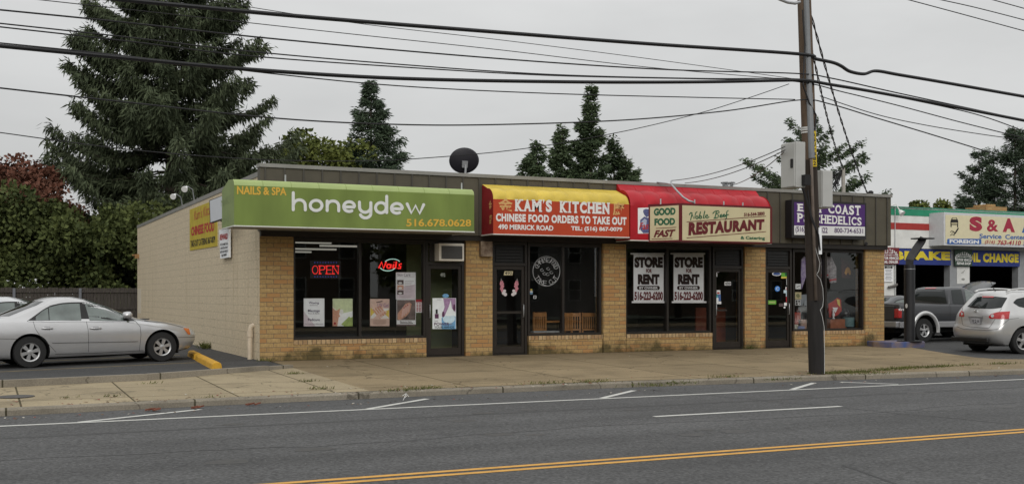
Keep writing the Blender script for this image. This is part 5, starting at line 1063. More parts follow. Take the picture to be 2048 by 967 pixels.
# ================================================================== overhead wires
m_wire = mat('cable_black', (.012, .012, .013), .5, 0)
def wire(label, pts, r, Y=None, ext=(30, 40), name='overhead_wire', P=None, group='overhead wires along the road'):
    pl = PY(Y if Y is not None else PB[1]); Q = P if P is not None else [np.array(pl.p(*p)) for p in pts]
    # smooth with a Catmull-Rom pass
    X = []
    for i in range(len(Q) - 1):
        p0_, p1_, p2_, p3_ = Q[max(i - 1, 0)], Q[i], Q[i + 1], Q[min(i + 2, len(Q) - 1)]
        for t in np.linspace(0, 1, 8, endpoint=False): X.append(.5 * ((2 * p1_) + (-p0_ + p2_) * t + (2 * p0_ - 5 * p1_ + 4 * p2_ - p3_) * t * t + (-p0_ + 3 * p1_ - 3 * p2_ + p3_) * t ** 3))
    X.append(Q[-1])
    if ext[0]: d = (X[0] - X[1]) / np.linalg.norm(X[0] - X[1]); X.insert(0, X[0] + d * ext[0])
    if ext[1]: d = (X[-1] - X[-2]) / np.linalg.norm(X[-1] - X[-2]); X.append(X[-1] + d * ext[1])
    m = MB(); m.tube(X, r, 6); return solo(m, name, m_wire, label, 'cable', group)
Yp = float(PB[1])
wire('uppermost thick black cable, running from the top left edge to the pole', [(215, -3), (600, 33), (1000, 65), (1300, 88), (1597, 108), (1632, 118), (1665, 125), (1682, 132), (1700, 143), (1728, 148), (1752, 142), (1800, 150), (1900, 167), (2048, 193)], .034, Yp - .17)
wire('thick black cable crossing the whole sky, lower of the two heavy cables', [(0, 92), (250, 116), (500, 139), (800, 157), (1150, 164), (1400, 164), (1560, 161), (1612, 161), (1660, 169), (1750, 184), (1900, 212), (2048, 241)], .032, Yp - .18)
wire('thin wire from upper left to the pole, first below the top heavy cable', [(0, 20), (250, 45), (500, 73), (800, 101), (1100, 125), (1350, 140), (1590, 147), (1660, 156), (1800, 187), (2048, 240)], .013, Yp - .16)
wire('thin wire just above the lower heavy cable at the far left', [(0, 47), (250, 74), (500, 103), (800, 129), (1100, 149), (1400, 157), (1595, 158), (1680, 172), (1800, 195), (1950, 228), (2048, 262)], .011, Yp - .15)
wire('thin wire pairing closely with the lower heavy cable on the left', [(0, 54), (250, 82), (500, 112), (800, 134), (1100, 151), (1400, 158), (1590, 163), (1690, 185), (1800, 212), (1920, 244), (2048, 276)], .011, Yp - .155)
wire('thin sagging wire starting at the left edge under both heavy cables', [(0, 86), (250, 112), (540, 147), (800, 172), (1100, 187), (1400, 195), (1590, 199)], .01, Yp - .15, (30, 0))
wire('faint thin wire from the top left corner meeting the pole', [(80, 0), (400, 35), (700, 68), (1000, 100), (1300, 135), (1590, 160)], .007, Yp + .1, (30, 0))
wire('faint thin wire high in the sky just under the top heavy cable', [(380, -5), (700, 45), (1000, 80), (1300, 118), (1590, 158)], .006, Yp + .12, (30, 0))
wire('drooping wire passing in front of the small fir tree and rising to the pole', [(0, 176), (250, 204), (560, 237), (800, 249), (1000, 249), (1250, 240), (1450, 222), (1600, 200), (1660, 208), (1750, 235), (1860, 268), (1980, 305)], .0125, Yp - .15, (30, 0))
wire('thin low wire crossing the satellite dish and rising to the pole', [(0, 265), (250, 298), (500, 318), (700, 322), (850, 316), (1050, 297), (1250, 262), (1400, 226), (1500, 195), (1578, 168)], .008, Yp + .05, (30, 0))
wire('thin wire leaving the pole to the right and falling lowest', [(1640, 192), (1750, 228), (1850, 250), (1960, 268), (2048, 280)], .009, Yp - .1, (0, 40))
wire('thin wire in the top right corner, lowest of the three there', [(1810, -2), (1900, 22), (2048, 62)], .01, Yp - .2, (8, 40))
wire('thin wire in the top right corner, middle of the three there', [(1868, -3), (1950, 15), (2048, 40)], .01, Yp - .2, (8, 40))
wire('thin wire in the top right corner, shortest of the three there', [(1975, -3), (2048, 17)], .01, Yp - .2, (8, 40))
def drop(label, a, b, Ya, Yb, r, sag=.15, name='drop_cable', twist=False):
    A, B_ = np.array(PY(Ya).p(*a)), np.array(PY(Yb).p(*b)); P = []
    for t in np.linspace(0, 1, 14): q = A + (B_ - A) * t; q[2] -= sag * 4 * t * (1 - t); P.append(q)
    if not twist: return wire(label, None, r, P=P, ext=(0, 0), name=name, group='drop cables from the pole to the roofs')
    m = MB()
    for ph_ in (0, math.pi):
        X = []
        for t in np.linspace(0, 1, 90):
            q = A + (B_ - A) * t; q[2] -= sag * 4 * t * (1 - t); X.append(q + np.array([math.cos(ph_ + t * 60) * .015, math.sin(ph_ + t * 60) * .015, 0]))
        m.tube(X, r, 5)
    solo(m, name, m_wire, label, 'cable', 'drop cables from the pole to the roofs')
drop('twisted black drop cable from the pole top down to the roof edge at the right', (1620, 22), (1735, 387), Yp, -.1, .012, .25, twist=True)
drop('twisted black drop cable ending at the coil on the roof mast', (1624, 100), (1687, 338), Yp, 2.0, .012, .25, twist=True)
drop('upper thin drop cable from the left cabinet to the red awning', (1570, 293), (1343, 361), Yp - .3, -.3, .009, .12)
drop('lower thin drop cable from the left cabinet to the red awning', (1570, 300), (1370, 366), Yp - .3, -.2, .009, .12)
drop('thin drop cable from the left cabinet to the roof vent', (1568, 304), (1464, 370), Yp - .3, .5, .009, .1)

# ================================================================== vehicles
m_tyre = mat('tyre_rubber', (.018, .018, .018), .8, .1, 20); m_well = mat('wheel_well', (.01, .01, .01), .9, 0); m_alloy = mat('alloy_rim', (.5, .5, .5), .35, 0, metal=.7)
m_rimdark = mat('rim_dark', (.03, .03, .03), .6, 0); m_cglass = mat('car_glass', (.018, .022, .022), .05, 0, spec=.35); m_cglass2 = mat('sedan_glass', (.115, .14, .13), .07, .35, 2.5, spec=.7, coat=.5); m_trim = mat('black_trim', (.014, .014, .014), .5, 0)
m_tail = mat('red_lens', (.42, .012, .014), .15, .1, 20, spec=.6, coat=.5); m_amber = mat('amber_lens', (.6, .15, .02), .15, 0, coat=.5); m_lens = mat('clear_lens', (.5, .52, .52), .1, .3, 12, coat=.6); m_seam = mat('panel_gap', (.03, .03, .03), .7, 0); m_chrome = mat('chrome', (.75, .75, .75), .12, 0, metal=1)
def paint(n, c, metal=.55, rough=.32): return mat(n, c, rough, .03, 3, metal=metal, coat=.6)
p_silver = paint('silver_paint', (.55, .55, .555)); p_white = paint('pale_silver_paint', (.6, .61, .62)); p_suv = paint('suv_silver_paint', (.6, .6, .595)); p_grey = paint('charcoal_paint', (.04, .042, .047), .25, .4); p_dark = paint('dark_grey_paint', (.1, .105, .11), .3); p_cladding = paint('cladding_silver', (.34, .34, .35))
def outline(xr, xf, w, lr, lf, p=2.4, m_=14, k=26):
    P = []
    for i in range(m_ + 1):
        q = math.pi / 2 * i / m_; c, s_ = math.cos(q), math.sin(q); P.append((xf - lf + lf * s_ ** (2 / p) if s_ > 0 else xf - lf, -w * (c ** (2 / p) if c > 1e-9 else 0)))
    P = P + [(x, -y) for x, y in P[:-1][::-1]]                 # front cap, right side to left side
    Q = []
    for i in range(m_ + 1):
        q = math.pi / 2 * i / m_; c, s_ = math.cos(q), math.sin(q); Q.append((xr + lr - (lr * s_ ** (2 / p) if s_ > 0 else 0), w * (c ** (2 / p) if c > 1e-9 else 0)))
    Q = Q + [(x, -y) for x, y in Q[:-1][::-1]]
    def side(a, b): return [(a[0] + (b[0] - a[0]) * i / k, a[1] * (1 + .012 * math.sin(math.pi * i / k))) for i in range(1, k)]
    return P + side(P[-1], Q[0]) + Q + side(Q[-1], P[0])
class Car:
    def __init__(s, name, label, cat, loc, yaw, pitch=0):
        s.root = thing(name, label, cat, loc); s.root.rotation_euler = (0, -pitch, yaw)
        s.M = Matrix.Translation(Vector(loc)) @ s.root.rotation_euler.to_matrix().to_4x4(); s.Mi = s.M.inverted(); s.camL = s.Mi @ Vector(CAM); s.trees = []
    def loft(s, levels, name, pm, cut=(), p=2.4):
        bm = bmesh.new(); rings = []
        for (z, xr, xf, w, lr, lf) in levels: rings.append([bm.verts.new((x, y, z)) for x, y in outline(xr, xf, w, lr, lf, p)])
        n = len(rings[0])
        for a, b in zip(rings, rings[1:]):
            for i in range(n): bm.faces.new((a[i], a[(i + 1) % n], b[(i + 1) % n], b[i]))
        bm.faces.new(rings[0][::-1]); bm.faces.new(rings[-1]); bmesh.ops.recalc_face_normals(bm, faces=bm.faces)
        s.trees.append(BVHTree.FromBMesh(bm))
        me = bpy.data.meshes.new(name); bm.to_mesh(me); bm.free(); me.materials.append(pm); me.materials.append(m_well)
        o = bpy.data.objects.new(name, me); COL.objects.link(o)
        if cut:
            cm = MB()
            for (x, z, r_, yi, yo) in cut:
                for sg in (-1, 1): cm.lathe([(r_, sg * yi), (r_, sg * yo)] if sg > 0 else [(r_, -yo), (r_, -yi)], (x, 0, z), 'y', 40, 1)
            c = cm.build('cutter', [m_well, m_well], local=True)
            bmc = bmesh.new(); bmc.from_mesh(c.data); bmesh.ops.recalc_face_normals(bmc, faces=bmc.faces); bmc.to_mesh(c.data); bmc.free()
            md = o.modifiers.new('b', 'BOOLEAN'); md.operation = 'DIFFERENCE'; md.object = c; md.solver = 'EXACT'
            dg = bpy.context.evaluated_depsgraph_get(); dg.update(); ne = bpy.data.meshes.new_from_object(o.evaluated_get(dg)); o.modifiers.clear(); o.data = ne; bpy.data.objects.remove(c)
            me = ne
        me.polygons.foreach_set('use_smooth', [True] * len(me.polygons)); me.set_sharp_from_angle(angle=R(38)); o.parent = s.root
        me.name = name
        return o
    def hit(s, x, y, off=.004):
        d = (s.Mi.to_3x3() @ Vector(ray(x, y))).normalized(); best = None
        for t in s.trees:
            h = t.ray_cast(s.camL, d)
            if h[0] is not None and (best is None or h[3] < best[3]): best = h
        if best is None:
            for t in s.trees:                       # just past the outline: take the nearest point of the surface
                w = (s.camL + d * 26); h = None
                tt = 20.0
                while tt < 45:
                    h = t.find_nearest(s.camL + d * tt)
                    if best is None or h[3] < best[3]: best = h
                    tt += .15
        p, n = best[0], best[1]
        if n.dot(d) > 0: n = -n
        return np.array(p + n * off)
    def strip(s, mb, z, top, bot, mi=0, off=.004, cols=14, rows=4):
        def res(pts):
            P = [np.array(q, float) for q in pts]; L = np.cumsum([0] + [np.linalg.norm(b - a) for a, b in zip(P, P[1:])]); L /= L[-1]
            return [np.array([np.interp(t, L, [q[0] for q in P]), np.interp(t, L, [q[1] for q in P])]) for t in np.linspace(0, 1, cols)]
        A, B_ = res(top), res(bot); V = []
        for j in range(rows + 1):
            for i in range(cols): q = A[i] + (B_[i] - A[i]) * j / rows; V.append(s.hit(*z(*q), off))
        mb.add(V, [[j * cols + i, j * cols + i + 1, (j + 1) * cols + i + 1, (j + 1) * cols + i] for j in range(rows) for i in range(cols - 1)], mi)
    def line(s, mb, z, pts, w, mi=0, off=.003, cols=20):
        P = [np.array(q, float) for q in pts]; L = np.cumsum([0] + [np.linalg.norm(b - a) for a, b in zip(P, P[1:])]); L /= L[-1]
        Q = [np.array([np.interp(t, L, [q[0] for q in P]), np.interp(t, L, [q[1] for q in P])]) for t in np.linspace(0, 1, cols)]; A = []; B_ = []
        for i, q in enumerate(Q):
            t = Q[min(i + 1, cols - 1)] - Q[max(i - 1, 0)]; t /= np.linalg.norm(t) + 1e-9; nn = np.array([-t[1], t[0]]) * w / 2; A.append(q + nn); B_.append(q - nn)
        s.strip(mb, z, A, B_, mi, off, cols, 1)
    def mirror(s, mb):
        m2 = MB(); m2.v = [(x, -y, z) for x, y, z in mb.v]; m2.f = [f[::-1] for f in mb.f]; m2.m = list(mb.m); return m2
    def part(s, mb, name, mats, mirror=False, parent=None, **kw):
        o = mb.build(name, mats, parent or s.root, local=True, **kw)
        if mirror: s.mirror(mb).build(name, mats, parent or s.root, local=True, **kw)
        return o
    def wheel(s, x, y, r_, w, spokes=6, rr=.6):
        sg = 1 if y > 0 else -1; yo = y; yi = y - sg * w
        prof = [(r_ * .62, yi), (r_ * .93, yi), (r_, yi + sg * .03), (r_, yo - sg * .03), (r_ * .95, yo - sg * .004), (r_ * (rr + .02), yo), (r_ * rr, yo - sg * .02), (r_ * rr, yo - sg * .12)]
        m = MB(); m.lathe(prof, (x, 0, r_), 'y', 36); wo_ = m.build('wheel', m_tyre, s.root, local=True, smooth=True, angle=40)
        m = MB(); q = r_ * rr; yd = yo - sg * .045
        m.lathe([(q * .98, yd - sg * .05), (.01, yd - sg * .05)], (x, 0, r_), 'y', 30, 1)
        m.lathe([(q * .86, yd), (q, yo - sg * .006), (q * .99, yo - sg * .001), (q * .86, yo - sg * .02)], (x, 0, r_), 'y', 36, 0, False)
        m.lathe([(q * .3, yd - sg * .02), (q * .3, yo - sg * .018), (q * .16, yo - sg * .01), (.005, yo - sg * .008)], (x, 0, r_), 'y', 20, 0)
        for k in range(spokes):
            a = 2 * math.pi * (k + .25) / spokes; u = np.array([math.cos(a), 0, math.sin(a)]); t = np.array([-math.sin(a), 0, math.cos(a)]); c = np.array([x, 0, r_])
            w0, w1 = (q * .13, q * .21) if spokes < 7 else (q * .1, q * .12)
            P = [c + u * q * .2 - t * w0, c + u * q * .9 - t * w1, c + u * q * .9 + t * w1, c + u * q * .2 + t * w0]; P = [p + np.array([0, yo - sg * .016, 0]) for p in P]
            m.slab(P if sg < 0 else P[::-1], (0, sg, 0), .03)
        m.build('rim', [m_alloy, m_rimdark], wo_, local=True, smooth=True, angle=30)
def under(car, x0, x1, w, z0, z1):
    m = MB(); m.box(x0, x1, -w, w, z0, z1); car.part(m, 'underbody', m_well)

# --- sedan
def LV(rows): return rows
yaw = R(10.4); cw = np.array([-4.61, .465])
org = cw + np.array([-math.sin(yaw), math.cos(yaw)]) * .865
c1 = Car('sedan', 'silver four-door sedan parked nose-in beside the cream block wall', 'car', (org[0], org[1], lz(org[0])), yaw, .013)
SED = [(.2, -.8, 3.3, .8, .3, .5), (.24, -.93, 3.5, .845, .35, .6), (.3, -1.0, 3.6, .87, .4, .72), (.42, -1.06, 3.68, .893, .45, .82), (.55, -1.08, 3.7, .905, .45, .86), (.64, -1.075, 3.66, .91, .45, .88), (.7, -1.07, 3.58, .908, .45, .9), (.76, -1.06, 3.45, .9, .42, .95),
       (.81, -1.055, 3.24, .892, .42, .95), (.85, -1.05, 3.02, .882, .42, .95), (.885, -1.05, 2.8, .872, .42, .9), (.92, -1.045, 2.58, .86, .42, .85), (.945, -1.04, 2.42, .85, .4, .8), (.965, -1.03, 2.34, .835, .4, .75), (1.0, -.98, 2.25, .8, .4, .72), (1.02, -.88, 2.2, .785, .38, .7), (1.035, -.62, 2.17, .775, .35, .68), (1.06, -.5, 2.1, .762, .32, .64),
       (1.12, -.33, 1.96, .735, .3, .58), (1.2, -.12, 1.77, .7, .28, .5), (1.28, .12, 1.56, .665, .26, .45), (1.34, .3, 1.37, .635, .25, .42), (1.39, .5, 1.17, .605, .25, .4), (1.425, .68, .98, .57, .22, .34), (1.445, .8, .85, .5, .3, .3)]
# wider roof: stretch the greenhouse plan so the roof keeps its length
SED = [(z, xr - (max(0, z - 1.3) * 1.6), xf + max(0, z - 1.3) * 1.2, w, lr, lf) for z, xr, xf, w, lr, lf in SED]
c1.loft(SED, 'body', p_silver, [(0, .325, .385, .55, 1.1), (2.73, .325, .385, .55, 1.1)])
under(c1, -.75, 3.2, .55, .16, .5)
for x in (0, 2.73):
    for y in (-.885, .885): c1.wheel(x, y, .325, .21)
z0_ = zoomf(0, 560, 4.267)
m = MB(); c1.strip(m, z0_, [(232, 347), (300, 298), (360, 254), (430, 214), (520, 194), (610, 187), (700, 186), (830, 193), (920, 216), (1000, 252), (1080, 298), (1160, 350)], [(232, 349), (1160, 353)], 0, .003, 40, 6); c1.part(m, 'window_surround', m_trim, True, smooth=True)
m = MB(); c1.strip(m, z0_, [(305, 312), (360, 264), (408, 238)], [(305, 342), (416, 342)], 0, .006); c1.part(m, 'quarter_window', m_cglass2, True, smooth=True)
m = MB(); c1.strip(m, z0_, [(416, 232), (520, 206), (600, 200), (678, 199)], [(424, 343), (694, 343)], 0, .006); c1.part(m, 'rear_window', m_cglass2, True, smooth=True)
m = MB(); c1.strip(m, z0_, [(722, 199), (830, 206), (915, 230), (1000, 274), (1048, 306)], [(765, 344), (1052, 344)], 0, .006); c1.part(m, 'front_window', m_cglass2, True, smooth=True)
m = MB(); c1.line(m, z0_, [(240, 350), (700, 349), (1150, 356)], 5, 0, .013, 40); c1.part(m, 'chrome_strip', m_chrome, True)
m = MB()
for pts in ([(735, 345), (752, 420), (756, 520), (755, 610)], [(283, 350), (300, 410), (345, 478), (425, 555), (478, 612)], [(1160, 354), (1196, 395), (1203, 460), (1196, 540), (1188, 605)], [(470, 628), (800, 620), (1225, 598)], [(1520, 486), (1640, 484), (1690, 478)], [(0, 498), (150, 500)], [(1230, 348), (1400, 360), (1560, 400)]): c1.line(m, z0_, pts, 3.2)
c1.part(m, 'panel_seams', m_seam, True)
m = MB(); c1.line(m, z0_, [(445, 525), (751, 520)], 13, 0, .014); c1.line(m, z0_, [(760, 520), (1175, 512)], 13, 0, .014); c1.part(m, 'side_moulding', p_silver, True); m = MB(); c1.line(m, z0_, [(445, 533), (1175, 520)], 4, 0, .012); c1.part(m, 'moulding_shadow_line', m_seam, True)  # thin dark line below the moulding is its shadow, put in as colour
for x in (402, 816):
    m = MB(); c1.strip(m, z0_, [(x - 24, 394), (x + 26, 394)], [(x - 24, 424), (x + 26, 424)], 0, .004); c1.part(m, 'handle_recess', p_cladding, True)
    m = MB(); a, b = c1.hit(*z0_(x - 46, 411), .03), c1.hit(*z0_(x + 46, 410), .03); m.tube([np.array(a) - (0, -.025, 0), a, b, np.array(b) - (0, -.025, 0)], .014, 8); c1.part(m, 'door_handle', p_silver, True, smooth=True)
a = c1.hit(*z0_(1075, 330), .1); m = MB(); m.lathe([(.02, -.1), (.075, -.085), (.095, 0), (.09, .06), (.05, .09), (.01, .1)], (a[0], a[1], a[2]), 'x', 16); m.v = [(x, a[1] + (y - a[1]) * 1.15, a[2] + (z - a[2]) * .85) for x, y, z in m.v]; m.tube([a + np.array([0, .13, -.07]), a + np.array([0, .02, -.05])], .03, 8); c1.part(m, 'mirror', p_silver, True, smooth=True)
m = MB(); c1.strip(m, z0_, [(1562, 408), (1640, 412), (1680, 442)], [(1604, 463), (1692, 462)], 0, .006); c1.part(m, 'headlight', m_lens, True, smooth=True)
m = MB(); c1.strip(m, z0_, [(1562, 409), (1612, 411)], [(1604, 463), (1622, 463)], 0, .009); c1.part(m, 'indicator', m_amber, True, smooth=True)
m = MB(); c1.strip(m, z0_, [(1644, 541), (1690, 540)], [(1656, 566), (1690, 564)], 0, .005); c1.part(m, 'fog_lamp', m_trim, True, smooth=True)
# screens front and rear from the local profile
def proj_patch(car, mb, P, d, off=.005, mi=0, rows=8, cols=10):
    """quad of four local points (tl, tr, br, bl) pushed along d onto the body"""
    P = [np.array(p, float) for p in P]; V = []
    for j in range(rows + 1):
        for i in range(cols + 1):
            a, b = i / cols, j / rows; q = (1 - b) * ((1 - a) * P[0] + a * P[1]) + b * ((1 - a) * P[3] + a * P[2]); h = None
            for t in car.trees:
                hh = t.ray_cast(Vector(q), Vector(d)); 
                if hh[0] is not None and (h is None or hh[3] < h[3]): h = hh
            if h is None: h = car.trees[0].find_nearest(Vector(q))
            n = h[1] if h[1].dot(Vector(d)) < 0 else -h[1]; V.append(np.array(h[0] + n * off))
    mb.add(V, [[j * (cols + 1) + i, j * (cols + 1) + i + 1, (j + 1) * (cols + 1) + i + 1, (j + 1) * (cols + 1) + i] for j in range(rows) for i in range(cols)], mi)
m = MB(); proj_patch(c1, m, [(5, -.52, 1.37), (5, .52, 1.37), (5, .66, 1.0), (5, -.66, 1.0)], (-1, 0, 0)); c1.part(m, 'windscreen', m_cglass2, smooth=True)
m = MB(); proj_patch(c1, m, [(-4, -.5, 1.36), (-4, .5, 1.36), (-4, .64, 1.07), (-4, -.64, 1.07)], (1, 0, 0)); c1.part(m, 'rear_screen', m_cglass, smooth=True)
m = MB(); 
for sg in (-1, 1): proj_patch(c1, m, [(-4, sg * .55, .92), (-4, sg * .86, .92), (-4, sg * .86, .74), (-4, sg * .55, .74)], (1, 0, 0), rows=4)
c1.part(m, 'tail_lamps', m_tail, smooth=True)
m = MB(); q = c1.hit(*z0_(1245, 338), .02); m.tube([q + np.array([-.05, .25, .0]), q, q + np.array([.06, -.04, 0])], .014, 6); c1.part(m, 'wiper', m_trim)
def copy_car(src, name, label, loc, rz, body_paint, drop=(), pitch=0):
    r_ = src.root.copy(); COL.objects.link(r_); r_.name = name; r_['label'] = label; r_.location = loc; r_.rotation_euler = (0, -pitch, rz)
    for ch in list(src.root.children):
        if ch.name.split('.')[0] in drop: continue
        c = ch.copy(); COL.objects.link(c); c.parent = r_
        for i, sl_ in enumerate(c.material_slots):
            if sl_.material in (p_silver,): sl_.link = 'OBJECT'; sl_.material = body_paint
        for g_ in ch.children: d = g_.copy(); COL.objects.link(d); d.parent = c
    return r_
copy_car(c1, 'sedan', 'pale silver sedan mostly hidden behind the nearer silver sedan', (org[0] - 1.2, org[1] + 2.75, lz(org[0])), yaw, p_white, pitch=.013)

# --- grey pickup
p0 = PZ(-.012).p(1849, 684); yaw = R(2)
org = np.array(p0[:2]) + np.array([-math.sin(yaw), math.cos(yaw)]) * .86
c2 = Car('pickup_truck', 'charcoal grey extended-cab pickup truck with silver wheel arch flares', 'pickup truck', (org[0], org[1], -.012), yaw)
PK = [(.48, -1.0, 4.0, .8, .1, .3), (.55, -1.1, 4.1, .86, .12, .4), (.75, -1.13, 4.15, .9, .12, .45), (.95, -1.13, 4.12, .9, .1, .5), (1.08, -1.12, 4.02, .885, .1, .55), (1.15, -1.11, 3.8, .87, .1, .6), (1.17, -1.1, 3.7, .85, .1, .6)]
c2.loft(PK, 'body', p_grey, [(0, .37, .47, .5, 1.2), (3.3, .37, .47, .5, 1.2)], 3)
CB = [(1.171, 1.0, 3.02, .87, .1, .35), (1.3, 1.02, 2.82, .835, .12, .35), (1.45, 1.06, 2.6, .79, .14, .35), (1.6, 1.13, 2.36, .73, .16, .35), (1.68, 1.22, 2.18, .68, .2, .3), (1.72, 1.4, 2.0, .6, .2, .3)]
c2.loft(CB, 'cab', p_grey, (), 2.8); under(c2, -.9, 3.9, .5, .3, .6)
for x in (0, 3.3):
    for y in (-.87, .87): c2.wheel(x, y, .37, .26, 5, .55)
zv = zoomf(1760, 560, 6.045)
m = MB(); c2.strip(m, zv, [(450, 95), (560, 84), (700, 84), (778, 92)], [(410, 238), (806, 278)], 0, .006, 16, 6); c2.part(m, 'rear_screen', m_cglass, smooth=True)
m = MB(); proj_patch(c2, m, [(-4, -.22, 1.69), (-4, .22, 1.69), (-4, .22, 1.655), (-4, -.22, 1.655)], (1, 0, 0), .008, 0, 2, 4); c2.part(m, 'brake_light', m_tail)
m = MB(); c2.strip(m, zv, [(858, 118), (980, 110)], [(882, 280), (1014, 285)], 0, .006); c2.part(m, 'rear_window', m_cglass, True, smooth=True)
m = MB(); c2.strip(m, zv, [(1018, 118), (1100, 128), (1180, 165)], [(1045, 285), (1185, 290)], 0, .006); c2.part(m, 'front_window', m_cglass2, True, smooth=True)
m = MB()
for pts in ([(838, 285), (850, 330), (852, 480), (845, 590)], [(1030, 285), (1046, 400), (1040, 590)], [(400, 266), (600, 268), (806, 285)], [(980, 110), (1020, 285)]): c2.line(m, zv, pts, 4)
c2.part(m, 'panel_seams', m_seam, True)
m = MB(); V = []
for i in range(25):
    a = R(-8 + 196 * i / 24)
    for r_, y in ((.475, -.895), (.5, -.945), (.575, -.945), (.6, -.905)): V.append((r_ * math.cos(a), y, .37 + r_ * math.sin(a)))
m.add(V, [[i * 4 + j, (i + 1) * 4 + j, (i + 1) * 4 + j + 1, i * 4 + j + 1] for i in range(24) for j in range(3)])
c2.part(m, 'wheel_arch_flare', p_suv, True, smooth=True)
m2 = MB(); m2.v = [(x + 3.3, y, z) for x, y, z in m.v]; m2.f = m.f; m2.m = m.m; c2.part(m2, 'wheel_arch_flare', p_suv, True, smooth=True)
m = MB()
for x0_, x1_ in ((.56, 2.72), (-1.1, -.55)): m.box(x0_, x1_, -.925, -.87, .46, .64)
c2.part(m, 'side_cladding', p_cladding, True, bevel=.015)
m = MB(); m.box(-1.22, -1.0, -.88, .88, .46, .66); c2.part(m, 'rear_bumper', p_cladding, bevel=.04)
m = MB(); m.box(-1.15, -1.13, -.72, .72, .7, 1.13); c2.part(m, 'tailgate', p_grey, bevel=.01)
m = MB(); m.box(-1.152, -1.0, -.91, -.73, .76, 1.04); c2.part(m, 'tail_lamp', m_tail, True, bevel=.02)
m = MB(); V = []
for i in range(9):
    t = i / 8; h_ = 1.2 + .02 * math.sin(math.pi * t)
    for y in (-.8, -.6, 0, .6, .8): V.append((-1.08 + 2.0 * t, y, h_ - .05 * (abs(y) / .8) ** 2 - (.0)))
m.add(V, [[i * 5 + j, (i + 1) * 5 + j, (i + 1) * 5 + j + 1, i * 5 + j + 1] for i in range(8) for j in range(4)]); c2.part(m, 'bed_cover', mat('black_vinyl', (.03, .03, .032), .6, .1), smooth=True)
L = MB(); psx = Pl(c2.M @ Vector((0, -.908, 0)), c2.M.to_3x3() @ Vector((0, -1, 0)))
T(L, '4x4', psx, zv, 218, 300, (335, 365), (338, 368), bold=.03, shear=.3, off=.006); L.v = [tuple(c2.Mi @ Vector(v)) for v in L.v]; c2.part(L, 'side_lettering', m_wht)

# --- silver crossover
p0 = PZ(-.085).p(2046, 708); yaw = R(-8)
org = np.array(p0[:2]) + np.array([-math.sin(yaw), math.cos(yaw)]) * .86
c3 = Car('crossover_car', 'silver crossover car seen from behind with roof rails and red tail lamps', 'car', (org[0], org[1], -.08), yaw)
SV = [(.24, -.7, 3.3, .78, .25, .5), (.33, -.86, 3.5, .84, .3, .6), (.45, -.94, 3.6, .885, .32, .7), (.58, -.965, 3.63, .905, .34, .8), (.68, -.95, 3.6, .91, .34, .85), (.73, -.91, 3.55, .91, .34, .85), (.8, -.885, 3.45, .908, .34, .85), (.9, -.87, 3.3, .9, .34, .85), (.98, -.855, 3.0, .89, .34, .85), (1.03, -.84, 2.6, .875, .34, .8), (1.08, -.81, 2.2, .85, .32, .7),
      (1.14, -.77, 2.08, .825, .3, .62), (1.25, -.68, 1.88, .785, .28, .55), (1.38, -.57, 1.62, .735, .26, .5), (1.5, -.46, 1.36, .685, .26, .45), (1.57, -.42, 1.18, .65, .28, .42), (1.615, -.36, 1.0, .61, .3, .4), (1.645, -.1, .75, .54, .3, .35), (1.655, .1, .55, .4, .2, .2)]
c3.loft(SV, 'body', p_suv, [(0, .34, .4, .55, 1.2), (2.69, .34, .4, .55, 1.2)], 2.6); under(c3, -.7, 3.3, .55, .2, .5)
for x in (0, 2.69):
    for y in (-.89, .89): c3.wheel(x, y, .34, .22, 5, .66)
m = MB(); c3.strip(m, zv, [(1170, 205), (1260, 196), (1400, 198), (1540, 212)], [(1055, 318), (1200, 340), (1350, 345), (1470, 332)], 0, .006, 18, 6); c3.part(m, 'rear_screen', m_cglass, smooth=True)
m = MB(); c3.strip(m, zv, [(1245, 196), (1380, 198)], [(1240, 212), (1378, 215)], 0, .02, 8, 2); c3.part(m, 'brake_light', m_tail)
m = MB(); c3.strip(m, zv, [(1315, 440), (1340, 410), (1420, 385), (1570, 374)], [(1330, 462), (1440, 468), (1555, 468)], 0, .01, 14, 4); c3.part(m, 'tail_lamp', m_tail, smooth=True)
m = MB(); q = [c3.hit(*zv(1362 + 20 * math.cos(a), 430 + 20 * math.sin(a)), .014) for a in np.linspace(0, 6.28, 14)[:-1]]; m.poly(q); c3.part(m, 'reversing_lamp', m_lens)
m = MB(); c3.strip(m, zv, [(962, 400), (985, 362), (1012, 385)], [(960, 436), (1022, 440)], 0, .01, 8, 3); c3.part(m, 'tail_lamp', m_tail, smooth=True)
m = MB(); q = [c3.hit(*zv(996 + 11 * math.cos(a), 408 + 16 * math.sin(a)), .014) for a in np.linspace(0, 6.28, 14)[:-1]]; m.poly(q); c3.part(m, 'reversing_lamp', m_lens)
m = MB(); c3.strip(m, zv, [(1062, 420), (1250, 432)], [(1090, 520), (1226, 535)], 0, .004, 8, 3); c3.part(m, 'plate_recess', p_cladding)
m = MB(); c3.strip(m, zv, [(1062, 420), (1250, 430)], [(1066, 436), (1248, 448)], 0, .03, 8, 2); c3.part(m, 'tailgate_handle', p_suv)
m = MB(); c3.strip(m, zv, [(1100, 455), (1212, 462)], [(1102, 524), (1208, 530)], 0, .012, 8, 3); npl = c3.part(m, 'number_plate', mat('plate_face', (.4, .4, .42), .5, .2, 30))
L = MB()
for (a, b, c_, d) in ((1116, 475, 1124, 508), (1132, 476, 1140, 509), (1150, 477, 1166, 484), (1150, 496, 1166, 510), (1176, 480, 1183, 511), (1190, 480, 1198, 512), (1125, 517, 1185, 522)): c3.strip(L, zv, [(a, b), (c_, b + 1)], [(a, d), (c_, d + 1)], 0, .015, 3, 1)
c3.part(L, 'plate_characters', m_trim, parent=npl)
m = MB()
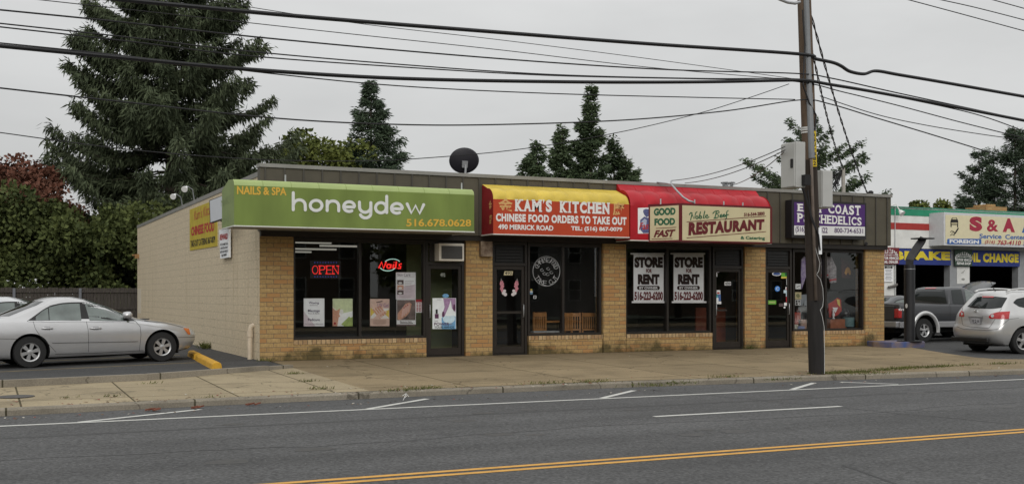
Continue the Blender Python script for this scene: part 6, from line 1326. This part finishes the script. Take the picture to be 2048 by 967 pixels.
for pts in ([(1000, 330), (985, 440), (1000, 540), (1100, 565), (1320, 578), (1390, 470), (1470, 340)], [(930, 560), (1000, 585), (1300, 605), (1420, 590), (1560, 470)]): c3.line(m, zv, pts, 4, 0, .003, 40)
c3.part(m, 'panel_seams', m_seam)
m = MB(); q = [c3.hit(*zv(*p), .015) for p in [(1162 + 17 * math.cos(a), 374 + 14 * math.sin(a)) for a in np.linspace(0, 6.283, 16)]]; m.tube(q, .008, 6); a, b = c3.hit(*zv(1143, 374), .018), c3.hit(*zv(1181, 375), .018); m.tube([a, b], .011, 6); c3.part(m, 'badge', m_chrome)
m = MB(); a, b = c3.hit(*zv(1082, 318), .02), c3.hit(*zv(1200, 330), .02); m.tube([a, (a + b) / 2 + np.array([-.02, 0, .012]), b], [.012, .02, .016], 6); c3.part(m, 'rear_wiper', m_trim)
m = MB(); c3.strip(m, zv, [(1612, 265), (1650, 225), (1740, 205), (1800, 200)], [(1614, 275), (1680, 318), (1800, 345)], 0, .006, 14, 5); c3.part(m, 'quarter_window', m_cglass, True, smooth=True)
m = MB(); c3.line(m, zv, [(1560, 470), (1680, 455)], 3); c3.part(m, 'side_crease', m_seam, True)
m = MB(); P = []
for i in range(13): t = i / 12; P.append((-.3 + 1.55 * t, -.6, 1.62 + .09 * math.sin(math.pi * t) ** .5 - .02 * t))
m.tube(P, .022, 8); c3.part(m, 'roof_rail', p_suv, True, smooth=True)
m = MB(); m.tube([(-.12, 0, 1.64), (-.2, 0, 1.72), (-.3, 0, 1.93)], [.02, .008, .005], 6); c3.part(m, 'aerial', m_trim)
m = MB(); m.box(-.99, -.9, -.7, .7, .3, .42); c3.part(m, 'lower_bumper', m_trim, bevel=.03)
q = c3.hit(*zv(1715, 590), .0)
# --- dark car with its bonnet up and a car beyond the pickup
xq = float(PY(3.6).p(1950, 588)[0]); cd_ = copy_car(c1, 'sedan', 'dark grey car with its bonnet raised between the crossover and the garage', (xq - 2.05, 4.5, -.012), R(-3), p_dark)
m = MB(); V = []; n_ = 10
for i in range(n_ + 1):
    t = i / n_
    for j in range(7):
        y = -.72 + 1.44 * j / 6; V.append((2.15 + 1.05 * t, y * (1 - .12 * t), .97 + .98 * t ** .85 + .1 * math.sin(math.pi * t) - .06 * (abs(y) / .72) ** 2))
m.add(V, [[i * 7 + j, (i + 1) * 7 + j, (i + 1) * 7 + j + 1, i * 7 + j + 1] for i in range(n_) for j in range(6)])
b_ = m.build('raised_bonnet', p_dark, cd_, local=True, smooth=True); sd = b_.modifiers.new('thick', 'SOLIDIFY'); sd.thickness = .03
xq = float(PY(5.5).p(1775, 588)[0]); copy_car(c1, 'sedan', 'dark grey car just showing its roof past the tail of the pickup truck', (xq - 1.2, 5.0, -.012), 0, p_dark)

# ================================================================== wheel stops
m_ws = mat('yellow_wheel_stop', (.6, .33, .03), .75, .15, 6, .2, 30)
def wheel_stop(a, b, label):
    d = np.array(b) - np.array(a); L_ = np.linalg.norm(d); d /= L_; n_ = np.array([-d[1], d[0]]); z_ = lz(a[0]); mb = MB()
    prof = [(-.1, 0), (-.085, .1), (-.05, .135), (.05, .135), (.085, .1), (.1, 0)]
    V = [(*(np.array(p) + n_ * u), z_ + h_) for p in (a, b) for u, h_ in prof]
    mb.add(V, [[i, i + 1, i + 7, i + 6] for i in range(5)] + [[0, 1, 2, 3, 4, 5][::-1], [6, 7, 8, 9, 10, 11]]); solo(mb, 'wheel_stop', m_ws, label, 'wheel stop', 'yellow wheel stops in the left car park', bevel=.008)
qa, qb = PZ(.02).p(434, 736), PZ(.02).p(399, 718); wheel_stop(qa[:2], qb[:2], 'yellow concrete wheel stop nearest the pavement, clear of the sedan')
d_ = (qb - qa)[:2] / np.linalg.norm((qb - qa)[:2]); qc = qb[:2] + d_ * .25; wheel_stop(qc, qc + d_ * 1.5, 'yellow concrete wheel stop under the front bumper of the silver sedan')

# ================================================================== fence
YF = 25.0; ztop = float(PY(YF).p(150, 575)[2]); m_fw = mat('weathered_wood', (.055, .047, .04), .9, .3, 5, .3, 20, stretch=(6, 6, .4)); m_fp = mat('fence_post_grey', (.14, .145, .16), .7, .1)
XA, XB = -34.0, .8
F_ = thing('wooden_fence', 'long weathered dark wooden board fence at the back of the left car park', 'fence', ((XA + XB) / 2, YF, -.05))
m = MB(); x = XA
while x < XB: w = .135; m.box(x, x + w - .012, YF, YF + .022, -.05, ztop + random.uniform(-.02, .02)); x += w
m.build('boards', m_fw, F_)
m = MB(); zr1 = float(PY(YF).p(150, 582)[2]); zr2 = float(PY(YF).p(150, 616)[2])
for z_ in (zr1, zr2): m.box(XA, XB, YF - .05, YF - .001, z_ - .05, z_ + .04)
m.build('rails', m_fw, F_)
for px_ in (-120, 28, 160, 290): x = float(PY(YF).p(px_, 588)[0]); m = MB(); m.box(x - .05, x + .05, YF - .12, YF - .051, -.05, ztop - .02); m.build('fence_post', m_fp, F_)

# ================================================================== trees and shrubs
def leaves(P, D, W, name, m_, parent):
    """P base points, D long vectors, W half-width vectors: one pointed leaf clump each"""
    n = len(P); V = np.empty((n, 4, 3)); V[:, 0] = P; V[:, 1] = P + D * .45 + W; V[:, 2] = P + D; V[:, 3] = P + D * .45 - W
    off = np.array(parent.location); me = bpy.data.meshes.new(name); me.vertices.add(n * 4); me.vertices.foreach_set('co', (V - off).reshape(-1)); me.loops.add(n * 4); me.loops.foreach_set('vertex_index', np.arange(n * 4, dtype=np.int32))
    me.polygons.add(n); me.polygons.foreach_set('loop_start', np.arange(0, n * 4, 4, dtype=np.int32)); me.polygons.foreach_set('loop_total', np.full(n, 4, dtype=np.int32)); me.update(); me.validate(); me.materials.append(m_)
    o = bpy.data.objects.new(name, me); COL.objects.link(o); o.parent = parent; return o
def unit(v): return v / (np.linalg.norm(v, axis=-1, keepdims=True) + 1e-9)
m_bark = mat('bark', (.06, .045, .035), .9, .3, 3, .4, 10)
m_spr = leafmat('spruce_needles', (.036, .048, .026), (.1, .122, .066), .5); m_fir = leafmat('fir_needles', (.034, .052, .034), (.095, .13, .078), .6); m_ced = leafmat('cedar_needles', (.038, .06, .032), (.105, .14, .07), .6)
m_map = leafmat('maple_leaves', (.05, .07, .018), (.16, .18, .045), .5); m_redl = leafmat('red_leaves', (.07, .035, .022), (.18, .075, .05), .6); m_hed = leafmat('hedge_leaves', (.022, .034, .012), (.12, .142, .046), .35)
def conifer(name, label, base, H, Rmax, z0, nb, m_, lean=0, spread=None, droop=.25, rise=.15, sp=(.5, .1), dens=9, gap=.12, curtain=.5, group=None, top_pow=.9, cat='tree', rs=1, latw=.3, var=.62):
    rg = np.random.default_rng(rs); base = np.array(base, float); t = thing(name, label, cat, tuple(base), group)
    tr = MB(); axis = lambda z: base + np.array([lean * (z / H) ** 1.5, 0, z])
    tr.tube([axis(z) for z in np.linspace(0, H, 9)], [max(.025, .019 * H * (1 - z / H) ** .9) for z in np.linspace(0, H, 9)], 9)
    P = []; D = []; W = []
    for k in range(nb):
        u = (k + rg.random()) / nb; z = z0 + (H - z0) * u ** 1.15; fr = 1 - (z - z0) / (H - z0)
        if rg.random() < gap: continue
        Lb = Rmax * max(.04, (fr ** top_pow)) * rg.uniform(var, 1.7 - var if var > .6 else 1.25) * (1 if fr < .93 else .85)
        az = rg.uniform(0, 2 * math.pi); dr = np.array([math.cos(az), math.sin(az), 0]); sd_ = np.array([-dr[1], dr[0], 0])
        ns = 7; pts = []
        rz_ = rise * (.4 + (1 - fr)) * Lb
        for i in range(ns + 1):
            s_ = i / ns; pts.append(axis(z) + dr * Lb * s_ + np.array([0, 0, rz_ * s_ - droop * fr * Lb * (math.sin(s_ * 2.4) ** 2) * .8 + .12 * Lb * s_ ** 3]) + sd_ * rg.normal(0, .02) * Lb)
        pts = np.array(pts)
        tr.tube(pts[:-1], [max(.008, .02 * Lb * .35 * (1 - i / (ns + 1)) + .008) for i in range(ns)], 4, caps=False)
        n = int(dens * Lb * (1 + .6 * (Lb < 1))) + 4
        s_ = rg.uniform(.12, 1, n) ** .75; idx = s_ * ns; i0 = np.minimum(idx.astype(int), ns - 1); f = (idx - i0)[:, None]; q = pts[i0] * (1 - f) + pts[i0 + 1] * f
        lat = rg.uniform(-1, 1, n)[:, None] * (Lb * latw * (1.1 - s_[:, None]) + .12); q = q + sd_ * lat - np.array([0, 0, 1]) * (np.abs(lat) * .3)
        for r_ in range(4):
            ln = sp[0] * rg.uniform(.6, 1.3, n)[:, None]
            d = dr * rg.uniform(.2, 1, n)[:, None] + sd_ * (np.sign(lat) * rg.uniform(0, .9, n)[:, None]) + rg.normal(0, .25, (n, 3)); d[:, 2] -= rg.uniform(-.25, 2.2, n) * curtain
            d = unit(d) * ln; w = unit(np.cross(d, rg.normal(0, 1, (n, 3)))) * sp[1] * rg.uniform(.7, 1.4, n)[:, None]
            P.append(q + rg.normal(0, .1 + .03 * sp[0], (n, 3))); D.append(d); W.append(w)
    tr.build('trunk', m_bark, t, smooth=True); leaves(np.concatenate(P), np.concatenate(D), np.concatenate(W), 'crown', m_, t); return t
def broadleaf(name, label, base, H, rad, nclump, nleaf, m_, size=.22, trunk=.25, zc=.62, group=None, rs=1, flat=1.0, cat='tree'):
    rg = np.random.default_rng(rs); base = np.array(base, float); t = thing(name, label, cat, tuple(base), group); tr = MB()
    fork = base + np.array([0, 0, H * .3]); tr.tube([base, (base + fork) / 2 + rg.normal(0, .05, 3), fork], [trunk, trunk * .85, trunk * .75], 9); P = []; D = []; W = []
    for k in range(nclump):
        v = rg.normal(0, 1, 3); v /= np.linalg.norm(v); rr = rg.uniform(.55, 1.0) ** .6
        c = base + np.array([v[0] * rad * rr, v[1] * rad * rr * flat, H * zc + v[2] * H * (1 - zc) * rr * .95])
        mid = fork + (c - fork) * .5 + rg.normal(0, .15, 3) * rad * .3; 
        if k % 2 == 0: tr.tube([fork, mid, c], [trunk * .35, trunk * .2, .02], 5, caps=False)
        cr = rad * rg.uniform(.22, .38); q = rg.normal(0, 1, (nleaf, 3)); q = unit(q) * (rg.uniform(.35, 1, (nleaf, 1)) ** .5) * cr; q[:, 2] *= .75
        P.append(c + q); d = unit(q * .5 / cr + rg.normal(0, .7, (nleaf, 3)) - np.array([0, 0, .3])) * size * rg.uniform(.6, 1.4, (nleaf, 1)); D.append(d); W.append(unit(np.cross(d, rg.normal(0, 1, (nleaf, 3)))) * size * .38)
    tr.build('trunk', m_bark, t, smooth=True); leaves(np.concatenate(P), np.concatenate(D), np.concatenate(W), 'crown', m_, t); return t
def at(px, Y): p = PY(Y).p(px, 588); return np.array([p[0], Y, -.1])
def hz(px, py, Y): return float(PY(Y).p(px, py)[2]) + .1
def wid(px0, px1, Y): return float(PY(Y).p(px1, 588)[0] - PY(Y).p(px0, 588)[0])
conifer('spruce_tree', 'huge dark drooping spruce rising out of the top of the picture at the left', at(345, 33), 24.5, 7.4, 2.2, 320, m_spr, droop=.3, rise=.12, sp=(.38, .034), dens=44, gap=.06, curtain=1.1, top_pow=.66, rs=8, latw=.14)
conifer('fir_tree', 'dark pointed fir tree behind the shops between the maple and the satellite dish', at(742, 36), hz(740, 163, 36), 6.0, 1.5, 165, m_fir, droop=.1, rise=.1, sp=(.32, .032), dens=42, gap=.08, curtain=.2, top_pow=1.05, rs=5, latw=.2)
for i, (px_, py_, r_, lab, nb_) in enumerate(((1182, 176, 4.6, 'tallest narrow spire of the dark cedars behind the take-out shop', 230), (1124, 250, 3.8, 'cedar spire just left of the tallest cedar', 150), (1228, 270, 4.2, 'cedar spire just right of the tallest cedar', 150), (1074, 288, 4.6, 'short leftmost cedar of the clump behind the take-out shop', 130), (1250, 312, 4.6, 'short rightmost cedar of the clump behind the take-out shop', 130))):
    conifer('cedar_tree', lab, at(px_, 38 + (i % 3) * .8), hz(px_, py_, 38), r_, 1.0, nb_, m_ced, droop=.0, rise=.28, sp=(.3, .045), dens=40, gap=.22, curtain=.04, top_pow=1.0 if i else 1.2, group='cedars behind the take-out shop', rs=50 + i, latw=.15, var=.45)
conifer('open_conifer', 'sparse open-branched conifer partly hidden by the utility pole', at(1625, 34), hz(1625, 250, 34), 6.2, 3.5, 46, m_ced, droop=.02, rise=.4, sp=(.26, .04), dens=36, gap=.0, curtain=.25, top_pow=.55, rs=9, latw=.09)
conifer('pine_tree', 'feathery dark pine at the right edge above the garage roof', at(2030, 36), hz(2030, 258, 36), 4.4, 3.0, 105, m_fir, droop=.02, rise=.3, sp=(.34, .034), dens=40, gap=.05, curtain=.1, top_pow=.6, rs=12)
conifer('pine_tree', 'shorter pine left of the feathery pine above the garage sign', at(1958, 39), hz(1958, 300, 39), 3.2, 3.0, 80, m_fir, droop=.02, rise=.3, sp=(.34, .034), dens=38, gap=.08, curtain=.1, top_pow=.6, rs=13)
broadleaf('maple_tree', 'rounded yellow-green maple between the big spruce and the fir', at(632, 36), hz(632, 262, 36), 3.2, 60, 420, m_map, .24, .25, .62, rs=4)
broadleaf('red_leaf_tree', 'dull red leaved tree behind the hedge at the left edge', at(-5, 31.5), hz(20, 312, 31.5), 3.1, 70, 420, m_redl, .2, .22, .68, rs=6)
for i, (px_, py_, lab) in enumerate(((1845, 402, 'small far green treetop just left of the garage sign'), (1885, 404, 'small far green treetop behind the garage sign'))): broadleaf('far_tree', lab, at(px_, 60), hz(px_, py_, 60), 2.2, 30, 260, m_map, .3, .2, .7, 'far treetops behind the garage', rs=30 + i)
broadleaf('far_tree', 'low dark treetops behind the roof between the cedars and the pole', at(1440, 60), hz(1440, 385, 60), 3, 20, 150, m_hed, .3, .2, .7, rs=34)
# hedge
H_ = thing('tall_hedge', 'tall dense dark green hedge growing behind the wooden fence', 'hedge', (-16, 28.5, -.1)); rg = np.random.default_rng(2); P = []; D = []; W = []; st = MB()
for k in range(270):
    x = rg.uniform(-35, 2.5); yy = rg.uniform(26.4, 30.0); topz = 5.5 + .55 * math.sin(x * .9) + .35 * math.sin(x * 2.3 + 1) + (.5 if -20 < x < -10 else 0)
    z = rg.uniform(.6, 1) * topz if k % 2 else rg.uniform(.5, topz); c = np.array([x, yy, z - .5]); r_ = rg.uniform(.6, 1.15); n = 520
    q = unit(rg.normal(0, 1, (n, 3))) * r_ * rg.uniform(.6, 1.05, (n, 1)); P.append(c + q); d = unit(q / r_ * .6 + rg.normal(0, .7, (n, 3))) * .2 * rg.uniform(.6, 1.4, (n, 1)); D.append(d); W.append(unit(np.cross(d, rg.normal(0, 1, (n, 3)))) * .085)
for k in range(26): x = -34 + k * 1.4; st.tube([(x, 28.3, -.1), (x + rg.normal(0, .2), 28.2 + rg.normal(0, .3), 2.4), (x + rg.normal(0, .4), 28.3, 4.6)], [.08, .06, .02], 6)
leaves(np.concatenate(P), np.concatenate(D), np.concatenate(W), 'foliage', m_hed, H_); st.build('stems', m_bark, H_)
# grass tufts in the pavement joints, weeds and leaf litter
m_gr = leafmat('grass_blades', (.05, .06, .015), (.16, .17, .05), 3); P = []; D = []; W = []
def tuft(x, y, n, r_, h_):
    z_ = pz(y); q = np.c_[rg.normal(x, r_, n), rg.normal(y, r_ * .35, n), np.full(n, z_ - .005)]; P.append(q); d = np.c_[rg.normal(0, .5, n), rg.normal(0, .5, n), rg.uniform(.4, 1, n)]; d = unit(d) * h_ * rg.uniform(.4, 1.2, (n, 1)); D.append(d); W.append(unit(np.cross(d, rg.normal(0, 1, (n, 3)))) * .006)
for px_, py_, n, r_ in ((845, 775, 70, .22), (800, 779, 40, .15), (1090, 765, 50, .3), (1180, 762, 60, .25), (1310, 767, 60, .3), (1360, 763, 40, .2), (1450, 752, 40, .2), (1655, 745, 130, .2), (1685, 744, 150, .3), (1720, 742, 120, .3), (1780, 738, 140, .3), (1810, 735, 110, .25), (1850, 734, 60, .25), (1885, 732, 90, .22), (1930, 730, 40, .2), (2005, 727, 60, .2), (1740, 745, 60, .3), (640, 777, 30, .12), (300, 770, 12, .12), (220, 792, 14, .12), (140, 795, 8, .1), (420, 792, 10, .1), (590, 752, 25, .08), (560, 740, 20, .1), (610, 765, 20, .08), (1560, 756, 40, .2)):
    p = PZ(-.1).p(px_, py_); tuft(p[0], min(p[1], 0), n * 2, r_, .075)
for px_, py_ in ((1772, 690), (1776, 690), (530, 723), (1500, 697)): p = PZ(0).p(px_, py_); tuft(p[0], p[1], 60, .1, .14)
p = PX(-.1).p(414, 694); q_ = rg.normal(0, .06, (120, 3)); P.append(np.c_[np.full(120, -.15) + q_[:, 0], p[1] + q_[:, 1], np.full(120, .02)]); d = unit(np.c_[rg.normal(0, .5, 120), rg.normal(0, .5, 120), rg.uniform(.5, 1, 120)]) * .28 * rg.uniform(.4, 1, (120, 1)); D.append(d); W.append(unit(np.cross(d, rg.normal(0, 1, (120, 3)))) * .012)
ge = bpy.data.objects.new('tmp', None); ge.location = (0, 0, 0); go = leaves(np.concatenate(P), np.concatenate(D), np.concatenate(W), 'grass_tufts', m_gr, ge); go.parent = None; bpy.data.objects.remove(ge)
props(go, 'short ragged grass growing in the pavement joints', 'grass', kind='stuff')
m = MB()
for k in range(420):
    px_ = rg.uniform(0, 2048); yv = rg.choice([rg.uniform(-7.5, -6.3), rg.uniform(-7.5, -7.0), rg.uniform(-2.6, -1.2)], p=[.5, .35, .15]); p = PY(yv).p(px_, 700); x = p[0]
    if x < .3 and yv > -3.9: continue
    a = rg.uniform(0, 6.28); s_ = rg.uniform(.012, .04); zz = (pz(yv) + .004) if yv > -7.0 else (-.214 if yv < -7.3 else -.113); c = np.array([x, yv if yv > -7 else (-7.75 - rg.random() * .3 if zz < -.2 else yv), zz]); u = np.array([math.cos(a), math.sin(a), .15]) * s_; v = np.array([-math.sin(a), math.cos(a), .1]) * s_ * .6
    m.poly([c - u, c + v, c + u, c - v + (0, 0, .008)], int(rg.integers(0, 3)))
props(m.build('leaf_litter', [mat('dry_leaf', (.16, .09, .04), .8), mat('red_dry_leaf', (.2, .05, .03), .8), mat('pale_scrap', (.45, .42, .36), .8)]), 'scattered dry leaves and scraps on the pavement and gutter', 'leaf litter', kind='stuff')
for px_, py_, lab in ((302, 819, 'reddish piece of bark lying in the gutter, leftmost of three'), (397, 814, 'reddish piece of bark lying in the gutter, middle one of three'), (504, 808, 'reddish piece of bark lying in the gutter, rightmost of three')):
    p = PZ(-.2).p(px_, py_); m = MB()
    for k in range(4): m.obox(p + np.array([rg.normal(0, .05), rg.normal(0, .02), .01]), (.05, rg.normal(0, .03), .01), (0, .018, 0), (0, 0, .01))
    solo(m, 'bark_piece', mat('red_bark', (.17, .06, .035), .9, .3, 20), lab, 'debris', 'pieces of bark in the gutter')
m = MB(); p = PZ(-.114).p(30, 795); m.lathe([(.28, 0), (.28, .006)], (p[0], p[1], pz(p[1]) + .001), n=24); struct(m, 'manhole_cover', mat('iron_cover', (.07, .065, .06), .7, .2, 9))
m = MB(); pl_ = PZ(-.11); 
for pts in ([(805, 790), (812, 785), (818, 792)], [(808, 795), (815, 788)], [(812, 786), (806, 799)]): stroke(m, pl_, ident, pts, .8, off=.0, cap=False)
m.v = [(x, y, -.117 + .003) for x, y, z in m.v]; struct(m, 'paint_mark', m_wht)

# ================================================================== across the street, seen only in the shop windows
def house(x, y, w, d, h, cw, cr, label):
    t = thing('house', label, 'house', (x, y, -.1), 'houses across the street'); m = MB(); m.box(x - w / 2, x + w / 2, y - d, y, -.1, h); m.build('wall', cw, t)
    m = MB(); V = [(x - w / 2 - .4, y + .5, h), (x + w / 2 + .4, y + .5, h), (x + w / 2 + .4, y - d - .5, h), (x - w / 2 - .4, y - d - .5, h), (x - w / 2 - .4, y - d / 2, h + 3), (x + w / 2 + .4, y - d / 2, h + 3)]; m.add(V, [[0, 1, 5, 4], [2, 3, 4, 5], [1, 2, 5], [3, 0, 4], [0, 3, 2, 1]]); m.build('roof', cr, t)
    for k in range(4):
        for zz in (1.0, 3.6):
            xx = x - w / 2 + w * (k + .5) / 4; m = MB(); m.box(xx - .5, xx + .5, y + .001, y + .05, zz, zz + 1.5); f = m.build('window', mat('dull_trim', (.5, .5, .48), .7), t); m = MB(); m.box(xx - .42, xx + .42, y + .051, y + .06, zz + .08, zz + .72); m.box(xx - .42, xx + .42, y + .051, y + .06, zz + .78, zz + 1.42); m.build('pane', m_cglass, f)
cs = [mat('brown_siding', (.14, .1, .07), .8), mat('grey_siding', (.2, .19, .18), .8), mat('dark_shingle', (.04, .038, .036), .9)]
house(10, -41, 12, 9, 6.2, cs[0], cs[2], 'brown shingled house across the street, behind the camera'); house(27, -44, 13, 9, 6.2, cs[1], cs[2], 'grey house across the street to the right of the brown one'); house(46, -42, 14, 9, 6.2, cs[0], cs[2], 'second brown house across the street, farthest right'); house(-7, -46, 12, 9, 6.2, cs[1], cs[2], 'grey house across the street to the left of the brown one')
ft = broadleaf('street_tree', 'round leafy tree across the street beside the brown house', (18.6, -36, -.1), 9.5, 4.2, 40, 160, m_map, .4, .25, .6, 'trees across the street', rs=41)
def copy_tree(src, loc, lab):
    r_ = src.copy(); COL.objects.link(r_); r_.location = loc; r_['label'] = lab
    for ch in src.children: c = ch.copy(); COL.objects.link(c); c.parent = r_
for (x, y), lab in (((2.0, -37), 'round leafy tree across the street left of the brown house'), ((36.5, -38), 'round leafy tree across the street right of the grey house'), ((56, -37), 'round leafy tree across the street, farthest right'), ((-15, -38), 'round leafy tree across the street, farthest left')): copy_tree(ft, (x, y, -.1), lab)
